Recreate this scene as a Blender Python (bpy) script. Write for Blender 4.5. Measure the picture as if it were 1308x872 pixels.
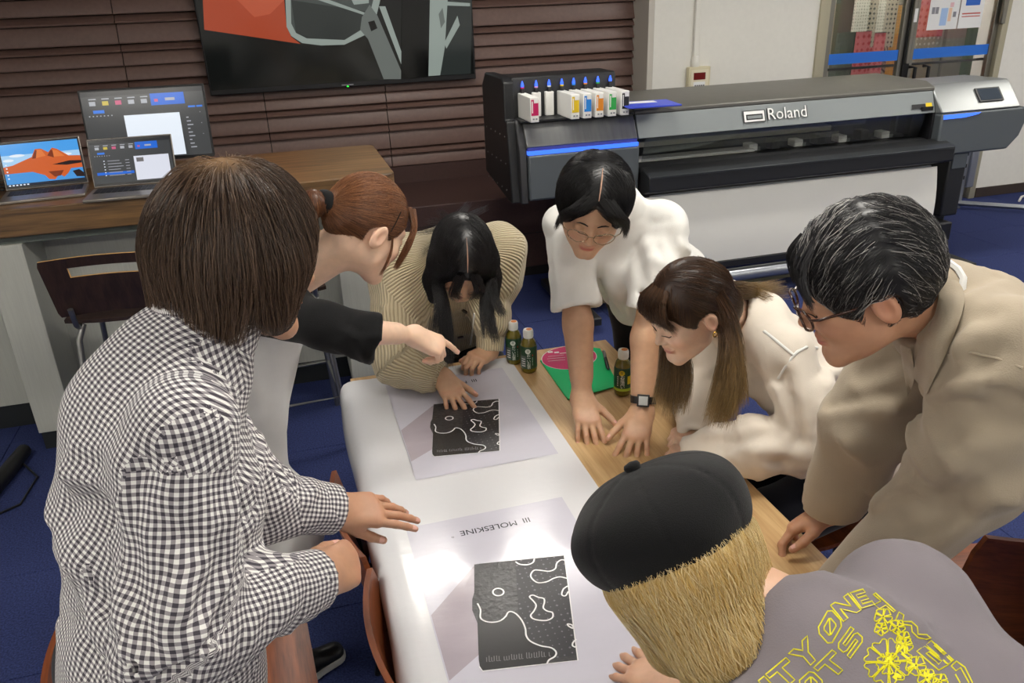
import bpy, bmesh, math, random
import numpy as np
from mathutils import Vector, Matrix
random.seed(7); rng = np.random.default_rng(7)
for o in list(bpy.data.objects): bpy.data.objects.remove(o)
scene = bpy.context.scene
COL = scene.collection
# ------------------------------------------------------------------ camera
IW, IH, FPX = 1308, 872, 1020.0
YAW, PIT, ROL = math.radians(15.29), math.radians(23.79), math.radians(-2.19)
CAM = np.array([0.0, 0.0, 1.85])
_f = np.array([math.sin(YAW)*math.cos(PIT), math.cos(YAW)*math.cos(PIT), -math.sin(PIT)])
_r = np.array([math.cos(YAW), -math.sin(YAW), 0.0]); _u = np.cross(_r, _f)
RR = math.cos(ROL)*_r + math.sin(ROL)*_u; UU = -math.sin(ROL)*_r + math.cos(ROL)*_u; FF = _f
cam_data = bpy.data.cameras.new('camera'); cam = bpy.data.objects.new('camera', cam_data); COL.objects.link(cam)
cam.matrix_world = Matrix(((RR[0], UU[0], -FF[0], CAM[0]), (RR[1], UU[1], -FF[1], CAM[1]), (RR[2], UU[2], -FF[2], CAM[2]), (0, 0, 0, 1)))
cam_data.sensor_fit = 'HORIZONTAL'; cam_data.sensor_width = 36.0; cam_data.lens = FPX/IW*36.0; cam_data.clip_start = 0.05
scene.camera = cam
def ray(x, y): return FF + (x-654)/FPX*RR - (y-436)/FPX*UU
def pd(x, y, D): return CAM + ray(x, y)*D                     # a pixel at a depth
def pz(x, y, z): d = ray(x, y); return CAM + d*((z-CAM[2])/d[2])  # a pixel on a level surface
def py(x, y, Y): d = ray(x, y); return CAM + d*(Y/d[1])       # a pixel on a wall
# ------------------------------------------------------------------ world and exposure
world = bpy.data.worlds.new('world'); scene.world = world; world.use_nodes = True
world.node_tree.nodes['Background'].inputs[0].default_value = (0.9, 0.95, 1.0, 1); world.node_tree.nodes['Background'].inputs[1].default_value = 0.25
scene.view_settings.view_transform = 'Standard'; scene.view_settings.look = 'None'
scene.view_settings.gamma = 1.0; scene.view_settings.use_curve_mapping = False
scene.view_settings.exposure = 0.0
LAMP = 27.5
# ------------------------------------------------------------------ materials
def lin(c):
    if isinstance(c, str):
        c = c.lstrip('#'); c = [int(c[i:i+2], 16)/255 for i in (0, 2, 4)]
    return tuple((v/12.92 if v <= 0.04045 else ((v+0.055)/1.055)**2.4) for v in c[:3])
MATS = {}
def mat(name, color, rough=0.5, metal=0.0, spec=0.5, emit=None, estr=0.0, noise=0.0, nscale=20.0, stretch=(1, 1, 1), bump=0.0, bscale=None, trans=0.0, coat=0.0, sss=0.0, alpha=1.0, sheen=0.0, attr=None, nrough=None):
    if name in MATS: return MATS[name]
    m = bpy.data.materials.new(name); m.use_nodes = True; nt = m.node_tree; b = nt.nodes['Principled BSDF']; L = nt.links
    c = lin(color); b.inputs['Base Color'].default_value = (*c, 1); b.inputs['Roughness'].default_value = rough
    b.inputs['Metallic'].default_value = metal; b.inputs['Specular IOR Level'].default_value = spec
    b.inputs['Transmission Weight'].default_value = trans; b.inputs['Coat Weight'].default_value = coat
    b.inputs['Alpha'].default_value = alpha; b.inputs['Sheen Weight'].default_value = sheen
    if sss: b.inputs['Subsurface Weight'].default_value = sss; b.inputs['Subsurface Radius'].default_value = (0.008, 0.003, 0.0015); b.inputs['Subsurface Scale'].default_value = 1.0
    if emit: b.inputs['Emission Color'].default_value = (*lin(emit), 1); b.inputs['Emission Strength'].default_value = estr
    src = None
    if attr:
        a = nt.nodes.new('ShaderNodeAttribute'); a.attribute_name = attr; src = a.outputs['Color']
        L.new(src, b.inputs['Base Color'])
    if noise or bump:
        tc = nt.nodes.new('ShaderNodeTexCoord'); mp = nt.nodes.new('ShaderNodeMapping'); mp.inputs['Scale'].default_value = stretch
        L.new(tc.outputs['Object'], mp.inputs['Vector'])
        n = nt.nodes.new('ShaderNodeTexNoise'); n.inputs['Scale'].default_value = nscale; n.inputs['Detail'].default_value = 6; L.new(mp.outputs[0], n.inputs['Vector'])
        if noise:
            mx = nt.nodes.new('ShaderNodeMix'); mx.data_type = 'RGBA'; mx.blend_type = 'MULTIPLY'; mx.inputs[0].default_value = 1.0
            rp = nt.nodes.new('ShaderNodeMapRange'); rp.inputs[1].default_value = 0.3; rp.inputs[2].default_value = 0.7; rp.inputs[3].default_value = 1-noise; rp.inputs[4].default_value = 1+noise
            L.new(n.outputs[0], rp.inputs[0]); L.new(rp.outputs[0], mx.inputs[7])
            if src: L.new(src, mx.inputs[6])
            else: mx.inputs[6].default_value = (*c, 1)
            L.new(mx.outputs[2], b.inputs['Base Color'])
        if bump:
            n2 = n
            if bscale:
                n2 = nt.nodes.new('ShaderNodeTexNoise'); n2.inputs['Scale'].default_value = bscale; n2.inputs['Detail'].default_value = 4; L.new(mp.outputs[0], n2.inputs['Vector'])
            bp = nt.nodes.new('ShaderNodeBump'); bp.inputs['Strength'].default_value = bump; bp.inputs['Distance'].default_value = 0.004
            L.new(n2.outputs[0], bp.inputs['Height']); L.new(bp.outputs[0], b.inputs['Normal'])
    MATS[name] = m
    return m
def wood(name, c1, c2, scale=6.0, axis=0, rough=0.45, dist=3.0):
    m = bpy.data.materials.new(name); m.use_nodes = True; nt = m.node_tree; b = nt.nodes['Principled BSDF']; L = nt.links
    tc = nt.nodes.new('ShaderNodeTexCoord'); mp = nt.nodes.new('ShaderNodeMapping')
    s = [scale*2.2]*3; s[axis] = scale*0.12; mp.inputs['Scale'].default_value = s; L.new(tc.outputs['Object'], mp.inputs['Vector'])
    n = nt.nodes.new('ShaderNodeTexNoise'); n.inputs['Scale'].default_value = 3.0; n.inputs['Detail'].default_value = 8; n.inputs['Distortion'].default_value = dist*0.15; L.new(mp.outputs[0], n.inputs['Vector'])
    n2 = nt.nodes.new('ShaderNodeTexNoise'); n2.inputs['Scale'].default_value = 16.0; n2.inputs['Detail'].default_value = 4; L.new(mp.outputs[0], n2.inputs['Vector'])
    ad = nt.nodes.new('ShaderNodeMath'); ad.operation = 'MULTIPLY_ADD'; ad.inputs[1].default_value = 0.45; L.new(n2.outputs[0], ad.inputs[0]); L.new(n.outputs[0], ad.inputs[2])
    cr = nt.nodes.new('ShaderNodeValToRGB'); cr.color_ramp.elements[0].position = 0.5; cr.color_ramp.elements[1].position = 0.95
    cr.color_ramp.elements[0].color = (*lin(c1), 1); cr.color_ramp.elements[1].color = (*lin(c2), 1)
    L.new(ad.outputs[0], cr.inputs[0]); L.new(cr.outputs[0], b.inputs['Base Color']); b.inputs['Roughness'].default_value = rough
    MATS[name] = m
    return m
# ------------------------------------------------------------------ mesh builder
class MB:
    def __init__(s): s.v = []; s.f = []; s.mi = []; s.cur = 0
    def add(s, vs, fs):
        o = len(s.v); s.v += [tuple(map(float, p)) for p in vs]; s.f += [tuple(i+o for i in q) for q in fs]; s.mi += [s.cur]*len(fs); return s
    def box(s, lo, hi):
        x0, y0, z0 = lo; x1, y1, z1 = hi
        return s.add([(x0,y0,z0),(x1,y0,z0),(x1,y1,z0),(x0,y1,z0),(x0,y0,z1),(x1,y0,z1),(x1,y1,z1),(x0,y1,z1)],
                     [(0,3,2,1),(4,5,6,7),(0,1,5,4),(1,2,6,5),(2,3,7,6),(3,0,4,7)])
    def prism(s, poly, axis, a, b):
        # poly: 2-D outline in the two other axes (cyclic order), pushed along axis from a to b
        n = len(poly)
        def mk(p, t):
            if axis == 0: return (t, p[0], p[1])
            if axis == 1: return (p[0], t, p[1])
            return (p[0], p[1], t)
        vs = [mk(p, a) for p in poly] + [mk(p, b) for p in poly]
        return s.add(vs, [tuple(range(n))[::-1], tuple(range(n, 2*n))] + [(i, (i+1) % n, n+(i+1) % n, n+i) for i in range(n)])
    def tube(s, pts, r, n=8, closed=False, caps=True):
        pts = [np.array(p, float) for p in pts]; m = len(pts); rs = r if hasattr(r, '__len__') else [r]*m
        vs = []; prev = None
        for i, p in enumerate(pts):
            if closed: t = pts[(i+1) % m]-pts[i-1]
            else: t = pts[min(i+1, m-1)]-pts[max(i-1, 0)]
            t = t/(np.linalg.norm(t)+1e-12)
            if prev is None:
                a = np.array([0, 0, 1.0]) if abs(t[2]) < 0.9 else np.array([1.0, 0, 0]); nn = np.cross(t, a)
            else: nn = prev - t*(prev@t)
            nn /= np.linalg.norm(nn)+1e-12; prev = nn; bb = np.cross(t, nn)
            for k in range(n):
                a = 2*math.pi*k/n; vs.append(p+rs[i]*(math.cos(a)*nn+math.sin(a)*bb))
        fs = []
        for i in range(m if closed else m-1):
            j = (i+1) % m
            for k in range(n): k2 = (k+1) % n; fs.append((i*n+k, i*n+k2, j*n+k2, j*n+k))
        if caps and not closed: fs += [tuple(range(n))[::-1], tuple((m-1)*n+k for k in range(n))]
        return s.add(vs, fs)
    def lathe(s, prof, n=24, c=(0, 0, 0)):
        vs = []; fs = []
        for (r, z) in prof:
            for k in range(n): a = 2*math.pi*k/n; vs.append((c[0]+r*math.cos(a), c[1]+r*math.sin(a), c[2]+z))
        for i in range(len(prof)-1):
            for k in range(n): k2 = (k+1) % n; fs.append((i*n+k, i*n+k2, (i+1)*n+k2, (i+1)*n+k))
        fs += [tuple(range(n))[::-1], tuple((len(prof)-1)*n+k for k in range(n))]
        return s.add(vs, fs)
    def grid(s, G, thick=None):
        # G[i][j] 3-D points; optional slab thickness vector
        m, n = len(G), len(G[0]); top = [tuple(p) for row in G for p in row]
        fs = [(i*n+j, i*n+j+1, (i+1)*n+j+1, (i+1)*n+j) for i in range(m-1) for j in range(n-1)]
        if thick is None: return s.add(top, fs)
        t = np.array(thick, float); N = m*n; vs = top+[tuple(np.array(p)-t) for p in top]
        fs = fs+[tuple(N+k for k in f[::-1]) for f in fs]
        ring = [(0, j) for j in range(n)]+[(i, n-1) for i in range(1, m)]+[(m-1, j) for j in range(n-2, -1, -1)]+[(i, 0) for i in range(m-2, 0, -1)]
        ids = [i*n+j for i, j in ring]
        for a, b in zip(ids, ids[1:]+ids[:1]): fs.append((b, a, N+a, N+b))
        return s.add(vs, fs)
    def build(s, name, material, parent=None, bevel=0.0, smooth=None, loc=None, seg=2):
        me = bpy.data.meshes.new(name); me.from_pydata(s.v, [], s.f)
        ms = material if isinstance(material, (list, tuple)) else [material]
        for m in ms: me.materials.append(MATS[m] if isinstance(m, str) else m)
        if len(ms) > 1: me.polygons.foreach_set('material_index', s.mi)
        bm = bmesh.new(); bm.from_mesh(me); bmesh.ops.recalc_face_normals(bm, faces=bm.faces); bm.to_mesh(me); bm.free()
        if smooth is not None:
            me.polygons.foreach_set('use_smooth', [True]*len(me.polygons))
            if smooth < 180: me.set_sharp_from_angle(angle=math.radians(smooth))
        o = bpy.data.objects.new(name, me); COL.objects.link(o)
        if parent is not None: o.parent = parent
        if loc is not None: o.location = loc
        if bevel:
            md = o.modifiers.new('bevel', 'BEVEL'); md.width = bevel; md.segments = seg; md.limit_method = 'ANGLE'; md.angle_limit = math.radians(40)
            me.polygons.foreach_set('use_smooth', [True]*len(me.polygons)); me.set_sharp_from_angle(angle=math.radians(35))
        return o
def tag(o, label=None, cat=None, group=None, kind=None):
    if label: o['label'] = label
    if cat: o['category'] = cat
    if group: o['group'] = group
    if kind: o['kind'] = kind
    return o
def thing(name, label, cat, loc=(0, 0, 0), rz=0.0, group=None):
    o = bpy.data.objects.new(name, None); COL.objects.link(o); o.location = loc; o.rotation_euler = (0, 0, rz); o.empty_display_size = 0.1
    return tag(o, label, cat, group)
def struct(o): o['kind'] = 'structure'; return o
def dup(o, parent=None):
    c = o.copy(); COL.objects.link(c); c.parent = parent
    for ch in list(o.children): dup(ch, c)
    return c
def text_mesh(body, size, extrude=0.0006, outline=0.0, align='CENTER', res=3):
    cu = bpy.data.curves.new('t', 'FONT'); cu.body = body; cu.size = size; cu.align_x = align; cu.align_y = 'CENTER'; cu.extrude = extrude; cu.resolution_u = res
    o = bpy.data.objects.new('t', cu); COL.objects.link(o); dg = bpy.context.evaluated_depsgraph_get()
    me = bpy.data.meshes.new_from_object(o.evaluated_get(dg)); bpy.data.objects.remove(o); bpy.data.curves.remove(cu)
    return me
def text_obj(name, body, size, material, M, parent=None, **kw):
    me = text_mesh(body, size, **kw); me.transform(M); me.materials.clear(); me.materials.append(MATS[material])
    o = bpy.data.objects.new(name, me); COL.objects.link(o)
    if parent is not None: o.parent = parent
    return o
# ================================================================== the room
mat('carpet', '#343d68', 0.95, noise=0.45, nscale=160, bump=0.8, bscale=220, spec=0.15)
mat('carpet_base', '#1c2450', 0.95)
mat('wall_white', '#e9e7e0', 0.7, noise=0.015, nscale=30, bump=0.05, bscale=180)
mat('ceiling_white', '#e6e6e2', 0.85, noise=0.03, nscale=60)
mat('slat_brown', '#755c54', 0.42, noise=0.08, nscale=40, bump=0.05)
mat('ledge_brown', '#4a3430', 0.5, noise=0.10, nscale=60, bump=0.1)
mat('seam_black', '#15100e', 0.7)
mat('base_dark', '#3a2f2a', 0.6)
mat('lamp_glow', '#ffffff', 0.5, emit='#fffaf0', estr=LAMP)
mat('lamp_body', '#eeeeee', 0.5)
XL, XR, YB, YF, ZC = -3.0, 8.0, 5.65, -2.6, 2.7
YS = 5.92                                                       # plane of the slatted wall
floor = struct(MB().box((XL-.1, YF-.1, -.12), (XR+.1, 8.1, -.012)).build('floor', 'carpet_base'))
tile = None
ny = 0
for ix in range(21):
    for iy in range(14):
        x = XL+ix*.53; y = -1.55+iy*.53
        if x > XR-.2: continue
        if tile is None: tile = MB().box((.0012, .0012, -.012), (.5288, .5288, 0)).build('carpet_tile', 'carpet', floor, bevel=.002, seg=1, loc=(x, y, 0))
        else:
            t = tile.copy(); t.location = (x, y, 0); COL.objects.link(t); t.parent = floor
struct(MB().box((XL-.1, YF-.1, ZC), (XR+.1, 8.1, ZC+.1)).build('ceiling', 'ceiling_white'))
struct(MB().box((XL-.1, YF-.1, -.1), (XL, YS+.1, ZC)).build('wall_left', 'wall_white'))
struct(MB().box((XR, YF-.1, -.1), (XR+.1, 8.1, ZC)).build('wall_right', 'wall_white'))
struct(MB().box((XL, YF-.1, -.1), (XR, YF, ZC)).build('wall_front', 'wall_white'))
# slatted wall
XC = 2.655                                                      # corner where the white wall starts
wb = struct(MB().box((XL, YS, -.1), (XC, YS+.1, ZC)).build('wall_back', 'seam_black'))
seams = [XL]+[-0.072+k*.826 for k in (-3, -2, -1, 0, 1)]+[XC]
pat = [.085, .048, .12, .055, .10, .045, .075, .125, .05, .09]
zz = .69; k = 0
while zz < 2.6:
    hgt = pat[k % len(pat)]
    for a, b in zip(seams[:-1], seams[1:]):
        prof = [(YS+.005, zz), (YS-.042, zz+.004), (YS-.044, zz+.014), (YS-.010, zz+hgt-.003), (YS+.005, zz+hgt-.003)]
        MB().prism(prof, 0, a+.003, b-.003).build('slat', 'slat_brown', wb, smooth=50)
    zz += hgt; k += 1
MB().prism([(5.13, .0), (5.13, .565), (YS+.01, .565), (YS+.01, 0)], 0, XL, XC).build('ledge', 'ledge_brown', wb, bevel=.006)
MB().box((XL, YS-.035, .56), (XC, YS+.005, .688)).build('base_panel', 'ledge_brown', wb)
MB().box((XL, 5.118, .0), (XC, 5.13, .06)).build('kick_board', 'seam_black', wb)
MB().box((XL, 5.124, .30), (XC, 5.131, .304)).build('joint', 'seam_black', wb)
# white wall with the door opening
DX0, DX1, DZ = 4.06, 5.86, 2.15
wr = struct(MB().box((XC, YB, -.1), (DX0, YB+.28, ZC)).box((DX1, YB, -.1), (XR, YB+.28, ZC)).box((DX0, YB, DZ), (DX1, YB+.28, ZC)).build('wall_panel', 'wall_white'))
wr.name = 'wall_back_white'
bb = struct(MB().box((DX1+.02, YB-.012, 0), (XR, YB, .085)).build('baseboard_back', 'base_dark', bevel=.003))
bb2 = struct(MB().box((XC, YB-.012, 0), (DX0-.02, YB, .085)).build('baseboard_middle', 'base_dark', bevel=.003))
struct(MB().box((XC-.012, YB-.014, 0), (XC+.035, YB+.27, ZC)).build('trim_1', mat('trim_grey', '#c9c4ba', .6), bevel=.004))
# ceiling lamps
for lx in (-1.9, .95, 3.6, 6.2):
    for ly in (-1.1, 1.35, 3.75):
        if lx < -1 and ly > 3: continue          # no lamp over the far left corner, which stays dimmer
        t = thing('ceiling_lamp', 'long white recessed ceiling lamp panel above the room', 'lamp', (lx, ly, ZC), 0, 'ceiling lamps')
        MB().box((-.62, -.16, -.03), (.62, .16, 0)).build('housing', 'lamp_body', t)
        MB().box((-.60, -.14, -.034), (.60, .14, -.0302)).build('diffuser', 'lamp_glow', t)
# glazed double door
mat('alu', '#8b8880', .35, metal=.85); mat('alu_light', '#b9b39c', .4, metal=.5); mat('glass', '#dfe8e4', .02, trans=1.0, spec=.5, alpha=.16)
mat('band_blue', '#1f6fd6', .4); mat('black_metal', '#1b1b1c', .4, metal=.3); mat('paper_white', '#eeeeee', .7)
d = struct(thing('door_1', None, None, (0, 0, 0)))
fr = MB().box((DX0, YB-.02, 0), (DX0+.06, YB+.1, DZ)).box((DX0+.06, YB-.0, 0), (DX0+.1, YB+.08, DZ)).box((DX1-.06, YB-.02, 0), (DX1, YB+.1, DZ)).box((DX0+.06, YB-.02, DZ-.06), (DX1-.06, YB+.1, DZ)).build('door_frame', 'alu_light', d, bevel=.003)
mid = 4.93
for a, b in ((DX0+.1, mid-.02), (mid+.02, DX1-.06)):
    lf = MB().box((a, YB+.02, .02), (a+.05, YB+.06, DZ-.06)).box((b-.05, YB+.02, .02), (b, YB+.06, DZ-.06)).box((a+.05, YB+.02, .02), (b-.05, YB+.06, .14)).box((a+.05, YB+.02, DZ-.12), (b-.05, YB+.06, DZ-.06)).build('door_leaf', 'alu', d, bevel=.002)
    MB().box((a+.05, YB+.035, .14), (b-.05, YB+.043, DZ-.12)).build('pane', 'glass', lf)
    MB().box((a+.05, YB+.030, 1.215), (b-.05, YB+.034, 1.295)).build('blue_band', 'band_blue', lf)
    MB().box((a+.05, YB+.060, 1.165), (b-.05, YB+.075, 1.185)).build('push_rail', 'black_metal', lf)
MB().box((mid-.03, YB-.0, .02), (mid+.03, YB+.075, DZ-.06)).build('mullion', 'black_metal', d, bevel=.004)
MB().box((mid-.022, YB-.02, 1.19), (mid+.01, YB, 2.05)).build('lock_rail', 'alu', d, bevel=.004)
MB().box((mid-.012, YB-.0205, 1.50), (mid+.018, YB-.0202, 1.60)).build('lock_sticker', 'paper_white', d)
MB().tube([(mid+.05, YB+.02, 1.16), (mid+.05, YB-.05, 1.16), (mid+.05, YB-.05, .75), (mid+.05, YB+.02, .75)], .014, 8).tube([(mid+.19, YB+.02, 1.16), (mid+.19, YB-.04, 1.16), (mid+.19, YB-.04, .75), (mid+.19, YB+.02, .75)], .014, 8).build('handle', 'black_metal', d, smooth=40)
MB().box((DX1-.09, YB-.03, 1.45), (DX1-.045, YB-.0, 1.75)).build('hinge', 'alu', d, bevel=.006)
# showroom behind the glass: dark room with hanging patterned sample strips
mat('room_dim', '#b0ab9c', .8); mat('room_green', '#4f6a45', .7)
struct(MB().box((3.2, 7.95, -.1), (XR, 8.05, ZC)).box((3.1, YB+.28, -.1), (3.2, 8.05, ZC)).build('wall_showroom', 'room_dim'))
lampS = thing('ceiling_lamp', 'white ceiling lamp panel in the showroom behind the glass door', 'lamp', (4.9, 6.10, ZC))
MB().box((-.62, -.16, -.03), (.62, .16, 0)).build('housing', 'lamp_body', lampS); MB().box((-.60, -.14, -.034), (.60, .14, -.0302)).build('diffuser', 'lamp_glow', lampS)
def pattern(name, c1, c2, scale, kind='wave'):
    m = bpy.data.materials.new(name); m.use_nodes = True; nt = m.node_tree; b = nt.nodes['Principled BSDF']; tc = nt.nodes.new('ShaderNodeTexCoord')
    if kind == 'wave':
        w = nt.nodes.new('ShaderNodeTexWave'); w.wave_type = 'RINGS'; w.rings_direction = 'Y'; w.inputs['Scale'].default_value = scale; w.inputs['Distortion'].default_value = 0.0
        mp = nt.nodes.new('ShaderNodeVectorMath'); mp.operation = 'FRACTION'; sc = nt.nodes.new('ShaderNodeVectorMath'); sc.operation = 'SCALE'; sc.inputs[3].default_value = 3.2
        nt.links.new(tc.outputs['Object'], sc.inputs[0]); nt.links.new(sc.outputs[0], mp.inputs[0]); nt.links.new(mp.outputs[0], w.inputs['Vector']); out = w.outputs[0]
    else:
        w = nt.nodes.new('ShaderNodeTexVoronoi'); w.distance = 'MANHATTAN'; w.inputs['Scale'].default_value = scale; w.inputs['Randomness'].default_value = 0.15; nt.links.new(tc.outputs['Object'], w.inputs['Vector']); out = w.outputs['Distance']
    cr = nt.nodes.new('ShaderNodeValToRGB'); cr.color_ramp.interpolation = 'CONSTANT'; cr.color_ramp.elements[0].color = (*lin(c1), 1); cr.color_ramp.elements[1].color = (*lin(c2), 1); cr.color_ramp.elements[1].position = 0.38
    nt.links.new(out, cr.inputs[0]); nt.links.new(cr.outputs[0], b.inputs['Base Color']); b.inputs['Roughness'].default_value = .6; MATS[name] = m; return m
pattern('pat_wave', '#1b1a1a', '#a79a80', 3.0); pattern('pat_grid', '#2b2825', '#b5ab94', 26, 'cell'); pattern('pat_red', '#b81f30', '#d4686e', 18, 'cell'); pattern('pat_lattice', '#d8d2c4', '#8d877b', 22, 'cell'); pattern('pat_script', '#a3a892', '#e0dece', 40, 'cell'); pattern('pat_gold', '#dd9a20', '#c08414', 40, 'cell')
mat('green_dark', '#31463a', .6)
SY = 6.25
strips = [  # pixel x0, x1, y0, y1, material, what
 (1073, 1094, -30, 112, 'green_dark', 'dark green sample board hanging behind the glass door'),
 (1096, 1107, -30, 40, 'pat_script', 'cream script sample strip beside the dark green board'),
 (1094, 1104, 40, 112, 'pat_red', 'red sample strip hanging below the first cream strip'),
 (1108, 1115, -30, 60, 'pat_grid', 'narrow brown lattice sample strip between the cream strips'),
 (1116, 1127, -30, 41, 'pat_script', 'cream script sample strip next to the lattice board'),
 (1111, 1122, 42, 112, 'pat_red', 'red sample strip hanging over the wave pattern'),
 (1128, 1140, -30, 60, 'pat_grid', 'brown and black lattice sample board behind glass'),
 (1090, 1133, 58, 116, 'pat_wave', 'sample panel with black wave circles behind glass'),
 (1143, 1158, 6, 102, 'pat_gold', 'golden yellow sample strip hanging by the door mullion'),
 (1174, 1203, -6, 46, 'pat_red', 'crimson patterned sample cloth behind the right door leaf'),
 (1172, 1200, 47, 62, 'pat_lattice', 'pale lattice sample cloth below the crimson cloth'),
 (1200, 1245, 20, 112, 'room_dim', 'plain beige sample sheet hanging behind right door leaf'),
 (1246, 1264, -20, 112, 'room_green', 'olive green sample roll standing at right door edge'),
]
for i, (x0, x1, y0, y1, m, lab) in enumerate(strips):
    Y = SY + (.10 if m in ('pat_wave', 'room_dim', 'green_dark') else .0) + .004*i
    a = py(x0, y0, Y); b = py(x1, y1, Y); zt = max(a[2], b[2]); zb = min(a[2], b[2])
    if y0 < -20: zt = 2.2
    if y1 > 105: zb = .25
    w = b[0]-a[0]; cx = (a[0]+b[0])/2
    o = thing('sample_strip', lab, 'fabric sample', (cx, Y, zb), 0, 'samples hung in the showroom')
    MB().box((-w/2, 0, 0), (w/2, .003, zt-zb)).build('cloth', m, o)
    MB().tube([(-w/2, .002, zt-zb), (w/2, .002, zt-zb)], .006, 6).build('hanging_rod', 'alu', o)
rk = thing('sample_rack', 'metal rail holding the hanging sample strips in the showroom', 'rack', (4.9, SY+.08, 0))
MB().tube([(-.95, 0, 2.23), (1.0, 0, 2.23)], .012).build('rail', 'alu', rk)
for xx in (-.95, 1.0): MB().tube([(xx, 0, 0), (xx, 0, 2.24)], .014).build('post', 'alu', rk)
# posters on the right door leaf
p = thing('notice_sheet', 'white printed notice with coloured diagrams taped on the glass door', 'poster', (5.24, YB+.028, 1.43))
MB().box((-.145, -.0006, 0), (.145, 0, .40)).build('sheet', 'paper_white', p)
mat('pr_blue', '#a9c6ee', .7); mat('pr_pink', '#e9c3c9', .7); mat('pr_grey', '#8b8b92', .7); mat('pr_peach', '#eecbae', .7); mat('pr_black', '#222222', .7)
for (x0, z0, x1, z1, m) in ((-.03, .03, .035, .16, 'pr_blue'), (.045, .06, .075, .16, 'pr_peach'), (.05, .165, .085, .20, 'pr_pink'), (-.02, .22, .0, .29, 'pr_blue'), (.0, .22, .02, .29, 'pr_pink'), (-.055, .23, -.035, .27, 'pr_black'), (-.12, .12, -.09, .17, 'pr_grey'), (-.085, .12, -.055, .17, 'pr_grey'), (-.06, .30, .05, .308, 'pr_black'), (.09, .09, .12, .13, 'pr_grey')):
    MB().box((x0, -.0012, z0), (x1, -.0008, z1)).build('printed_block', m, p)
p = thing('notice_sheet', 'white notice with a blue square emblem taped on the glass door', 'poster', (5.51, YB+.028, 1.43))
MB().box((-.115, -.0006, 0), (.115, 0, .40)).build('sheet', 'paper_white', p)
MB().box((-.07, -.0012, .17), (.07, -.0008, .37)).build('emblem', mat('emblem_blue', '#2a66c8', .6), p)
em = MB()
for pts in ([(-.035, .22), (-.035, .30), (-.012, .34), (.01, .30), (.01, .25), (.03, .22), (.045, .25), (.045, .33)], [(-.035, .26), (-.01, .22), (.01, .26)]):
    em.tube([(x, -.0014, z) for x, z in pts], .005, 5)
em.build('emblem_lines', 'paper_white', p)
MB().box((-.09, -.0012, .105), (.09, -.0008, .115)).box((-.09, -.0012, .085), (.09, -.0008, .092)).build('printed_line', mat('pr_red', '#c45a50', .7), p)
# wall controller with conduit
t = thing('wall_controller', 'cream wall control box with red display below a white conduit', 'control box', (3.055, YB, 1.02))
mat('cream', '#dcd3b2', .5); mat('conduit', '#eceae2', .45)
MB().box((-.088, -.05, -.02), (.088, 0, .255)).build('case', 'cream', t, bevel=.006)
MB().box((-.072, -.053, .0), (.072, -.049, .235)).build('cover_plate', mat('cream_light', '#e7dfc6', .5), t, bevel=.003)
MB().box((-.05, -.056, .165), (.045, -.052, .215)).build('display', mat('red_display', '#4a1010', .3, emit='#801818', estr=.25), t)
MB().box((-.05, -.0555, .02), (.045, -.052, .15)).build('button_label', 'paper_white', t)
for i in range(5): MB().box((-.04+i*.017, -.0575, .115), (-.030+i*.017, -.0554, .128)).build('button', 'pr_black', t)
for i in range(2): MB().box((-.04, -.0575, .055+i*.02), (.035, -.0554, .060+i*.02)).build('printed_line', 'pr_grey', t)
t = thing('conduit_pipe', 'white plastic conduit pipe running down the white wall', 'pipe', (3.03, YB, 1.275))
MB().box((-.022, -.028, .05), (.022, 0, 1.42)).build('channel', 'conduit', t, bevel=.006)
MB().lathe([(.030, 0), (.034, .02), (.028, .06), (.024, .075)], 16, (0, -.016, 0)).build('gland', 'conduit', t, smooth=50)
# ================================================================== television
mat('black_gloss', '#0b0b0c', .12, coat=.3); mat('black_plastic', '#17171a', .45); mat('dark_plastic', '#232427', .5, noise=.05)
TY = 5.80
def emi(name, c, s=.55): return mat(name, '#050505', .15, emit=c, estr=s)
tv = thing('television', 'large black wall television showing a grey machine on an orange ground', 'television', (.49, TY, 1.275))
TX0, TX1, TZ0, TZ1 = -.405, 1.395, 1.275, 2.285
MB().box((TX0-.49, 0, 0), (TX1-.49, .06, TZ1-TZ0)).build('casing', 'black_plastic', tv, bevel=.006)
MB().box((TX0-.49+.012, -.002, .035), (TX1-.49-.012, .001, TZ1-TZ0-.012)).build('screen', mat('tv_screen', '#0b0c0c', .12, emit='#161817', estr=.55), tv)
MB().box((-.3, .06, .3), (.3, .10, .75)).build('wall_mount', 'black_plastic', tv)
def tvpoly(name, pts, m, lift):
    Y = TY-.002-lift; vs = [py(x, y, TY) for x, y in pts]
    loc = [(v[0]-.49, -.002-lift, v[2]-1.275) for v in vs]
    loc = [(x, y, min(z, TZ1-TZ0-.014)) for x, y, z in loc]
    n = len(loc); MB().add(loc+[(x, y+.0006, z) for x, y, z in loc], [tuple(range(n)), tuple(range(2*n-1, n-1, -1))]).build(name, m, tv)
emi('tv_orange', '#b0492c', .75); emi('tv_orange_hi', '#b8563a', .85); emi('tv_grey', '#7d847f', .55); emi('tv_light', '#a9b5ad', .62); emi('tv_dark', '#3a403e', .5); emi('tv_mid', '#59605d', .5); emi('tv_black', '#0d0f0f', .4)
tvpoly('screen_image', [(256, -60), (362, -60), (363, 0), (366, 34), (372, 47), (384, 56), (261, 38)], 'tv_orange', .001)
tvpoly('screen_image', [(282, -60), (362, -60), (363, 0), (345, 18), (325, 22), (303, 0)], 'tv_orange_hi', .0016)
tvpoly('screen_image', [(362, -60), (500, -60), (476, 40), (440, 57), (410, 58), (386, 55), (372, 46), (366, 34)], 'tv_light', .0022)
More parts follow.
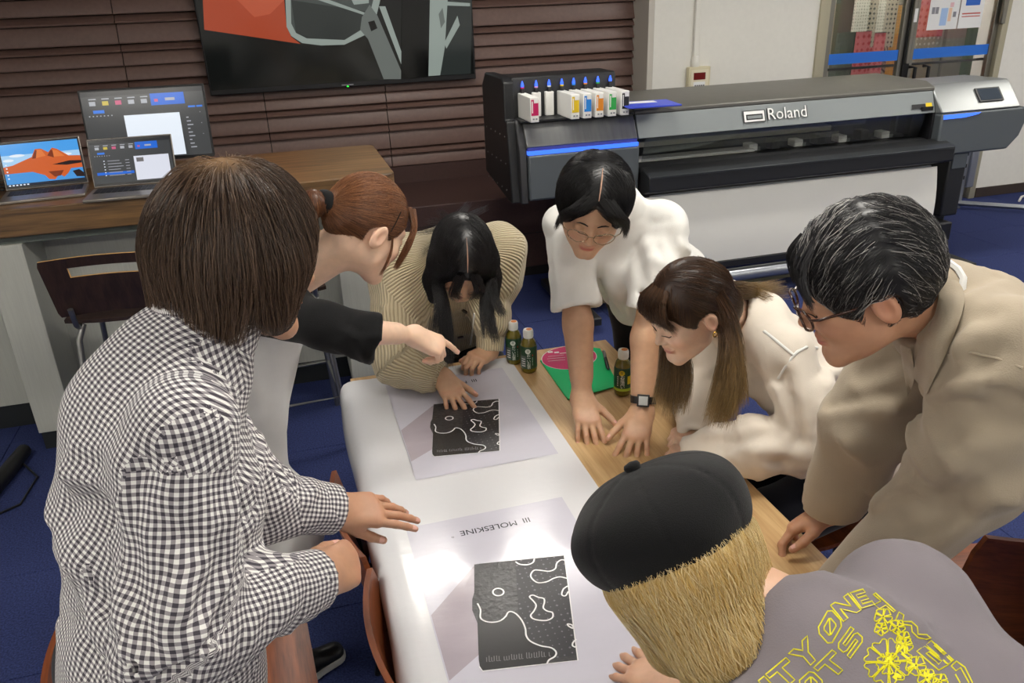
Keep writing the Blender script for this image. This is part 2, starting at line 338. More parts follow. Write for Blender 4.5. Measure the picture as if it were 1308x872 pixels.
tvpoly('screen_image', [(370, -60), (492, -60), (468, 34), (440, 51), (392, 49), (378, 42), (372, 30)], 'tv_mid', .0028)
tvpoly('screen_image', [(372, 0), (470, 15), (466, 34), (440, 51), (392, 49), (378, 42)], 'tv_dark', .0032)
tvpoly('screen_image', [(400, -2), (407, -5), (482, 22), (480, 24)], 'tv_light', .0038)
tvpoly('screen_image', [(420, -60), (470, -60), (471, 4), (452, 6)], 'tv_light', .0038)
tvpoly('screen_image', [(462, 22), (472, 6), (482, 20), (513, 92), (512, 101), (490, 101), (470, 50), (460, 38)], 'tv_grey', .0044)
tvpoly('screen_image', [(484, 8), (492, 8), (514, 70), (513, 84)], 'tv_light', .0048)
tvpoly('screen_image', [(470, 28), (478, 26), (482, 36), (474, 40)], 'tv_black', .0052)
tvpoly('screen_image', [(514, -60), (550, -60), (547, 98), (512, 101)], 'tv_black', .0052)
tvpoly('screen_image', [(550, -60), (575, -60), (568, 60), (562, 96), (547, 97)], 'tv_light', .0056)
tvpoly('screen_image', [(575, -60), (603, -60), (601, 94), (562, 96), (568, 60)], 'tv_dark', .0050)
tvpoly('screen_image', [(584, 20), (587, 32), (570, 62), (567, 55)], 'tv_light', .0060)
tvpoly('screen_image', [(570, 2), (600, 4), (600, 8), (570, 7)], 'tv_light', .0060)
tvpoly('screen_image', [(560, 18), (565, 10), (568, 28), (563, 36)], 'tv_grey', .0062)
MB().box((-.04, -.004, .012), (.04, -.001, .02)).build('brand_plate', 'pr_grey', tv)
MB().box((-.006, -.005, .002), (.006, -.001, .009)).build('power_light', emi('led_green', '#30ff40', 2.5), tv)
# ================================================================== bar counter
wood('walnut_top', '#4c3a2a', '#8c6a44', 5, 0, .38); mat('panel_grey', '#b9bab2', .6, noise=.05, nscale=14, stretch=(14, 14, .6)); mat('recess_dark', '#3d3f3d', .6); mat('kick_dark', '#1e2224', .6)
CX0, CX1, CY0, CY1, CZ = -2.6, .47, 3.60, 4.42, 1.11
ct = thing('counter', 'long bar counter with walnut top and pale grey legs under laptops', 'counter', (0, 4.0, 0))
sl = MB(); r = .05; arc = [(CX1-r+r*math.cos(a), CY0+r-r*math.sin(a)) for a in np.linspace(0, math.pi/2, 7)][::-1]
arc2 = [(CX1-r+r*math.cos(a), CY1-r+r*math.sin(a)) for a in np.linspace(0, math.pi/2, 7)]
out = [(CX0, CY0)]+arc+arc2+[(CX0, CY1)]
sl.prism([(x, y-4.0) for x, y in out], 2, CZ-.115, CZ).build('worktop', 'walnut_top', ct, bevel=.004)
MB().box((CX0, -.36, CZ-.15), (CX1-.03, .38, CZ-.115)).build('shadow_gap', mat('gap_green', '#59605b', .6), ct)
for a, b in ((-1.24, -1.09), (.17, .30), (-2.5, -2.38)):
    MB().box((a, -.38, .09), (b, .36, CZ-.15)).build('leg_panel', 'panel_grey', ct, bevel=.003)
    MB().box((a+.005, -.365, 0), (b-.005, .35, .09)).build('toe_kick', 'kick_dark', ct)
MB().box((-2.4, -.09, .12), (.18, -.05, CZ-.15)).build('back_panel', 'panel_grey', ct)
MB().box((-2.4, -.08, 0), (.18, -.05, .12)).build('toe_kick', 'kick_dark', ct)
# ================================================================== screens on the counter
mat('laptop_metal', '#9b958e', .35, metal=.7); mat('bezel', '#141416', .3); mat('keys', '#26262a', .6); mat('trackpad', '#8f8a84', .35, metal=.5)
emi('ui_grey', '#47494b', .7); emi('ui_dark', '#2a2c30', .7); emi('ui_blue', '#1668d8', .9); emi('ui_blue2', '#2f7be6', .9); emi('ui_white', '#dfe2ee', .95); emi('ui_white2', '#e6eef8', 1.0); emi('ui_text', '#b8bcc4', .8); emi('ui_pink', '#d85a86', .8); emi('ui_yellow', '#d8c24a', .8)
emi('sky_hi', '#4aa0ea', .95); emi('sky_lo', '#a8d2f4', .95); emi('cloud', '#e6f0fa', .95); emi('rock', '#d4622c', .9); emi('rock_dark', '#8a3a1c', .8); emi('rock_hi', '#e07a3c', .95); emi('water', '#4a9ae2', .9); emi('shade', '#2c1a1a', .7); emi('taskbar', '#252c3c', .8)
def quad(parent, M, x0, z0, x1, z1, m, lift, name='screen_image', pts=None):
    P = pts or [(x0, z0), (x1, z0), (x1, z1), (x0, z1)]
    P3 = [M @ Vector((x, -lift, z)) for x, z in P]; P4 = [M @ Vector((x, -lift+.0004, z)) for x, z in P]; n = len(P)
    return MB().add(P3+P4, [tuple(range(n)), tuple(range(2*n-1, n-1, -1))]).build(name, m, parent)
def ui(parent, M, w, h, split, l):
    quad(parent, M, -w/2, 0, w/2, h, 'ui_grey', l)
    quad(parent, M, -w/2, h*.93, w/2, h, 'ui_dark', l+.0004)
    for i, m in enumerate(('ui_text', 'ui_yellow', 'ui_pink', 'ui_text', 'ui_text')):
        x = -w*.44+i*w*.105
        quad(parent, M, x, h*.80, x+w*.05, h*.86, m, l+.0008); quad(parent, M, x, h*.885, x+w*.06, h*.9, 'ui_text', l+.0008)
    quad(parent, M, w*.06, h*.76, w*.34, h*.93, 'ui_blue', l+.0008)
    quad(parent, M, w*.09, h*.81, w*.12, h*.85, 'ui_pink', l+.0012); quad(parent, M, w*.18, h*.82, w*.26, h*.86, 'ui_text', l+.0012)
    quad(parent, M, -w*.42, h*.69, -w*.33, h*.735, 'ui_blue2', l+.0008)
    for i in range(7): quad(parent, M, -w*.46+i*w*.03, h*.645, -w*.45+i*w*.03, h*.66, 'ui_text', l+.0008)
    if split:
        quad(parent, M, w*.02, h*.03, w*.46, h*.60, 'ui_white', l+.0008)
        quad(parent, M, w*.05, h*.46, w*.14, h*.56, 'pr_grey', l+.0012)
        quad(parent, M, -w*.46, h*.20, w*.0, h*.265, 'ui_blue', l+.0008)
        for i in range(6):
            z = h*(.52-i*.068); quad(parent, M, -w*.36, z, -w*.345, z+h*.02, 'ui_white2', l+.0012); quad(parent, M, -w*.31, z, -w*(.16-.02*(i % 3)), z+h*.012, 'ui_text', l+.0012); quad(parent, M, -w*.09, z, -w*.04, z+h*.012, 'ui_text', l+.0012)
    else:
        quad(parent, M, -w*.18, -0.0+h*.02, w*.28, h*.64, 'ui_white2', l+.0008)
        for i in range(9): z = h*(.55-i*.055); quad(parent, M, w*.33, z, w*(.35+.015*(i % 3)), z+h*.015, 'ui_text', l+.0008)
        for i in range(3): quad(parent, M, w*.45, h*(.62-.16*i), w*.455, h*(.63-.16*i), 'ui_text', l+.0008)
        quad(parent, M, w*.36, h*.70, w*.42, h*.725, 'ui_blue2', l+.0008); quad(parent, M, w*.43, h*.70, w*.48, h*.725, 'ui_blue2', l+.0008)
def laptop(loc, rz, lab, kind, w=.325, d=.225, h=.205, tilt=16):
    t = thing('laptop', lab, 'laptop', loc, rz)
    MB().box((-w/2, -d, .0), (w/2, 0, .014)).build('base', 'laptop_metal', t, bevel=.004)
    kb = MB().box((-w/2+.018, -d+.105, .0142), (w/2-.018, -.02, .0150)).build('keyboard_deck', 'bezel', t)
    for rrow in range(5):
        for c in range(13):
            x = -w/2+.023+c*(w-.046)/13; y = -d+.108+rrow*.0185
            MB().box((x, y, .0149), (x+.0185, y+.015, .0166)).build('key', 'keys', kb)
    MB().box((-.055, -d+.012, .0142), (.055, -d+.085, .0148)).build('trackpad', 'trackpad', t)
    M = Matrix.Translation((0, 0, .016)) @ Matrix.Rotation(math.radians(-tilt), 4, 'X')
    lid = MB().box((-w/2, 0, 0), (w/2, .006, h)); lid.v = [tuple(M @ Vector(v)) for v in lid.v]; lid.build('lid', 'laptop_metal', t, bevel=.003)
    bz = MB().box((-w/2+.004, -.0012, .004), (w/2-.004, -.0002, h-.004)); bz.v = [tuple(M @ Vector(v)) for v in bz.v]; bz.build('screen_bezel', 'bezel', t)
    Ms = M @ Matrix.Translation((0, 0, .014)); sw, sh = w-.02, h-.026
    if kind == 'ui': ui(t, Ms, sw, sh, True, .0016)
    else:
        quad(t, Ms, -sw/2, sh*.40, sw/2, sh, 'sky_hi', .0016); quad(t, Ms, -sw/2, sh*.40, sw/2, sh*.74, 'sky_lo', .0020)
        for cx, cz, cw in ((-.3, .72, .2), (-.42, .62, .14), (.3, .66, .2)): quad(t, Ms, 0, 0, 0, 0, 'cloud', .0024, pts=[(sw*(cx+cw/2*math.cos(a)), sh*(cz+.035*math.sin(a))) for a in np.linspace(0, 2*math.pi, 13)[:-1]])
        R = lambda L: [(sw*(x-.5), sh*y) for x, y in L]
        quad(t, Ms, 0, 0, 0, 0, 'rock', .0028, pts=R([(0, .30), (1, .30), (1, .60), (.85, .62), (.72, .80), (.66, .84), (.60, .74), (.52, .84), (.44, .84), (.38, .66), (.28, .60), (.12, .50), (0, .47)]))
        quad(t, Ms, 0, 0, 0, 0, 'rock_hi', .0032, pts=R([(.46, .82), (.52, .82), (.56, .66), (.42, .62)])); quad(t, Ms, 0, 0, 0, 0, 'rock_hi', .0032, pts=R([(.64, .80), (.72, .76), (.80, .62), (.62, .62)]))
        quad(t, Ms, 0, 0, 0, 0, 'rock_dark', .0034, pts=R([(.38, .62), (.44, .82), (.46, .80), (.43, .62)])); quad(t, Ms, 0, 0, 0, 0, 'rock_dark', .0034, pts=R([(.58, .66), (.64, .80), (.66, .78), (.66, .60)]))
        quad(t, Ms, 0, 0, 0, 0, 'shade', .0036, pts=R([(.62, .44), (.85, .50), (1, .48), (1, .42), (.80, .40)]))
        quad(t, Ms, -sw/2, sh*.04, sw/2, sh*.31, 'water', .0036)
        quad(t, Ms, 0, 0, 0, 0, 'rock', .0040, pts=R([(.35, .31), (.85, .31), (.80, .20), (.74, .12), (.68, .20), (.62, .08), (.54, .10), (.50, .20)])); quad(t, Ms, 0, 0, 0, 0, 'rock_dark', .0042, pts=R([(.55, .28), (.75, .28), (.70, .16), (.62, .14)]))
        quad(t, Ms, 0, 0, 0, 0, 'shade', .0042, pts=R([(.86, .24), (.95, .27), (1, .18), (1, .08), (.90, .10)]))
        quad(t, Ms, -sw/2, 0, sw/2, sh*.055, 'taskbar', .0040)
        for i in range(6): quad(t, Ms, -sw*.48+i*.014, sh*.012, -sw*.455+i*.014, sh*.042, 'ui_white2', .0044)
        for i in range(5): quad(t, Ms, -sw*.47, sh*(.50-.08*i), -sw*.45, sh*(.53-.08*i), 'ui_white2', .0044)
    return t
laptop((-1.015, 3.93, CZ), math.radians(6), 'silver laptop with a red desert rock wallpaper on the counter', 'rock')
laptop((-.635, 3.80, CZ), math.radians(-2), 'silver laptop showing dark software with a blue list row', 'ui', w=.345)
mo = thing('monitor', 'wide thin desktop monitor showing dark software behind the laptop', 'monitor', (-.575, 4.02, CZ), math.radians(-3))
M = Matrix.Translation((0, 0, .075)) @ Matrix.Rotation(math.radians(-9), 4, 'X')
mw, mh = .535, .325
b_ = MB().box((-mw/2, 0, 0), (mw/2, .012, mh)); b_.v = [tuple(M @ Vector(v)) for v in b_.v]; b_.build('housing', 'dark_plastic', mo, bevel=.003)
b_ = MB().box((-mw/2+.006, -.0012, .010), (mw/2-.006, -.0002, mh-.006)); b_.v = [tuple(M @ Vector(v)) for v in b_.v]; b_.build('screen_bezel', 'bezel', mo)
ui(mo, M @ Matrix.Translation((0, 0, .014)), mw-.018, mh-.024, False, .0016)
MB().box((-.11, .0, 0), (.11, .17, .008)).build('stand_foot', 'dark_plastic', mo, bevel=.003); MB().box((-.03, .06, .008), (.03, .085, .22)).build('stand_neck', 'dark_plastic', mo, bevel=.003)
cb = thing('cable_bundle', 'black power cables coiled on the counter beside the desert laptop', 'cable', (-1.22, 3.98, CZ))
for k in range(4): MB().tube([(-.10+.02*k, -.10+.03*math.sin(k), .006+.006*k), (-.03, -.03+.02*k, .02+.008*k), (.02, .02*k-.02, .012+.01*k), (.0, .08, .008+.006*k)], .005, 6).build('cable', 'black_plastic', cb, smooth=60)
MB().box((-.22, -.05, 0), (-.06, .08, .10)).build('adapter', 'dark_plastic', cb, bevel=.008)
# ================================================================== bar stools
wood('dark_ply', '#1f1512', '#3a2822', 8, 2, .4); mat('ply_edge', '#c79a5c', .5); mat('steel', '#9a9a98', .3, metal=.9)
def stool(loc, rz, lab):
    t = thing('bar_stool', lab, 'stool', loc, rz)         # backrest on the -y side, seat towards +y
    W, H = .42, .235
    def bp(u, v, off=0): return (W/2*u, -.20+.035*(1-u*u)-off-.05*v, .775+H*v)
    m = MB(); nU, nV = 24, 12; hole = lambda u, v: abs(u) < .56 and .66 < v < .84
    us = np.linspace(-1, 1, nU+1); vs = np.linspace(0, 1, nV+1)
    for off in (0, .012): pass
    idx = {}
    def vid(i, j, k):
        if (i, j, k) not in idx:
            u, v = us[i], vs[j]
            sc = 1-(.06*(1-v)); 
            if v in (0, 1) and abs(u) == 1: u = u*.97
            idx[(i, j, k)] = len(m.v); m.v.append(tuple(map(float, bp(u*sc, v, .012*k))))
        return idx[(i, j, k)]
    solid = lambda i, j: 0 <= i < nU and 0 <= j < nV and not hole((us[i]+us[i+1])/2, (vs[j]+vs[j+1])/2)
    for i in range(nU):
        for j in range(nV):
            if not solid(i, j): continue
            m.f.append((vid(i, j, 0), vid(i+1, j, 0), vid(i+1, j+1, 0), vid(i, j+1, 0))); m.mi.append(0)
            m.f.append((vid(i, j+1, 1), vid(i+1, j+1, 1), vid(i+1, j, 1), vid(i, j, 1))); m.mi.append(0)
            for (di, dj, a, b) in ((0, -1, (i, j), (i+1, j)), (0, 1, (i+1, j+1), (i, j+1)), (-1, 0, (i, j+1), (i, j)), (1, 0, (i+1, j), (i+1, j+1))):
                if not solid(i+di, j+dj): m.f.append((vid(*a, 0), vid(*a, 1), vid(*b, 1), vid(*b, 0))); m.mi.append(1)
    m.build('backrest', ['dark_ply', 'ply_edge'], t)
    G = [[(-.2+.4*i/8, -.17+.36*j/8, .74+.012*((i-4)/4)**2-.02*(j == 8)) for j in range(9)] for i in range(9)]
    MB().grid(G, (0, 0, .014)).build('seat', 'dark_ply', t, smooth=40)
    for sx in (-1, 1):
        MB().tube([(sx*.15, -.222, .81), (sx*.15, -.205, .74), (sx*.16, -.16, .715), (sx*.165, .12, .715)], .011, 8).build('seat_tube', 'steel', t, smooth=60)
        for sy in (-1, 1): MB().tube([(sx*.15, sy*.13, .715), (sx*.17, sy*.16, .66), (sx*.215, sy*.215, .012), (sx*.215, sy*.215, 0)], .012, 8).build('leg', 'steel', t, smooth=60)
    for z, q in ((.25, .199),): MB().tube([(-q, -q, z), (q, -q, z), (q, q, z), (-q, q, z)], .011, 8, closed=True).build('foot_ring', 'steel', t, smooth=60)
    return t
s1 = stool((-.685, 3.36, 0), math.radians(-4), 'bar stool whose dark plywood backrest with slot handle faces the checked shirt')
s2 = stool((-.12, 3.38, 0), math.radians(4), 'bar stool with steel legs standing behind the woman in black')
# ================================================================== large printer
mat('printer_black', '#1d1e20', .45, noise=.06); mat('printer_top', '#6c6a64', .4, metal=.3, noise=.05); mat('printer_grey', '#868c8d', .42, metal=.25); mat('printer_brushed', '#9a9b9a', .3, metal=.7, noise=.12, nscale=8, stretch=(6, .5, .5)); mat('printer_slate', '#5a6064', .45, metal=.2)
mat('led_bar', '#101830', .3, emit='#3f74ff', estr=1.6); mat('led_dim', '#20246a', .3, emit='#28308a', estr=.7); mat('smoke', '#9fb0b4', .03, trans=1.0, alpha=.35); mat('media_white', '#eceae2', .55); mat('alu_rail', '#a9adb3', .3, metal=.8); mat('inside_blue', '#1c2140', .5)
PYF = 4.25; PB = .62                                             # front plane, body depth
pr = thing('large_format_printer', 'wide dark grey roll printer with blue light bars and a maker name', 'printer', (2.9, PYF+.2, 0))
ox, oy = 2.9, PYF+.2
def PM(): return MB()
def pbox(name, x0, y0, z0, x1, y1, z1, m, bevel=.006, parent=None):
    return MB().box((x0-ox, y0-oy, z0), (x1-ox, y1-oy, z1)).build(name, m, parent or pr, bevel=bevel)
def pprism(name, prof, x0, x1, m, bevel=.006, parent=None):
    return MB().prism([(y-oy, z) for y, z in prof], 0, x0-ox, x1-ox).build(name, m, parent or pr, bevel=bevel)
# long main cover
pprism('top_cover', [(PYF+.05, 1.172), (PYF+.05, 1.195), (PYF+.13, 1.225), (PYF+.60, 1.235), (PYF+.62, 1.16), (PYF+.2, 1.15)], 1.95, 4.0, 'printer_top')
fc = pprism('front_cover', [(PYF, 1.045), (PYF+.05, 1.172), (PYF+.075, 1.165), (PYF+.03, 1.04)], 1.955, 3.985, 'printer_grey', .003)
pprism('body_back', [(PYF+.34, .80), (PYF+.34, 1.15), (PYF+.60, 1.15), (PYF+.60, .72)], 1.95, 4.0, 'printer_black')
pprism('window', [(PYF+.004, 1.045), (PYF+.010, 1.047), (PYF+.055, .905), (PYF+.049, .903)], 2.0, 3.93, 'smoke', 0)
pprism('platen', [(PYF+.34, .885), (PYF+.02, .885), (PYF-.02, .87), (PYF-.02, .85), (PYF+.34, .85)], 1.96, 3.96, 'printer_black')
pprism('guide_rail', [(PYF+.26, 1.02), (PYF+.26, 1.10), (PYF+.33, 1.10), (PYF+.33, 1.02)], 1.98, 3.6, 'alu_rail')
pprism('clear_strip', [(PYF+.22, .95), (PYF+.22, .985), (PYF+.33, .985), (PYF+.33, .95)], 1.98, 3.4, mat('strip_cream', '#c9c4b0', .5))
pprism('inner_wall', [(PYF+.335, .88), (PYF+.335, 1.05), (PYF+.345, 1.05), (PYF+.345, .88)], 2.7, 3.95, 'inside_blue')
for i in range(7): pbox('pinch_clip', 2.75+i*.16, PYF+.12, .886, 2.81+i*.16, PYF+.2, .93+.02*(i % 2), 'media_white' if i % 2 == 0 else 'printer_black')
pbox('media_strip', 1.98, PYF+.10, .886, 2.78, PYF+.20, .905, 'media_white')
pprism('front_tray', [(PYF-.02, .885), (PYF-.11, .862), (PYF-.14, .845), (PYF-.14, .762), (PYF-.02, .72), (PYF+.1, .72), (PYF+.1, .85)], 1.965, 4.06, 'printer_black', .008)
pprism('tray_lip', [(PYF-.145, .84), (PYF-.145, .852), (PYF-.10, .868), (PYF-.10, .860)], 1.97, 4.05, mat('lip_grey', '#3c3f42', .35, metal=.4), .002)
# left end: brushed hood, slate door, ink box
pprism('left_hood', [(PYF-.02, 1.055), (PYF+.05, 1.172), (PYF+.10, 1.18), (PYF+.45, 1.18), (PYF+.45, 1.03), (PYF+.02, 1.03)], 1.285, 1.94, 'printer_brushed', .004)
pprism('led_bar', [(PYF-.02, 1.010), (PYF-.022, 1.032), (PYF+.01, 1.032), (PYF+.01, 1.010)], 1.29, 1.945, 'led_bar', .001)
pprism('led_recess', [(PYF-.014, 1.032), (PYF-.010, 1.054), (PYF+.02, 1.056), (PYF+.02, 1.03)], 1.29, 1.94, 'led_dim', .001)
pprism('left_door', [(PYF-.03, .76), (PYF-.028, 1.008), (PYF+.02, 1.008), (PYF+.05, .74)], 1.29, 1.95, 'printer_slate', .010)
pprism('left_side', [(PYF-.015, .74), (PYF-.0, 1.03), (PYF+.06, 1.165), (PYF+.08, 1.19), (PYF+.5, 1.19), (PYF+.6, .95), (PYF+.6, .80), (PYF+.35, .74)], 1.245, 1.288, mat('side_trim', '#3a3a3c', .4, metal=.4), .006)
pprism('ink_rack', [(PYF+.12, 1.185), (PYF+.12, 1.385), (PYF+.17, 1.41), (PYF+.52, 1.41), (PYF+.60, 1.34), (PYF+.60, .82), (PYF+.10, .74), (PYF+.02, .74), (PYF+.08, 1.185)], 1.20, 1.262, 'printer_black', .008)
pprism('ink_rack_back', [(PYF+.16, 1.185), (PYF+.16, 1.385), (PYF+.17, 1.405), (PYF+.40, 1.405), (PYF+.40, 1.185)], 1.262, 1.875, 'printer_black', .006)
pbox('ink_shelf', 1.262, PYF+.02, 1.180, 1.93, PYF+.45, 1.192, 'printer_black', .002)
for i in range(5): 
    for z in (.80, .95, 1.1): MB().lathe([(.004, 0), (.004, .003)], 8).build('screw', 'steel', pr, loc=(1.199-ox, PYF+.12+.1*i-oy, z)).rotation_euler = (0, -math.pi/2, 0)
# right end: control panel
pprism('control_hood', [(PYF-.055, 1.045), (PYF+.055, 1.175), (PYF+.09, 1.205), (PYF+.45, 1.20), (PYF+.45, 1.03), (PYF+.02, 1.03)], 3.99, 4.60, mat('hood_light', '#8a8d8d', .35, metal=.45), .008)
rd = MB()
outl = [(3.99, .78), (4.55, .78), (4.63, .86), (4.66, .95), (4.66, 1.04), (3.99, 1.04)]
rd.prism([(x-ox, z) for x, z in outl], 1, PYF-.06-oy, PYF+.45-oy).build('right_door', 'printer_slate', pr, bevel=.012)
M = Matrix.Translation((4.40-ox, PYF+.008-oy, 1.128)) @ Matrix.Rotation(math.radians(-40), 4, 'X')
b_ = MB().box((-.105, -.004, -.05), (.085, .004, .05)); b_.v = [tuple(M @ Vector(v)) for v in b_.v]; b_.build('touch_frame', 'black_plastic', pr, bevel=.002)
b_ = MB().box((-.092, -.0055, -.04), (.07, -.004, .04)); b_.v = [tuple(M @ Vector(v)) for v in b_.v]; b_.build('touch_screen', mat('touch', '#2c333c', .6, spec=.1, emit='#35414e', estr=.25), pr)
MB().prism([(4.0-ox, 1.008), (4.16-ox, 1.010), (4.26-ox, 1.024), (4.28-ox, 1.034), (4.0-ox, 1.034)], 1, PYF-.0655-oy, PYF-.058-oy).build('led_bar', 'led_bar', pr)
pprism('end_joint', [(PYF+.0, .80), (PYF-.0, 1.04), (PYF+.06, 1.19), (PYF+.3, 1.19), (PYF+.3, .8)], 3.972, 3.988, 'black_plastic', .002)
pbox('warning_label', 3.88, PYF-.0, 1.06, 3.965, PYF+.004, 1.085, 'black_plastic', 0).rotation_euler = (0, 0, 0)
# maker name on the cover
na = math.atan2(.05, .127)
Mt = Matrix.Translation((2.82-ox, PYF+.022-oy, 1.112)) @ Matrix.Rotation(math.pi/2-na, 4, 'X')
mat('logo_white', '#f2f2f0', .4); mat('logo_black', '#0c0c0c', .4); mat('warn_yellow', '#e8c814', .5)
text_obj('maker_name', 'Roland', .098, 'logo_white', Mt @ Matrix.Translation((.105, .002, .004)), pr)
text_obj('maker_name_edge', 'Roland', .102, 'logo_black', Mt @ Matrix.Translation((.106, .001, .002)), pr)
def flatq(name, x0, y0, x1, y1, m, lift):
    P = [Mt @ Vector(p) for p in ((x0, y0, lift), (x1, y0, lift), (x1, y1, lift), (x0, y1, lift))]; Q = [Mt @ Vector(p) for p in ((x0, y0, lift-.001), (x1, y0, lift-.001), (x1, y1, lift-.001), (x0, y1, lift-.001))]
    MB().add(P+Q, [(0, 1, 2, 3), (7, 6, 5, 4)]).build(name, m, pr)
flatq('emblem', -.19, -.036, -.045, .036, 'logo_black', .003); flatq('emblem', -.185, -.031, -.05, .031, 'logo_white', .004); flatq('emblem', -.172, -.02, -.063, .012, 'logo_black', .005); flatq('emblem', -.165, -.013, -.07, .004, 'printer_grey', .006)
flatq('label_plate', .99, -.040, 1.09, -.012, 'black_plastic', .003); flatq('label_plate', 1.095, -.043, 1.14, -.008, 'warn_yellow', .003)
# media path, take-up unit, stand
pprism('apron', [(PYF-.03, .72), (PYF-.05, .64), (PYF+.0, .60), (PYF+.1, .70)], 2.02, 4.0, mat('apron_grey', '#8d9096', .4, metal=.4), .004)
pprism('take_up_rail', [(PYF-.09, .235), (PYF-.09, .275), (PYF-.03, .275), (PYF-.03, .235)], 1.75, 4.1, 'black_plastic', .004)
MB().tube([(1.75-ox, PYF-.06-oy, .165), (4.02-ox, PYF-.06-oy, .165)], .042, 20).build('take_up_tube', 'alu_rail', pr, smooth=50)
pbox('stand_beam', 1.6, PYF+.02, .06, 4.1, PYF+.10, .13, mat('beam_tan', '#6d684c', .5), .006)
pbox('take_up_motor', 4.12, PYF-.07, .20, 4.22, PYF+.05, .33, 'black_plastic', .012)
for x in (1.5, 4.14):
    pprism('stand_leg', [(PYF-.03, .36), (PYF-.03, .78), (PYF+.20, .78), (PYF+.20, .36)], x, x+.14, 'printer_black', .012)
    pbox('stand_leg_plate', x+.02, PYF-.036, .68, x+.13, PYF-.028, .775, 'printer_slate', .003)
    pbox('stand_post', x+.03, PYF+.04, .08, x+.11, PYF+.14, .36, 'printer_black', .006)
    pbox('stand_foot', x+.01, PYF-.28, .05, x+.13, PYF+.50, .10, 'printer_black', .008)
    for yy in (PYF-.22, PYF+.44): MB().tube([(x+.05-ox, yy-oy, .03), (x+.09-ox, yy-oy, .03)], .030, 14).build('caster', 'black_plastic', pr, smooth=50)
# white media hanging from the printer
md = thing('print_media', 'blank white media sheet hanging down below the printer front', 'paper sheet', (3.0, PYF, .27))
G = []
for i in range(13):
    t_ = i/12; z = .715-(.715-.28)*t_; y = -.058-.03*t_-.02*math.sin(t_*math.pi)
    G.append([(x-3.0, y, z-.27) for x in np.linspace(1.72, 4.02, 9)])
MB().grid(G, (0, -.002, 0)).build('sheet', 'media_white', md, smooth=60)
# ink cartridges
mat('cart_white', '#ecebe6', .45); mat('cart_side', '#e6d8c8', .45)
ink = [('magenta', '#c2185b', 1.345, 1), ('light magenta', '#d99ac8', 1.425, 0), ('white', '#dddddd', 1.50, 0), ('yellow', '#e3c11a', 1.575, 1), ('cyan', '#2383da', 1.645, 1), ('orange', '#e08a1e', 1.715, 1), ('green', '#2fa64a', 1.79, 1), ('black', '#1b1b1b', 1.865, 1)]
for nm, c, x, long in ink:
    t = thing('ink_cartridge', ('white ink cartridge with a %s label plugged into the printer rack' % nm) if long else ('short white ink bottle cap end with %s light in the printer rack' % nm), 'ink cartridge', (x-.03, PYF+.16, 1.193), 0, 'ink cartridges in the printer rack')
    cw = .024; y0 = -.235 if long else -.03; z1 = .13
    MB().box((-cw, y0, 0), (cw, 0, z1)).build('shell', 'cart_white', t, bevel=.004)
    mc = mat('ink_'+nm.replace(' ', '_'), c, .4)
    if long:
        MB().box((-cw+.005, y0-.001, .036), (cw-.003, y0+.001, z1-.012)).build('colour_label', mc, t)
        MB().box((-.004, y0-.0016, z1-.03), (cw-.004, y0-.0008, z1-.006)).build('label_text', 'cart_white', t)
        MB().box((-cw+.009, y0-.0016, .05), (-cw+.014, y0-.0008, z1-.02)).build('label_text', 'cart_white', t)
        for q in (-.012, .004): MB().box((q, y0-.0016, .014), (q+.01, y0-.0008, .022)).build('label_text', 'pr_grey', t)
    MB().lathe([(.012, 0), (.012, .018), (.006, .03)], 12, (0, -.018, z1)).build('connector', 'black_plastic', t, smooth=50)
    mg = mat('glow_'+nm.replace(' ', '_'), '#2040a0', .3, emit='#3a66ff', estr=1.5); MB().lathe([(.009, 0), (.010, .012), (.003, .035)], 12, (0, -.018, z1+.028)).build('indicator', mg, t, smooth=50)
    MB().lathe([(.0105, 0), (.0105, .008)], 12, (0, -.018, z1+.024)).build('colour_ring', mc, t, smooth=50)
fq = pz(828, 133, 1.24)
t = thing('blue_folder', 'blue folder with a white strip lying on top of the printer', 'folder', (fq[0], fq[1], 1.237), math.radians(-6))
MB().box((-.15, -.12, 0), (.15, .12, .008)).build('cover', mat('folder_blue', '#3a4ed0', .4), t, bevel=.002)
MB().box((-.12, .02, .0082), (.06, .09, .0092)).build('label_strip', 'paper_white', t)
t = thing('metal_stand', 'silver metal stand foot with a floor bar beside the printer', 'stand', (5.50, 5.43, 0))
MB().box((-.05, -.03, .0), (-.0, .03, .75)).build('upright', 'alu_rail', t, bevel=.004); MB().box((.0, -.05, .18), (.07, .0, .62)).build('bracket', 'alu_rail', t, bevel=.006)
for z in (.25, .35, .45, .55): MB().box((-.035, -.034, z), (-.022, -.029, z+.03)).build('slot', 'black_plastic', t)
fb = MB(); a = np.array([-.05, -.02, .05]); b = np.array([.62, -.62, .05]); fb.tube([a, b], .022, 4).build('floor_bar', 'alu_rail', t)
t = thing('white_hook', 'thin white curved plastic strip lying on the carpet by the wall', 'strip', (6.20, 5.42, 0))
MB().tube([(-.12, -.06, .012), (-.05, -.01, .03), (.08, .03, .03), (.3, .06, .015)], .010, 6).build('strip', 'cart_white', t, smooth=60)
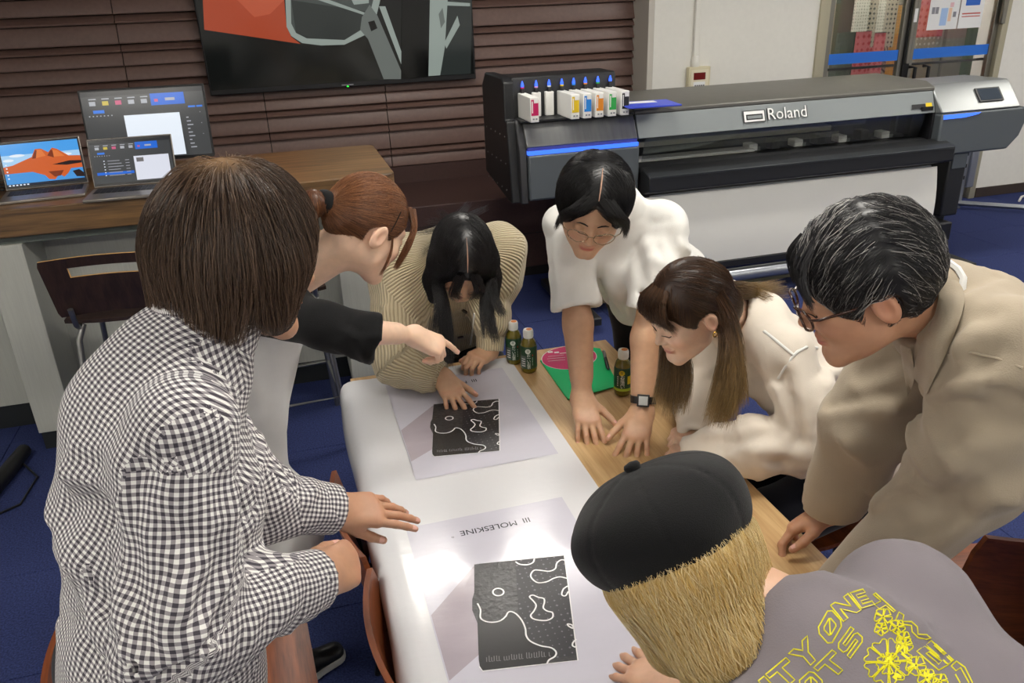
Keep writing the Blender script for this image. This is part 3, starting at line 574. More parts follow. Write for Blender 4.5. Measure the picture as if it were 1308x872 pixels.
# ================================================================== table
wood('oak', '#b08a5a', '#cfae7e', 6, 1, .45); mat('leg_black', '#1b1b1d', .4, metal=.3); mat('oak_edge', '#c4a070', .5)
TB = .70; TX0_, TX1_, TY0_, TY1_ = .105, 1.005, .64, 2.415
tb = thing('table', 'long oak meeting table half covered by a printed white sheet', 'table', (.545, 1.53, 0))
MB().box((TX0_-.545, TY0_-1.53, TB-.028), (TX1_-.545, TY1_-1.53, TB)).build('tabletop', 'oak', tb, bevel=.002)
for sx in (-1, 1):
    for sy in (-1, 1): MB().box((sx*.40-.022, sy*.82-.022, 0), (sx*.40+.022, sy*.82+.022, TB-.028)).build('leg', 'leg_black', tb, bevel=.003)
MB().box((-.40, -.80, TB-.075), (-.37, .80, TB-.03)).box((.37, -.80, TB-.075), (.40, .80, TB-.03)).build('apron_rail', 'leg_black', tb)
# printed paper roll sheet, draped over the long edge
mat('gloss_paper', '#dedee1', .17, noise=.0, bump=.09, bscale=30, stretch=(1, 2.2, 1), coat=.15); ph = TB+.003
sh = thing('printed_sheet', 'glossy white sheet with two notebook prints draped over the table', 'paper sheet', (.1, 1.5, TB))
PX1, PY0, PY1 = .638, .66, 2.385
prof = [(PX1, .003)]+[(x, .003+.0008*math.sin(x*23)) for x in np.linspace(PX1-.03, .16, 14)]+[(.135, .0045), (.112, .005), (.096, .003), (.080, -.004), (.068, -.018), (.061, -.038), (.060, -.06), (.063, -.08), (.068, -.095)]
G = []
for yv in np.linspace(PY0, PY1, 40):
    wv = .004*math.sin(yv*5.1+.6)+.003*math.sin(yv*11)
    G.append([(x-.1 + (wv*min(1, max(0, (.08-x)/.02)) if x < .08 else 0), yv-1.5 + (.006*(x-.3) if yv == PY1 else 0), z) for x, z in prof])
MB().grid(G, (0, 0, .0006)).build('paper', 'gloss_paper', sh, smooth=60)
mat('print_lilac', '#cfcdd9', .19, coat=.12, noise=.03, nscale=5, bump=.09, bscale=30, stretch=(1, 2.2, 1)); mat('print_mauve', '#b3a9b2', .2, coat=.12, noise=.06, nscale=6, bump=.09, bscale=30, stretch=(1, 2.2, 1)); mat('book_smooth', '#343334', .22, coat=.2, noise=.08, nscale=12); mat('print_line', '#f2f2f2', .2); mat('print_ink', '#3a3a40', .25); mat('emboss', '#7a787a', .25)
m = mat('book_tex', '#3a393b', .28, noise=.30, nscale=90, bump=.25)
_ = pattern('book_pat', '#67646c', '#29282d', 70, 'cell'); MATS['book_pat'].node_tree.nodes['Principled BSDF'].inputs['Roughness'].default_value = .35; [n_ for n_ in MATS['book_pat'].node_tree.nodes if n_.type == 'VALTORGB'][0].color_ramp.elements[1].position = .42
crop = lambda x, y: (510+x/3.603, 630+y/3.603)
T2 = pz(518.3, 675, ph)[:2]
def loc2(x, y): q = pz(*crop(x, y), ph)[:2]-T2; return q
def resample(pts, closed=False, n=6):
    pts = [np.array(p, float) for p in pts]; out = []; m = len(pts)
    rngm = range(m) if closed else range(m-1)
    for i in rngm:
        p0 = pts[(i-1) % m] if closed or i > 0 else pts[i]; p1 = pts[i]; p2 = pts[(i+1) % m]; p3 = pts[(i+2) % m] if closed or i+2 < m else p2
        for k in range(n):
            t = k/n; out.append(.5*((2*p1)+(-p0+p2)*t+(2*p0-5*p1+4*p2-p3)*t*t+(-p0+3*p1-3*p2+p3)*t**3))
    if not closed: out.append(pts[-1])
    return out
main_c = [(360, 510), (374, 540), (374, 575), (395, 592), (430, 597), (465, 590), (490, 570), (500, 553), (515, 548), (540, 560), (565, 590), (580, 625), (585, 660), (605, 685), (650, 705), (700, 715), (722, 735), (715, 755), (690, 770), (680, 788)]
curves = [(main_c, False), ([(456+25*math.cos(a), 458+17*math.sin(a)) for a in np.linspace(0, 2*math.pi, 10)[:-1]], True),
 ([(600, 480), (615, 472), (640, 482), (665, 488), (668, 505), (663, 530), (680, 545), (705, 553), (705, 575), (680, 588), (645, 588), (615, 580), (605, 565), (620, 545), (630, 520), (618, 500)], True),
 ([(535, 318), (555, 330), (590, 332), (615, 322), (622, 305)], False),
 ([(765, 312), (745, 310), (725, 325), (718, 350), (690, 362), (650, 358), (620, 358), (605, 380), (615, 400), (640, 415), (680, 410), (710, 395), (740, 388), (772, 395)], False),
 ([(775, 430), (755, 445), (748, 470), (765, 475), (778, 455)], False), ([(775, 605), (795, 610), (800, 625), (780, 615)], True), ([(815, 675), (800, 690), (798, 705), (812, 712)], False)]
book = [(345, 330), (370, 326), (760, 288), (820, 770), (385, 818), (372, 806), (366, 770), (360, 600), (336, 540), (336, 490), (345, 460)]
def flat(parent, name, pts, m, z, off):
    P = [(p[0]+off[0], p[1]+off[1], z) for p in pts]; n = len(P)
    return MB().add(P, [tuple(range(n))]).build(name, m, parent)
def ribbon(parent, name, pts, w, m, z, off, closed=False):
    pts = [np.array(p) for p in pts]; n = len(pts); vs = []; fs = []
    for i in range(n):
        t = (pts[(i+1) % n]-pts[i-1]) if closed else pts[min(i+1, n-1)]-pts[max(i-1, 0)]
        t = t/(np.linalg.norm(t)+1e-9); q = np.array([-t[1], t[0]])*w/2
        vs += [(*(pts[i]+q+off), z), (*(pts[i]-q+off), z)]
    for i in range(n if closed else n-1): j = (i+1) % n; fs.append((2*i, 2*i+1, 2*j+1, 2*j))
    return MB().add(vs, fs).build(name, m, parent)
def artwork(origin, length):
    off = np.array(origin)-np.array([.1, 1.5]); W = .387
    root = flat(sh, 'print_area', [(0, 0), (W, 0), (W, -length), (0, -length)], 'print_lilac', .0042, off)
    s = flat(root, 'print_shade', [(0.003, -.30), loc2(345, 335), loc2(360, 600), loc2(366, 745), (.003, -.475)], 'print_mauve', .0045, off)
    flat(root, 'print_notebook', [loc2(*p) for p in book], 'book_tex', .0048, off)
    flat(root, 'print_pattern', [loc2(*p) for p in ((535, 312), (758, 290), (812, 745), (722, 760), (722, 735), (700, 713), (650, 703), (607, 683), (588, 655), (583, 622), (566, 588), (548, 565))], 'book_pat', .0050, off)
    cs = resample(main_c[:], False, 4)
    flat(root, 'print_cover', [loc2(*p) for p in list(cs)+[(678, 786), (385, 816), (373, 806), (367, 770), (361, 600)]], 'book_smooth', .0052, off)
    for c, cl in curves: ribbon(root, 'print_line', [loc2(*p) for p in resample(c, cl, 5)], .0033, 'print_line', .0056, off, cl)
    ribbon(root, 'print_line', [loc2(368, 800), loc2(385, 822), loc2(600, 797), loc2(822, 772), loc2(760, 290)], .0022, 'print_line', .0056, off)
    bl = []
    for q in range(26):
        x = 402+q*11.5; y = 770-(x-402)*.09; hh = random.uniform(8, 20)
        if q % 9 == 6: continue
        a, b_, c, d_ = loc2(x, y-hh), loc2(x+8, y-hh-1), loc2(x+9, y+8), loc2(x+1, y+9)
        ribbon(root, 'print_emboss', [a, d_], .0016, 'emboss', .0055, off); 
        if q % 3: ribbon(root, 'print_emboss', [d_, c], .0014, 'emboss', .0055, off)
    tz = .0046
    o = text_obj('print_lettering', 'MOLESKINE', .0262, 'print_ink', Matrix.Translation((off[0]+.185, off[1]-.062, tz)) @ Matrix.Rotation(math.pi+math.radians(-1), 4, 'Z'), root, extrude=.0001)
    for k in range(3):
        x = .270+k*.0065; ribbon(root, 'print_bar', [(x, -.053), (x, -.071)], .0028, 'print_ink', tz, off)
    ribbon(root, 'print_mark', [(.098+.0025*math.cos(a), -.069+.0025*math.sin(a)) for a in np.linspace(0, 2*math.pi, 9)[:-1]], .001, 'print_ink', tz, off, True)
T1 = pz(492.5, 493, ph)[:2]
artwork(T1, .567)
artwork(T2, .80)
MB().box((.3, 0, 0), (.3001, .0001, .0001))
# ================================================================== bottles, folder, pen
mat('tea', '#8a7c2a', .08, trans=.45, coat=.3); mat('label_green', '#1b4229', .35); mat('label_text', '#e8ece4', .5); mat('cap_white', '#efefea', .4); mat('cap_orange', '#e08a4a', .5); mat('clear_pet', '#dfe6d8', .05, trans=.9, alpha=.5); mat('label_grey', '#59605a', .4); mat('lime', '#a9c43a', .35); mat('tag_yellow', '#d9c01a', .4); mat('tag_red', '#b8392c', .4)
def cyl_text(body, size, R, zc, ang, material, parent, name='label_lettering'):
    me = text_mesh(body, size, extrude=.0)
    for v in me.vertices:
        a = ang+v.co.x/R; v.co = Vector((R*math.cos(a), R*math.sin(a), zc+v.co.y))
    me.materials.clear(); me.materials.append(MATS[material]); o = bpy.data.objects.new(name, me); COL.objects.link(o); o.parent = parent
def bottle(x, y, lab, kind):
    t = thing('tea_bottle', lab, 'bottle', (x, y, TB))
    R = .0265
    MB().lathe([(.018, 0), (.024, .004), (R, .012), (R, .085), (.0255, .100), (.021, .113), (.0145, .121), (.0135, .126)], 28).build('body', 'tea' if kind else 'tea', t, smooth=60)
    MB().lathe([(R+.0004, .020 if kind == 0 else .030), (R+.0008, .022 if kind == 0 else .032), (R+.0008, .094), (R-.0004, .097)], 28).build('label', 'label_green', t, smooth=60)
    MB().lathe([(.0150, .122), (.0160, .124), (.0160, .146), (.0145, .150), (.004, .1503)], 24).build('cap', 'cap_white', t, smooth=40)
    MB().lathe([(.0095, .1503), (.0095, .1508)], 16, (.003, -.001, 0)).build('cap_print', 'cap_orange', t)
    for q in range(24): a = q*math.pi/12; MB().box((-.0004, -.0004, .126), (.0004, .0004, .145)).build('cap_rib', 'cap_white', t, loc=(.0161*math.cos(a), .0161*math.sin(a), 0))
    fa = math.atan2(-y, -x)     # side towards the room's front
    Rl = R+.0012
    def patch(a0, a1, z0, z1, m, name, RR_=Rl):
        vs = []; n = 8
        for i in range(n+1): a = a0+(a1-a0)*i/n; vs += [(RR_*math.cos(a), RR_*math.sin(a), z0), (RR_*math.cos(a), RR_*math.sin(a), z1)]
        MB().add(vs, [(2*i, 2*i+2, 2*i+3, 2*i+1) for i in range(n)]).build(name, m, t, smooth=180)
    # round emblem
    def disc(a0, zc, rad, m, RR_):
        vs = [(RR_*math.cos(a0), RR_*math.sin(a0), zc)]+[(RR_*math.cos(a0+rad/R*math.cos(q)), RR_*math.sin(a0+rad/R*math.cos(q)), zc+rad*math.sin(q)) for q in np.linspace(0, 2*math.pi, 17)[:-1]]
        MB().add(vs, [(0, i, i % 16+1) for i in range(1, 17)]).build('label_emblem', m, t, smooth=180)
    disc(fa-.1, .083, .0085, 'label_text' if kind == 0 else 'tag_yellow', Rl); cyl_text('茶', .011, Rl+.0003, .083, fa-.1, 'label_green', t)
    for q, ch in enumerate('お〜いお茶' if kind == 0 else 'お茶濃い'): cyl_text(ch, .0135 if kind == 0 else .015, Rl+.0002, .069-q*.0105, fa-.02, 'label_text', t)
    if kind == 0:
        patch(fa-1.1, fa-.35, .026, .066, 'label_grey', 'label_panel'); patch(fa+.40, fa+.52, .066, .072, 'tag_red', 'label_tag')
        for q in range(5): patch(fa+.40, fa+.48, .034+q*.006, .0365+q*.006, 'label_text', 'label_line')
        for q in range(4): patch(fa-.95, fa-.45, .030+q*.008, .0325+q*.008, 'label_text', 'label_line', Rl+.0003)
    else:
        patch(fa+.55, fa+1.0, .045, .072, 'tag_yellow', 'label_panel'); patch(fa-1.3, fa+1.3, .022, .031, 'lime', 'label_band', R+.0009)
        for q in range(5): patch(fa-.62, fa-.52, .040+q*.007, .0435+q*.007, 'label_text', 'label_line')
    return t
p1 = pz(657, 463, TB); p2 = pz(676, 474, TB); p3 = pz(795, 503, TB)
bottle(p1[0], p1[1], 'green tea bottle beside the beige cardigan sleeve, behind another bottle', 0)
bottle(p2[0], p2[1], 'green tea bottle standing next to the green plastic folder edge', 0)
bottle(p3[0], p3[1], 'green tea bottle with yellow emblem between folder and wristwatch', 1)
mat('folder_green', '#1cc878', .25, coat=.3); mat('folder_pink', '#cc2f68', .3, coat=.3)
F = [pz(*p, TB) for p in ((690, 462), (725, 511), (788, 494), (765, 447), (735, 443))]
fc_ = np.mean(F, axis=0)
t = thing('plastic_folder', 'bright green plastic folder with a magenta oval on the oak table', 'folder', (fc_[0], fc_[1], TB))
base = [(p[0]-fc_[0], p[1]-fc_[1]) for p in F]
MB().prism(base, 2, 0.0002, .006).build('cover', 'folder_green', t, bevel=.001); MB().prism([(x*1.01+.002, y*1.01-.004) for x, y in base], 2, .0062, .0075).build('flap', 'folder_green', t)
oc = pz(727, 459, TB); e1 = pz(692, 462, TB)-oc; e2 = pz(730, 474, TB)-oc
ov = [((oc+e1*math.cos(a)+e2*math.sin(a))[0]-fc_[0], (oc+e1*math.cos(a)+e2*math.sin(a))[1]-fc_[1]) for a in np.linspace(0, 2*math.pi, 41)[:-1]]
MB().prism([(x*1.0, y) for x, y in ov], 2, .0076, .0079).build('magenta_oval', 'folder_pink', t)
ribbon(t, 'oval_edge', [np.array(p) for p in ov], .0025, 'label_text', .0082, np.zeros(2), True)
for (x0, y0, x1, y1, w) in ((700, 452.5, 706, 452, .012), (708, 453, 714, 452.5, .012), (700, 458, 720, 456, .002), (699, 461, 722, 459, .002), (700, 464, 722, 462, .002), (715, 454, 726, 453, .005)):
    a = pz(x0, y0, TB)[:2]-fc_[:2]; b = pz(x1, y1, TB)[:2]-fc_[:2]; ribbon(t, 'printed_text', [a, b], w, 'label_text', .0083, np.zeros(2))
a = pz(753, 465, TB)[:2]-fc_[:2]; b = pz(755, 458, TB)[:2]-fc_[:2]; c = pz(758, 465, TB)[:2]-fc_[:2]
ribbon(t, 'printed_text', [a, b], .004, 'label_text', .0083, np.zeros(2)); ribbon(t, 'printed_text', [pz(757, 457, TB)[:2]-fc_[:2], c], .003, 'label_text', .0083, np.zeros(2))
a = pz(771, 453, TB); b = pz(777, 477, TB); c = (a+b)/2; dv = (b-a)/np.linalg.norm(b-a); L_ = .145
t = thing('ballpoint_pen', 'black and silver ballpoint pen lying on the green folder', 'pen', (c[0], c[1], TB+.0078))
P_ = lambda s: dv*s*L_/2+np.array([0, 0, .006])
MB().tube([P_(-.2), P_(.75), P_(1.0)], [.0055, .0055, .0015], 12).build('barrel', 'black_plastic', t, smooth=50); MB().tube([P_(-1.0), P_(-.95), P_(-.2)], [.003, .0055, .0056], 12).build('upper_barrel', 'steel', t, smooth=50)
MB().tube([P_(-.85)+[0, 0, .004], P_(-.8)+[0, 0, .008], P_(-.25)+[0, 0, .007]], .0018, 6).build('clip', 'steel', t)
# ================================================================== chairs
wood('red_ply', '#5a2c16', '#8a4a26', 7, 1, .35); mat('ply_rim', '#b0703c', .45)
def chair(loc, rz, lab, H=.30, z0=.47):
    t = thing('plywood_chair', lab, 'chair', loc, rz)       # backrest on the -x side, sitter faces +x
    G = []
    for i in range(13):
        u = -1+2*i/12; row = []
        for j in range(9):
            v = j/8; wdt = .21*(1-.10*abs(v-.5)); row.append((-.225+.03*(u*u)-.06*v, wdt*u*(1-.06*(v > .9)), z0+H*v))
        G.append(row)
    m = MB(); m.grid(G, (.012, 0, 0)); m.build('backrest', 'red_ply', t, smooth=40)
    G = [[(-.20+.40*j/8, .205*(-1+2*i/8)*(1-.05*(j == 8)), .445+.012*((i-4)/4)**2-.02*max(0, j-6)/2-.0) for j in range(9)] for i in range(9)]
    MB().grid(G, (0, 0, .013)).build('seat', 'red_ply', t, smooth=40)
    for sy in (-1, 1):
        MB().tube([(-.238, sy*.13, .60), (-.225, sy*.14, .44), (-.19, sy*.16, .415), (.16, sy*.16, .415), (.185, sy*.165, .39), (.20, sy*.18, 0)], .010, 8).build('front_leg', 'leg_black', t, smooth=60)
        MB().tube([(-.12, sy*.16, .415), (-.16, sy*.17, .38), (-.22, sy*.19, 0)], .010, 8).build('rear_leg', 'leg_black', t, smooth=60)
    MB().tube([(-.05, -.16, .415), (-.05, .16, .415)], .008, 8).build('cross_bar', 'leg_black', t)
    return t
chair((.285, 1.665, 0), math.radians(5), 'plywood chair pushed under the table beside the raised hand', .285, .44)
chair((.318, 1.235, 0), math.radians(2), 'plywood chair pushed under the sheet in front of the checked shirt', .285, .44)
chair((-.295, 1.41, 0), math.radians(4), 'brown plywood chair whose seat shows below the checked shirt', .21)
chair((1.42, 1.66, 0), math.radians(180), 'plywood chair under the person in the cream blouse', .24)
chair((.50, 2.84, 0), math.radians(-90), 'plywood chair under the person in the beige cardigan', .24)
# ================================================================== figure tools: distance fields meshed by surface nets
A = lambda *v: np.array(v, float)
def unit(v): v = np.asarray(v, float); return v/(np.linalg.norm(v)+1e-12)
def smin(a, b, k):
    if k <= 0: return np.minimum(a, b)
    h = np.clip(.5+.5*(b-a)/k, 0, 1); return b+(a-b)*h-k*h*(1-h)
def smax(a, b, k): return -smin(-a, -b, k)
def rc(P, a, b, ra, rb):
    ba = b-a; L2 = ba@ba+1e-12; h = np.clip((P-a)@ba/L2, 0, 1)
    return np.linalg.norm(P-a-h[:, None]*ba, axis=1)-(ra+(rb-ra)*h)
def ell(P, c, R, r):
    q = (P-c)@np.asarray(R).T; r = np.asarray(r, float); k0 = np.linalg.norm(q/r, axis=1); k1 = np.linalg.norm(q/(r*r), axis=1)+1e-9
    return k0*(k0-1)/k1
class F:
    """a field: list of primitives joined smoothly"""
    def __init__(s): s.p = []
    def c(s, a, b, ra, rb=None, k=.02): s.p.append(('c', A(*a), A(*b), ra, ra if rb is None else rb, k)); return s
    def chain(s, pts, rs, k=.02):
        for i in range(len(pts)-1): s.c(pts[i], pts[i+1], rs[i], rs[i+1], k)
        return s
    def e(s, c, R, r, k=.02): s.p.append(('e', A(*c), np.array(R), A(*r), 0, k)); return s
    def __call__(s, P):
        d = None
        for q in s.p:
            v = rc(P, q[1], q[2], q[3], q[4]) if q[0] == 'c' else ell(P, q[1], q[2], q[3])
            d = v if d is None else smin(d, v, q[5])
        return d
    def bounds(s, m=.03):
        lo = np.full(3, 1e9); hi = -lo
        for q in s.p:
            if q[0] == 'c':
                for c, r in ((q[1], q[3]), (q[2], q[4])): lo = np.minimum(lo, c-r); hi = np.maximum(hi, c+r)
            else: r = max(q[3]); lo = np.minimum(lo, q[1]-r); hi = np.maximum(hi, q[1]+r)
        return lo-m, hi+m
def nets(fn, lo, hi, h, lip=1.6):
    lo = np.asarray(lo, float); B = 6; n = (np.ceil((np.asarray(hi)-lo)/(h*B)).astype(int))*B+1; nb = (n-1)//B
    V = np.full(tuple(n), 1.0)
    bc = np.stack(np.meshgrid(*[np.arange(k) for k in nb], indexing='ij'), -1).reshape(-1, 3)
    ctr = lo+(bc*B+B/2)*h; dv = fn(ctr); act = np.abs(dv) < lip*B*h*.87
    g = np.arange(B+1); loc = np.stack(np.meshgrid(g, g, g, indexing='ij'), -1).reshape(-1, 3)
    for i in np.where(~act)[0]:
        if dv[i] < 0: a = bc[i]*B; V[a[0]:a[0]+B+1, a[1]:a[1]+B+1, a[2]:a[2]+B+1] = -1.0
    ai = np.where(act)[0]
    for s in range(0, len(ai), 40):
        ids = ai[s:s+40]; idx = (bc[ids][:, None, :]*B+loc[None]).reshape(-1, 3)
        V[idx[:, 0], idx[:, 1], idx[:, 2]] = fn(lo+idx*h)
    ins = V < 0
    c8 = [ins[i:n[0]-1+i, j:n[1]-1+j, k:n[2]-1+k] for i in (0, 1) for j in (0, 1) for k in (0, 1)]
    sm = sum(c.astype(np.int8) for c in c8); cell = (sm > 0) & (sm < 8); ci = np.argwhere(cell)
    idm = np.full(cell.shape, -1, np.int64); idm[cell] = np.arange(len(ci))
    acc = np.zeros((len(ci), 3)); cnt = np.zeros(len(ci))
    for ax in range(3):
        o = [a for a in range(3) if a != ax]
        for u in (0, 1):
            for w in (0, 1):
                c0 = ci.copy(); c0[:, o[0]] += u; c0[:, o[1]] += w; c1 = c0.copy(); c1[:, ax] += 1
                a = V[c0[:, 0], c0[:, 1], c0[:, 2]]; b = V[c1[:, 0], c1[:, 1], c1[:, 2]]; x = (a < 0) != (b < 0)
                t = np.where(x, a/np.where(x, a-b, 1), 0); p = c0.astype(float); p[:, ax] += t
                acc[x] += p[x]; cnt[x] += 1
    vert = lo+acc/cnt[:, None]*h
    quads = []
    for ax in range(3):
        u, w = (ax+1) % 3, (ax+2) % 3
        s0 = [slice(None)]*3; s1 = [slice(None)]*3; s0[ax] = slice(0, -1); s1[ax] = slice(1, None)
        ch = ins[tuple(s0)] != ins[tuple(s1)]; e = np.argwhere(ch)
        ok = (e[:, u] > 0) & (e[:, w] > 0) & (e[:, u] < n[u]-1) & (e[:, w] < n[w]-1); e = e[ok]
        if len(e) == 0: continue
        def cid(du, dw): q = e.copy(); q[:, u] += du; q[:, w] += dw; return idm[q[:, 0], q[:, 1], q[:, 2]]
        q = np.stack([cid(-1, -1), cid(0, -1), cid(0, 0), cid(-1, 0)], 1)
        flip = ~ins[e[:, 0], e[:, 1], e[:, 2]]; q[flip] = q[flip][:, ::-1]; quads.append(q)
    return vert, np.concatenate(quads)
def grad(fn, P, e=.0015):
    g = np.stack([fn(P+A(e, 0, 0))-fn(P-A(e, 0, 0)), fn(P+A(0, e, 0))-fn(P-A(0, e, 0)), fn(P+A(0, 0, e))-fn(P-A(0, 0, e))], 1)
    return g/(np.linalg.norm(g, axis=1)[:, None]+1e-9)
def np_mesh(name, verts, faces, material, parent=None, base=None, col=None, uv=None, smooth=True):
    """faces: (n,3) or (n,4) index array"""
    b = np.zeros(3) if base is None else base
    me = bpy.data.meshes.new(name); k = faces.shape[1]
    me.vertices.add(len(verts)); me.vertices.foreach_set('co', (verts-b).astype(np.float32).ravel())
    me.loops.add(faces.size); me.loops.foreach_set('vertex_index', faces.astype(np.int32).ravel())
    me.polygons.add(len(faces)); me.polygons.foreach_set('loop_start', np.arange(0, faces.size, k, dtype=np.int32)); me.polygons.foreach_set('loop_total', np.full(len(faces), k, np.int32))
    me.polygons.foreach_set('use_smooth', np.full(len(faces), smooth)); me.update(calc_edges=True)
    if col is not None:
        ca = me.color_attributes.new('tint', 'FLOAT_COLOR', 'POINT'); ca.data.foreach_set('color', np.concatenate([col, np.ones((len(col), 1))], 1).astype(np.float32).ravel())
    if uv is not None:
        ul = me.uv_layers.new(name='cloth'); ul.data.foreach_set('uv', uv.astype(np.float32).ravel())
    me.materials.append(MATS[material] if isinstance(material, str) else material); me.validate()
    o = bpy.data.objects.new(name, me); COL.objects.link(o)
    if parent is not None: o.parent = parent
    else: o.location = b
    return o
# ---- head --------------------------------------------------------
class Head:
    def __init__(s, c, fwd, up=(0, 0, 1), scale=1.0):
        s.c = A(*c); y = unit(fwd); z = A(*up); x = unit(np.cross(y, z)); z = np.cross(x, y); s.R = np.stack([x, y, z]); s.s = scale
    def w(s, x, y, z): return s.c+s.s*(A(x, y, z)@s.R)
    def loc(s, P): return (P-s.c)@s.R.T/s.s
    def dirw(s, v): return unit(A(*v)@s.R)
def ge(q, c, r, k=None):
    r = A(*r); d = q-A(*c); k0 = np.linalg.norm(d/r, axis=1); k1 = np.linalg.norm(d/(r*r), axis=1)+1e-9; return k0*(k0-1)/k1
def gc(q, a, b, ra, rb): return rc(q, A(*a), A(*b), ra, rb)
def head_local(q, ears=True, fem=0.0):
    ax = np.abs(q[:, 0]); m = q.copy(); m[:, 0] = ax
    d = ge(q, (0, -.014, .030), (.075, .093, .088))
    d = smin(d, ge(q, (0, .030, -.030), (.060-.004*fem, .058, .072)), .03)
    d = smin(d, ge(m, (.034, .046, -.022), (.030, .036, .030)), .02)
    d = smin(d, gc(m, (.046, .012, -.058), (.010, .070, -.094), .020, .016), .03)
    d = smin(d, gc(q, (-.006, .074, -.094), (.006, .074, -.094), .014, .014), .02)
    d = smin(d, gc(m, (.0, .076, .030), (.036, .068, .028), .011, .010), .015)
    d = smax(d, -ge(m, (.031, .094, .006), (.017, .014, .011)), .012)
    d = smin(d, ge(m, (.0305, .072, .006), (.0150, .0130, .0125)), .004)
    d = smin(d, gc(q, (0, .082, .014), (0, .101, -.020), .0065, .0095), .010)
    d = smin(d, ge(m, (.0105, .090, -.026), (.0080, .0100, .0068)), .006)
    d = smin(d, ge(q, (0, .084, -.0530), (.0225, .0100, .0052)), .005)
    d = smin(d, ge(q, (0, .083, -.0625), (.0190, .0105, .0062)), .005)
    d = smax(d, -gc(q, (-.020, .094, -.0575), (.020, .094, -.0575), .0016, .0016), .003)
    if ears:
        e = q.copy(); e[:, 0] = ax; rot = .25; c_, s_ = math.cos(rot), math.sin(rot)
        ee = e-A(.079, -.008, -.004); e2 = np.stack([ee[:, 0]*math.cos(.4)-ee[:, 1]*math.sin(.4)*0, ee[:, 1]*c_-ee[:, 2]*s_*-1*0-ee[:, 2]*s_, ee[:, 1]*s_+ee[:, 2]*c_], 1)
        de = ge(e2, (0, 0, 0), (.0085, .018, .031)); de = smax(de, -ge(e2, (.009, .003, .004), (.007, .011, .020)), .004)
        d = smin(d, de, .006)
    return d
SK = {'pale': '#e2bfa4', 'fair': '#d8ae92', 'tan': '#c89f80', 'warm': '#bf9072'}
def skin_color(P, base, hd=None, tips=(), knuck=()):
    c = np.tile(A(*lin(base)), (len(P), 1))
    if hd is not None:
        q = hd.loc(P); lip = np.exp(-((np.maximum(np.abs(q[:, 0])-.014, 0)/.006)**2+((q[:, 2]+.0575)/.0075)**2))*(q[:, 1] > .072)
        c = c*(1-.75*lip[:, None])+.75*lip[:, None]*A(*lin('#b04a4c'))
        ax = np.abs(q[:, 0]); blush = np.exp(-(((ax-.042)/.022)**2+((q[:, 2]+.025)/.02)**2))*(q[:, 1] > .03)*.22
        ear = np.exp(-(((ax-.079)/.014)**2+((q[:, 1]+.008)/.03)**2+((q[:, 2]+.004)/.035)**2))*.30
        w = np.clip(blush+ear, 0, .5)[:, None]; c = c*(1-w)+w*A(*lin('#d8836a'))
    for t in tips:
        w = (np.exp(-(np.linalg.norm(P-t, axis=1)/.0085)**2)*.45)[:, None]; c = c*(1-w)+w*A(*lin('#d98f80'))
    for t in knuck:
        w = (np.exp(-(np.linalg.norm(P-t, axis=1)/.010)**2)*.28)[:, None]; c = c*(1-w)+w*A(*lin('#b97a5e'))
    return c
mat('skin', '#dcae8b', .48, attr='tint', noise=.05, nscale=60, sss=.12, bump=.04, bscale=300)
mat('nail', '#e6b3a4', .25, coat=.3)
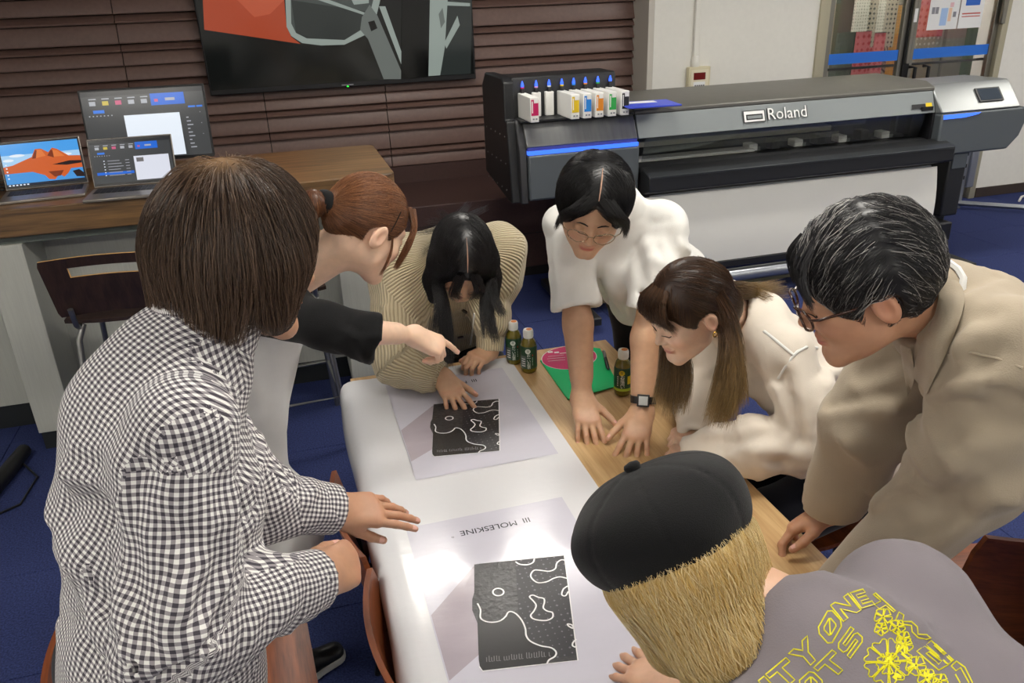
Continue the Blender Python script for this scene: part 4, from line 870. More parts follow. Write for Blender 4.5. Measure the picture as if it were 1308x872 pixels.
# ---- hand --------------------------------------------------------
def rotv(v, axis, a):
    axis = unit(axis); return v*math.cos(a)+np.cross(axis, v)*math.sin(a)+axis*(axis@v)*(1-math.cos(a))
def hand_field(W, fw, nrm, side, curls, spread=6, thumb=(35, 10, 15, 15), sc=1.0, elbow=None, r_el=.040, r_wr=.0255):
    """fw fingers, nrm back of the hand; side 'R'/'L'; curls: four (mcp,pip,dip) in degrees"""
    fw = unit(fw); nrm = unit(A(*nrm)-fw*(A(*nrm)@fw)); S = unit(np.cross(nrm, fw)) if side == 'R' else unit(np.cross(fw, nrm)); W = A(*W)
    at = lambda f, s_, n_=0.0: W+sc*(fw*f+S*s_+nrm*n_)
    f = F(); base = [(.086, .028), (.091, .0095), (.086, -.009), (.077, -.0265)]
    tips = []; knuck = []; nails = []
    for (bf, bs), r in zip(base, (.0125, .0125, .012, .011)): f.c(at(.012, bs*.62), at(bf, bs), .0135*sc, r*sc, .016*sc)
    f.c(at(.015, .016, -.006), at(.05, .026, -.010), .015*sc, .013*sc, .016*sc); f.c(at(.02, -.016, -.006), at(.06, -.022, -.008), .013*sc, .011*sc, .016*sc)
    f.c(at(.0, .0), at(.03, .0), .022*sc, .017*sc, .02*sc)
    if elbow is not None: f.c(W, elbow, r_wr*sc, r_el, .03*sc); f.c(W+.28*(elbow-W)+S*.004, W+.85*(elbow-W), min(.030, r_wr*1.15)*sc, r_el*1.04, .03)
    lens = [(.040, .025, .021), (.045, .029, .022), (.041, .027, .022), (.032, .021, .019)]; rad = [.0090, .0092, .0087, .0077]
    for i in range(4):
        p = at(*base[i]); a = math.radians(spread*(1.5-i)); dirv = unit(fw*math.cos(a)+S*math.sin(a)); ax = unit(np.cross(dirv, nrm)); n_ = nrm
        ax = -unit(np.cross(nrm, dirv)); ang = 0; knuck.append(p+nrm*.010*sc)
        for j in range(3):
            ang += math.radians(curls[i][j]); v = dirv*math.cos(ang)-nrm*math.sin(ang); q = p+v*lens[i][j]*sc
            f.c(p, q, rad[i]*(1-.08*j)*sc, rad[i]*(1-.08*(j+1)-(.06 if j == 2 else 0))*sc, .0045*sc if j == 0 else .003*sc)
            if j == 2: nn = nrm*math.cos(ang)+dirv*math.sin(ang); tips.append(q); nails.append((p+v*lens[i][j]*sc*.72, v, nn, rad[i]*.82*sc))
            else: knuck.append(q+(nrm*math.cos(ang)+dirv*math.sin(ang))*rad[i]*.8*sc)
            p = q
    out, dn, b1, b2 = [math.radians(x) for x in thumb]
    p = at(.018, .022, -.006); v = unit(fw*math.cos(out)+S*math.sin(out)-nrm*math.sin(dn)); q = p+v*.042*sc; f.c(p, q, .0145*sc, .0120*sc, .012*sc)
    tx = unit(np.cross(v, fw)) if np.linalg.norm(np.cross(v, fw)) > .05 else nrm
    p = q; v = rotv(v, tx, b1); q = p+v*.031*sc; f.c(p, q, .0112*sc, .0098*sc, .003*sc); knuck.append(p+nrm*.010*sc)
    p = q; v = rotv(v, tx, b2); q = p+v*.026*sc; f.c(p, q, .0098*sc, .0078*sc, .003*sc); tips.append(q)
    nn = unit(nrm-v*(nrm@v)); nn = unit(nn*.75+S*.5-v*((nn*.75+S*.5)@v)); nails.append((p+v*.019*sc, v, nn, .0085*sc))
    f.tips = tips; f.knuck = knuck; f.nails = nails
    return f
def nail_mesh(nails):
    vs = []; fs = []
    for c, v, n_, w in nails:
        s_ = np.cross(v, n_); k = len(vs); G = 5
        for i in range(G):
            for j in range(G):
                a = (i/(G-1)-.5)*2; b = (j/(G-1)-.5)*2; hw = w*.72*(1-.25*b*b*(b > 0))
                vs.append(c+s_*a*hw+v*b*w*.75+n_*(w*1.03*math.sqrt(max(0, 1-(a*.72)**2))-.0001+ .0))
        fs += [(k+i*G+j, k+i*G+j+1, k+(i+1)*G+j+1, k+(i+1)*G+j) for i in range(G-1) for j in range(G-1)]
    return np.array(vs), np.array(fs)
# ---- cloth -------------------------------------------------------
def ridges(seed, spots):
    """spots: (centre, axis, radius, n, amp, width, length): wrinkles wrapped round a limb at a joint"""
    r = np.random.default_rng(seed); L = []
    for c, ax, rad, n, amp, wd, ln in spots:
        ax = unit(ax); u = unit(np.cross(ax, A(.3, .5, .81))); v = np.cross(ax, u)
        for i in range(n):
            a0 = r.uniform(0, 2*math.pi); da = r.uniform(.5, 1.2); s0 = r.uniform(-ln, ln); sl = r.uniform(-.5, .5)*ln; p = []
            for t in (0, .5, 1): a = a0+da*(t-.5); p.append(A(*c)+ax*(s0+sl*(t-.5))+rad*(u*math.cos(a)+v*math.sin(a)))
            L.append((p, amp*r.uniform(.5, 1.2)*(1 if r.random() < .6 else -.9), wd*r.uniform(.7, 1.3), (A(*c), ax, rad)))
    return L
def fold_disp(P, L):
    d = np.zeros(len(P)); plo, phi = P.min(0), P.max(0)
    for pts, amp, w, cyl in L:
        A_ = np.asarray(pts); cen = A_.mean(0); ext = math.sqrt(((A_-cen)**2).sum(1).max())+3*w+.03
        if (cen+ext < plo).any() or (cen-ext > phi).any(): continue
        near = ((P-cen)**2).sum(1) < ext*ext
        if not near.any(): continue
        Q = P[near]
        if cyl is not None:            # slide the sample onto the limb's cylinder so that the wrinkle keeps its full height
            c, ax, rad = cyl; z = (Q-c)@ax; v = Q-c-z[:, None]*ax; Q = c+z[:, None]*ax+v*(rad/(np.linalg.norm(v, axis=1)+1e-6))[:, None]
        t = np.min([rc(Q, a, b, 0, 0) for a, b in zip(pts[:-1], pts[1:])], axis=0); d[near] += amp*np.exp(-(t/(1.2*w))**1.6)
    return d
def waves(P, amp, wl, seed=0):
    r = np.random.default_rng(seed); d = np.zeros(len(P))
    for i in range(5): k = unit(r.normal(size=3))*2*math.pi/(wl*r.uniform(.6, 1.5)); d += np.sin(P@k+r.uniform(0, 6)+1.3*np.sin(P@(k[[1, 2, 0]]*.6)))
    return amp*d/3
def cloth_uv(verts, faces, chains, box=None):
    """chains: list of (points, wrap radius, reference vector); corner uvs in metres along and round the nearest chain"""
    cen = verts[faces].mean(1); D = []
    for pts, R, ref in chains: D.append(np.min([rc(cen, A(*pts[i]), A(*pts[i+1]), R, R) for i in range(len(pts)-1)], axis=0))
    for ci in range(1, len(chains)):
        a, b = A(*chains[ci][0][0]), A(*chains[ci][0][1]); D[ci] = D[ci]+np.where((cen-a)@unit(b-a) < .035, 9, 0) if box is not None else D[ci]
    best = np.argmin(np.array(D), 0); uv = np.zeros((*faces.shape, 2))
    for ci, (pts, R, ref) in enumerate(chains):
        sel = best == ci
        if not sel.any(): continue
        P = verts[faces[sel]].reshape(-1, 3); bd = np.full(len(P), 1e9); U = np.zeros(len(P)); Vv = np.zeros(len(P)); acc = 0
        for i in range(len(pts)-1):
            a, b = A(*pts[i]), A(*pts[i+1]); ln = np.linalg.norm(b-a); ax = (b-a)/ln; t = (P-a)@ax; tc = np.clip(t, 0 if i else -9, ln if i < len(pts)-2 else 9)
            u = unit(A(*ref)-ax*(A(*ref)@ax)); v = np.cross(ax, u); w = P-a-tc[:, None]*ax; dd = np.linalg.norm(w, axis=1)+.3*np.maximum(0, np.maximum(-t, t-ln))
            w2 = P-a-t[:, None]*ax; m = dd < bd; bd[m] = dd[m]; U[m] = np.arctan2(w2[m]@v, w2[m]@u)*R; Vv[m] = acc+t[m]; acc += ln
        U = U.reshape(-1, faces.shape[1]); per = 2*math.pi*R; U0 = U[:, :1]; U = U-np.round((U-U0)/per)*per
        uv[sel] = np.stack([U, Vv.reshape(-1, faces.shape[1])], -1)
    if box is not None:                 # trunk cloth laid flat over back and shoulders, and over the sides
        fw_, rt_ = box; sel = best == 0; Q = verts[faces[sel]]; n_ = np.cross(Q[:, 1]-Q[:, 0], Q[:, 2]-Q[:, 0]); n_ /= np.linalg.norm(n_, axis=1)[:, None]+1e-12
        sd = np.abs(n_@rt_) > .72; U = np.where(sd[:, None], Q@fw_, Q@rt_); uv[sel] = np.stack([U, Q[..., 2]+np.where(sd[:, None], 0, Q@fw_)], -1)
    return uv.reshape(-1, 2)
def hits(fn, pix, d0):
    D = np.array([ray(x, y) for x, y in pix]); P = CAM+D*d0
    for _ in range(60):
        v = fn(P); P = P+D*np.clip(v*.8, -.01, .06)[:, None]
        if np.abs(v).max() < .0005: break
    return P
def pixfold(fn, lines, sc=1.0, org=(0, 0), d0=.6):
    out = []
    P = hits(fn, [(org[0]+x/sc, org[1]+y/sc) for pts, _, _ in lines for x, y in pts], d0); k = 0
    for pts, amp, w in lines: out.append(([q for q in P[k:k+len(pts)]], amp, w, None)); k += len(pts)
    return out
# ---- hair --------------------------------------------------------
def strands_to_mesh(T, lens, r0, r1, M, sides=3):
    """T: steps x n x 3"""
    S, n, _ = T.shape; t = np.linspace(0, 1, M)[:, None]*(np.maximum(lens, 2)-1)[None]; i0 = np.clip(t.astype(int), 0, S-2); f = (t-i0)[..., None]
    ar = np.arange(n)[None].repeat(M, 0); P = T[i0, ar]*(1-f)+T[i0+1, ar]*f
    tan = np.gradient(P, axis=0); tan /= np.linalg.norm(tan, axis=2, keepdims=True)+1e-9
    ref = np.array([.31, .52, .8]); nn = np.cross(tan, ref); nn /= np.linalg.norm(nn, axis=2, keepdims=True)+1e-9; bb = np.cross(tan, nn)
    prof = np.concatenate([np.linspace(.7, 1, max(2, M//3)), np.linspace(1, .0, M-max(2, M//3)+1)[1:]])**.8
    rad = (r1+(r0-r1)*prof)[:, None, None]
    ring = [P+rad*(math.cos(2*math.pi*k/sides)*nn+math.sin(2*math.pi*k/sides)*bb) for k in range(sides)]
    V = np.stack(ring, 2).transpose(1, 0, 2, 3).reshape(-1, 3)     # n, M, sides
    q = []
    for k in range(sides):
        k2 = (k+1) % sides; i = np.arange(M-1); q.append(np.stack([i*sides+k, i*sides+k2, (i+1)*sides+k2, (i+1)*sides+k], 1))
    q = np.concatenate(q); Fq = (q[None]+(np.arange(n)*M*sides)[:, None, None]).reshape(-1, 4)
    return V, Fq
def flow(fn, roots, dirfn, steps, step, off, seed=0, wob=.15, stop=None):
    r = np.random.default_rng(seed); n = len(roots); p = roots.copy(); T = [p.copy()]; ph = r.uniform(0, 6.28, n); lens = np.full(n, steps+1); pd_ = None
    for s in range(steps):
        g = grad(fn, p); d = dirfn(p); d = d+wob*np.stack([np.sin(ph+.7*s), np.sin(ph*1.7+.5*s), np.sin(ph*2.3)], 1); d = d-(d*g).sum(1, keepdims=True)*g; d /= np.linalg.norm(d, axis=1, keepdims=True)+1e-9
        if pd_ is not None: d = .6*d+.4*pd_; d /= np.linalg.norm(d, axis=1, keepdims=True)+1e-9
        pd_ = d; p = p+d*step; v = fn(p); g = grad(fn, p); p = p-g*(v-off)[:, None]; T.append(p.copy())
        if stop is not None: st = stop(p); lens = np.where(st & (lens > steps), s+2, lens)
    return np.array(T), lens
def locks(guides, n, seed=0, M=14, frizz=.002):
    """guides: list of (points, r start, r end, weight); returns strands x steps"""
    r = np.random.default_rng(seed); out = []
    w = np.array([g[3] for g in guides], float); w /= w.sum()
    for gi, g in enumerate(guides):
        pts = np.array(resample(g[0], False, 6)); m = len(pts); k = int(n*w[gi]); tt = np.linspace(0, m-1, M); i0 = np.clip(tt.astype(int), 0, m-2); C_ = pts[i0]+(pts[i0+1]-pts[i0])*(tt-i0)[:, None]
        tan = np.gradient(C_, axis=0); tan /= np.linalg.norm(tan, axis=1, keepdims=True)+1e-9; u = np.cross(tan, A(.2, .9, .3)); u /= np.linalg.norm(u, axis=1, keepdims=True); v = np.cross(tan, u)
        a = r.uniform(0, 6.28, k); q = np.sqrt(r.uniform(0, 1, k)); R_ = np.linspace(g[1], g[2], M)
        S = C_[:, None]+(R_[:, None]*(q*np.cos(a))[None])[..., None]*u[:, None]+(R_[:, None]*(q*np.sin(a))[None])[..., None]*v[:, None]
        S = S+frizz*np.linspace(0, 1, M)[:, None, None]*np.sin(np.linspace(0, 5, M)[:, None, None]+r.uniform(0, 6.28, (1, k, 3)))
        ln = r.uniform(.82, 1.0, k); idx = np.linspace(0, 1, M)[:, None]*ln[None]*(M-1); j0 = np.clip(idx.astype(int), 0, M-2); f = (idx-j0)[..., None]; ar = np.arange(k)[None].repeat(M, 0)
        out.append(S[j0, ar]*(1-f)+S[j0+1, ar]*f)
    return np.concatenate(out, 1)
def make_hair(person, base, fn, bounds, dirfn, cols, n=2500, h=.004, steps=12, step=.009, off=(.0005, .004), rad=.0007, seed=1, root_ok=None, guides=None, ng=1200, tint=None, wob=.15, stop=None, M=8, name='hair', gr=None, frizz=.002):
    V, Q = nets(fn, bounds[0], bounds[1], h); r = np.random.default_rng(seed)
    ok = np.arange(len(V))
    if root_ok is not None: ok = ok[root_ok(V)]
    roots = V[r.choice(ok, n)]+r.normal(0, h*.4, (n, 3)); offs = r.uniform(off[0], off[1], n)
    T, ln = flow(fn, roots, dirfn, steps, step, offs, seed, wob, stop); ln = np.minimum(ln, r.integers(max(3, steps//2), steps+2, n))
    sv, sf = strands_to_mesh(T, ln, rad, rad*.25, M); c0, c1 = A(*lin(cols[0])), A(*lin(cols[1]))
    t1 = r.beta(1.3, 2.2, n)[:, None]; sc = np.repeat(c0+(c1-c0)*t1, M*3, axis=0); vs = [V, sv]; fs = [Q, sf+len(V)]; cs = [np.tile(c0*.9, (len(V), 1)), sc]
    if len(cols) > 2:      # a share of strands in a third colour
        pick = r.random(n) < cols[3]; sc[np.repeat(pick, M*3)] = A(*lin(cols[2]))
    if guides:
        L = locks(guides, ng, seed+5, 14, frizz); k = L.shape[1]; gv, gf = strands_to_mesh(L, np.full(k, 14), gr or rad, rad*.3, 12); o = len(V)+len(sv)
        vs.append(gv); fs.append(gf+o); cs.append(np.repeat(c0+(c1-c0)*r.beta(1.3, 2.2, k)[:, None], 36, axis=0))
    vs = np.concatenate(vs); fs = np.concatenate(fs); cs = np.concatenate(cs)
    if tint is not None: cs = tint(vs, cs)
    return np_mesh(name, vs, fs, 'hair', person, base, cs)
m = mat('hair', '#2a1c14', .38, attr='tint', spec=.5)
# ---- assemble a person -------------------------------------------
def person(label, base, hd, neck, sk, hands, body=None, h_head=.0032, fem=0., hand_h=.0024, ears=True):
    """one skin mesh: head and neck, forearms with hands, body under the clothes"""
    vs = []; fs = []; cs = []; o = 0
    nf = lambda P: smin(head_local(hd.loc(P), ears, fem)*hd.s, rc(P, hd.w(0, -.03, -.045), A(*neck), .052*hd.s, .058*hd.s), .03)
    lo = np.minimum(hd.c-.145, A(*neck)-.07); hi = np.maximum(hd.c+.145, A(*neck)+.07)
    V, Q = nets(nf, lo, hi, h_head); vs.append(V); fs.append(Q); cs.append(skin_color(V, sk, hd)); o += len(V); nails = []
    for hf in hands:
        lo, hi = hf.bounds(.012); V, Q = nets(hf, lo, hi, hand_h); vs.append(V); fs.append(Q+o); cs.append(skin_color(V, sk, None, hf.tips, hf.knuck)); o += len(V); nails += hf.nails
    if body is not None:
        lo, hi = body.bounds(.03); V, Q = nets(lambda P: body(P)+.020, lo, hi, .018); vs.append(V); fs.append(Q+o); cs.append(skin_color(V, sk)); o += len(V)
    p = np_mesh('person', np.concatenate(vs), np.concatenate(fs), 'skin', None, A(*base), np.concatenate(cs)); tag(p, label, 'person')
    if nails:
        for nl in nails: nv, nf_ = nail_mesh([nl]); np_mesh('fingernail', nv, nf_, 'nail', p, A(*base))
    return p
def garment(name, fn, bounds, h, material, person_, base, chains=None, box=None):
    V, Q = nets(fn, bounds[0], bounds[1], h); uv = cloth_uv(V, Q, chains, box) if chains else None
    return np_mesh(name, V, Q, material, person_, A(*base), None, uv)
def wire(person_, base, name, pts, r, m, n=6, closed=False, smooth=60):
    b = MB().tube([A(*p)-A(*base) for p in pts], r, n, closed); return b.build(name, m, person_, smooth=smooth)
def brows(p, base, hd, col, lash=True):
    mb = MB(); lb = MB()
    f = lambda P: head_local(hd.loc(P))*hd.s
    def onface(x, y, z, off):
        q = hd.w(x, y, z)[None]
        for _ in range(6): q = q-grad(f, q)*(f(q)-off)[:, None]
        return q[0]-base
    for s_ in (-1, 1):
        mb.tube([onface(s_*x, .09, z, .0008) for x, z in ((.012, .026), (.022, .0305), (.034, .031), (.046, .025))], [.0012, .0022, .0018, .0006], 6)
        lb.tube([onface(s_*x, .10, z, .0006) for x, z in ((.017, .0005), (.024, -.003), (.031, -.0045), (.038, -.003), (.045, .001))], [.0006, .0011, .0012, .0012, .0008], 5)
    mb.build('eyebrows', mat('brow_'+col.strip('#'), col, .7), p, smooth=60); lb.build('eyelashes', mat('lash', '#15100e', .6), p, smooth=60)
def glasses(p, base, hd, m, r=.0009, w=.025, h=.019, zc=.003, yc=.104, temple=.10, lens=True):
    mb = MB(); P = lambda x, y, z: hd.w(x, y, z)-base
    for s_ in (-1, 1):
        mb.tube([P(s_*.033+w*math.cos(a)*(1 if True else 1), yc-.010*abs(math.cos(a))*(s_*math.cos(a) > 0), zc+h*math.sin(a)) for a in np.linspace(0, 2*math.pi, 25)[:-1]], r, 6, True)
        mb.tube([P(s_*(.033+w), yc-.010, zc+.006), P(s_*(.033+w+.012), yc-.02, zc+.008), P(s_*.083, yc-.065, zc+.010), P(s_*.084, -.005, .018), P(s_*.080, -.025, -.004)], r*1.1, 6)
    mb.tube([P(-.009, yc, zc+.004), P(0, yc+.003, zc+.007), P(.009, yc, zc+.004)], r, 6)
    g = mb.build('glasses', m, p, smooth=60)
    if lens:
        for s_ in (-1, 1):
            vs = [P(s_*.033+w*math.cos(a), yc-.010*abs(math.cos(a))*(s_*math.cos(a) > 0), zc+h*math.sin(a)) for a in np.linspace(0, 2*math.pi, 25)[:-1]]
            MB().add(vs, [tuple(range(24))]).build('lens', 'lens_clear', g)
mat('lens_clear', '#f4f6f6', .02, trans=1.0, alpha=.12)
def torso(f, N, H, sR, sL, r_top=.10, r_bot=.105, wt=.075, wb=.075, rs=.062, k=.06):
    side = unit(A(*sR)-A(*sL)); N, H = A(*N), A(*H); mid = (A(*sR)+A(*sL))/2; c = mid+.22*(H-mid)
    f.c(A(*sR)-side*.02, A(*sL)+side*.02, rs, rs, k)
    for s_ in (-1, 1): f.c(c+side*s_*wt, H+side*s_*wb, r_top, r_bot, k)
    f.c(mid, c, .085, .09, k); f.c(N, mid, .06, .075, k)
    return f
def legs(f, H, side, knees, ankles, r=(.085, .062, .042), k=.03):
    for s_, kn, an in zip((1, -1), knees, ankles): f.chain([A(*H)+A(*side)*s_*.085, kn, an], r, k)
    return f
def shoe(p, base, name, heel, toe, m1, m2, up=A(0, 0, 1)):
    heel, toe = A(*heel), A(*toe); f = F(); L = toe-heel; s_ = unit(np.cross(L, up))
    f.c(heel+up*.045, heel+L*.45+up*.045, .036, .038, .02); f.c(heel+L*.4+up*.035, toe-unit(L)*.04+up*.028, .040, .032, .02); f.c(heel+up*.05+L*.08, heel+up*.085+L*.15, .036, .04, .02)
    fn = lambda P: np.maximum(f(P), .022-(P-heel)@up); lo, hi = f.bounds(.02); V, Q = nets(fn, lo, hi, .006); o = np_mesh(name, V, Q, m1, p, A(*base))
    fs_ = lambda P: np.maximum(np.maximum(f(np.stack([P[:, 0], P[:, 1], np.full(len(P), heel[2]+.035)], 1))-.004, (P-heel)@up-.026), -((P-heel)@up)-.0+.001)
    V, Q = nets(fs_, lo, hi, .006); np_mesh('sole', V, Q, m2, o, np.zeros(3)+A(*base)) if False else np_mesh('shoe_sole', V, Q, m2, p, A(*base))
# ================================================================== cloth materials
def uvmat(name, build, rough=.8, sheen=.1):
    m = bpy.data.materials.new(name); m.use_nodes = True; nt = m.node_tree; b = nt.nodes['Principled BSDF']; b.inputs['Roughness'].default_value = rough; b.inputs['Sheen Weight'].default_value = sheen; b.inputs['Specular IOR Level'].default_value = .2
    uv = nt.nodes.new('ShaderNodeUVMap'); uv.uv_map = 'cloth'; sp = nt.nodes.new('ShaderNodeSeparateXYZ')
    nz = nt.nodes.new('ShaderNodeTexNoise'); nz.inputs['Scale'].default_value = 9.0; tc = nt.nodes.new('ShaderNodeTexCoord'); nt.links.new(tc.outputs['Object'], nz.inputs['Vector'])
    sb = nt.nodes.new('ShaderNodeVectorMath'); sb.operation = 'MULTIPLY_ADD'; sb.inputs[1].default_value = (.018, .018, 0); nt.links.new(nz.outputs['Color'], sb.inputs[0]); nt.links.new(uv.outputs[0], sb.inputs[2]); nt.links.new(sb.outputs[0], sp.inputs[0])
    def math_(op, a, b_=None, c=None):
        n = nt.nodes.new('ShaderNodeMath'); n.operation = op
        for i, v in enumerate((a, b_, c)):
            if v is None: continue
            if isinstance(v, (int, float)): n.inputs[i].default_value = v
            else: nt.links.new(v, n.inputs[i])
        return n.outputs[0]
    build(nt, b, sp, math_); MATS[name] = m; return m
def gingham(nt, b, sp, mth):
    per = 1/.0092
    st = []
    for o in (0, 1):
        fr = mth('FRACT', mth('MULTIPLY', sp.outputs[o], per)); tri = mth('ABSOLUTE', mth('SUBTRACT', fr, .5)); st.append(mth('SMOOTHSTEP', .20, .26, tri) if False else mth('GREATER_THAN', tri, .25))
    s = mth('MULTIPLY', mth('ADD', st[0], st[1]), .5); cr = nt.nodes.new('ShaderNodeValToRGB'); e = cr.color_ramp.elements
    e[0].color = (*lin('#efeeea'), 1); e[1].color = (*lin('#47434b'), 1); k = e.new(.5); k.color = (*lin('#9d989b'), 1); nt.links.new(s, cr.inputs[0]); nt.links.new(cr.outputs[0], b.inputs['Base Color'])
uvmat('gingham', gingham, .8)
def ribknit(nt, b, sp, mth):
    fr = mth('FRACT', mth('MULTIPLY', sp.outputs[0], 1/.0095)); w = mth('SINE', mth('MULTIPLY', fr, 6.283)); h = mth('MULTIPLY_ADD', w, .5, .5)
    cr = nt.nodes.new('ShaderNodeValToRGB'); cr.color_ramp.elements[0].color = (*lin('#a8987a'), 1); cr.color_ramp.elements[1].color = (*lin('#cdbf9f'), 1); cr.color_ramp.elements[0].position = .05; cr.color_ramp.elements[1].position = .6
    nt.links.new(h, cr.inputs[0]); nt.links.new(cr.outputs[0], b.inputs['Base Color']); bp = nt.nodes.new('ShaderNodeBump'); bp.inputs['Strength'].default_value = .7; bp.inputs['Distance'].default_value = .004; nt.links.new(h, bp.inputs['Height']); nt.links.new(bp.outputs[0], b.inputs['Normal'])
uvmat('rib_knit', ribknit, .9, .3)
def fabric(name, c, rough=.85, sheen=.15, noise=.04, bump=.12, bs=420): return mat(name, c, rough, sheen=sheen, noise=noise, nscale=14, bump=bump, bscale=bs, spec=.2)
fabric('cotton_white', '#e4e3de'); fabric('cotton_black', '#141415', sheen=.05); fabric('dress_white', '#d9dad9', .6); fabric('jacket_beige', '#a99c88', .75, bump=.2); fabric('tee_grey', '#7b7479'); fabric('cap_black', '#121213', .9, sheen=.12, bump=.3, bs=700); fabric('trouser_dark', '#17181d'); fabric('trouser_navy', '#10131f'); fabric('inner_white', '#dcdcd8'); fabric('blouse', '#dcd2c4', .7, .1); fabric('trouser_brown', '#241812'); fabric('collar_grey', '#5a5560')
mat('shoe_black', '#161618', .35); mat('sole_white', '#d9d8d2', .6); mat('gold', '#c9a24a', .25, metal=.9); mat('glasses_gold', '#b8a58a', .25, metal=.9); mat('tortoise', '#3a1d10', .2, coat=.4); mat('watch_black', '#131314', .4); mat('watch_face', '#c9ccca', .2, metal=.3); mat('button_brown', '#4a3a2c', .35); mat('print_yellow', '#e8e020', .55); mat('inner_dark', '#2a2a2e', .8)
G_ = A(0, 0, -1)
boost = lambda L: [(a, 1.6*b, 1.2*c, d) for a, b, c, d in L]
def away(hd, c_loc, gw=1.0):
    c = hd.w(*c_loc); return lambda P: (lambda v: v/(np.linalg.norm(v, axis=1, keepdims=True)+1e-9)+gw*G_)(P-c)
def skull(hd, grow=(.012, .014, .012), c=(0, -.016, .034)):
    r = A(.075, .093, .088)+A(*grow); return lambda P: ge(hd.loc(P), c, r)*hd.s
def face_cut(hd, p0=(0, .082, .060), n=(0, .74, -.67), k=.015):
    n = unit(n); p0 = A(*p0); return lambda P: ((hd.loc(P)-p0)@n)*hd.s
def hb(hd, m=.19): return hd.c-m, hd.c+m
def cyl_cut(P, end, d): return (P-end)@d
def sleeve(P, pts, rs, cutdir, hole=None, k=.03):
    d = None
    for i in range(len(pts)-1): v = rc(P, pts[i], pts[i+1], rs[i], rs[i+1]); d = v if d is None else smin(d, v, k)
    d = np.maximum(d, (P-pts[-1])@cutdir)
    if hole is not None: d = np.maximum(d, -np.maximum(rc(P, pts[-2], pts[-1]+cutdir*.1, hole, hole), -((P-pts[-1])@cutdir+.035)))
    return d
# ================================================================== 1 checked shirt
base = A(-.25, 1.1, 0); hd = Head(pd(310, 330, 1.12), (.90, .30, -.30), scale=1.0)
fw = unit(A(.95, .32, 0)); rt = A(fw[1], -fw[0], 0)
mid = A(-.215, 1.08, 1.375); sR = mid+rt*.165+A(0, 0, -.005); sL = mid-rt*.145+A(.02, 0, -.055); Hp = A(-.325, 1.06, .88); neck = mid+A(.05, .0, .02)
eR = pd(228, 792, .985); wR = pd(402, 741, 1.19); eL = pd(330, 640, 1.34); wL = pd(424, 650, 1.45)
hR = hand_field(wR, pd(462, 712, 1.29)-wR, (.1, -.75, .65), 'R', [(55, 80, 40), (60, 85, 45), (62, 88, 45), (60, 85, 45)], 2, (25, 35, 25, 25), .98, elbow=eR)
hL = hand_field(wL, pd(500, 650, 1.50)-wL, (-.1, -.45, .85), 'L', [(4, 8, 6), (8, 12, 8), (14, 18, 10), (20, 24, 12)], 4, (22, 24, 8, 8), .94, elbow=eL)
bf = torso(F(), neck, Hp, sR, sL, .085, .09); kn = [A(-.20, 1.0, .47), A(-.25, 1.2, .47)]; an = [A(-.30, .98, .08), A(-.34, 1.2, .08)]; legs(bf, Hp, rt, kn, an)
p = person('person in a small checked shirt with brown bob hair holding up both hands', base, hd, neck, SK['warm'], [hR, hL], bf, h_head=.005)
R_ = ridges(3, [(eR, wR-eR, .062, 26, .010, .010, .10), (sR+.2*(eR-sR), eR-sR, .075, 12, .008, .014, .08), (eL, wL-eL, .055, 14, .008, .010, .08), (wR-.05*unit(wR-eR), wR-eR, .05, 6, .005, .007, .03), (Hp+A(.05, 0, .25), A(0, 0, 1), .16, 22, .010, .020, .16), (mid+A(0, 0, -.2), A(0, 0, 1), .15, 12, .008, .022, .14)])
tf = torso(F(), neck, Hp+A(0, 0, -.12), sR, sL, .115, .155, .06, .06, .062, .06); tf.c(mid-fw*.02+A(0, 0, -.06), mid-fw*.04+A(0, 0, -.2), .09, .12, .06); tf.c(neck, neck+.05*unit(hd.w(0, -.03, -.06)-neck), .074, .066, .04); tf.c(neck-fw*.02, mid-fw*.03-A(0, 0, .05), .074, .09, .04)
cR = unit(wR-eR); cL = unit(wL-eL)
def shirt(P):
    d = tf(P); d = smin(d, sleeve(P, [sR, eR, wR], [.062, .074, .046], cR, .031), .035); d = smin(d, sleeve(P, [sL, eL, wL], [.072, .064, .044], cL, .031), .03)
    d = np.maximum(d, .78-P[:, 2]); d = np.maximum(d, -rc(P, neck+.075*unit(hd.w(0, -.03, -.06)-neck), hd.w(0, -.02, -.05), .056, .056)); return d-fold_disp(P, R_)-waves(P, .003, .13, 1)
R_ += pixfold(shirt, [([(258, 390), (240, 450), (225, 560), (220, 650)], -.016, .014), ([(430, 620), (400, 680), (370, 740)], -.014, .012), ([(480, 600), (440, 700), (400, 790)], -.012, .011), ([(520, 600), (500, 700), (480, 780)], -.010, .010), ([(560, 600), (560, 680), (540, 740)], -.008, .009), ([(430, 420), (450, 520), (430, 600)], -.010, .012), ([(380, 620), (330, 720), (300, 790)], .010, .016), ([(450, 640), (420, 700), (385, 770)], .010, .012), ([(258, 385), (330, 355), (430, 345)], -.006, .006), ([(110, 560), (150, 680), (160, 780)], .012, .022), ([(60, 640), (120, 740), (130, 860)], -.010, .018), ([(180, 300), (220, 420), (225, 520)], .008, .022), ([(240, 700), (280, 800), (400, 850)], -.010, .012)], 1.772, (40, 380), .6)
garment('checked_shirt', shirt, (A(-.62, .72, .74), A(.16, 1.55, 1.52)), .0075, 'gingham', p, base, [([neck, Hp-A(0, 0, .3)], .20, rt), ([sR, eR, wR], .062, fw), ([sL, eL, wL], .058, fw)], (fw, rt))
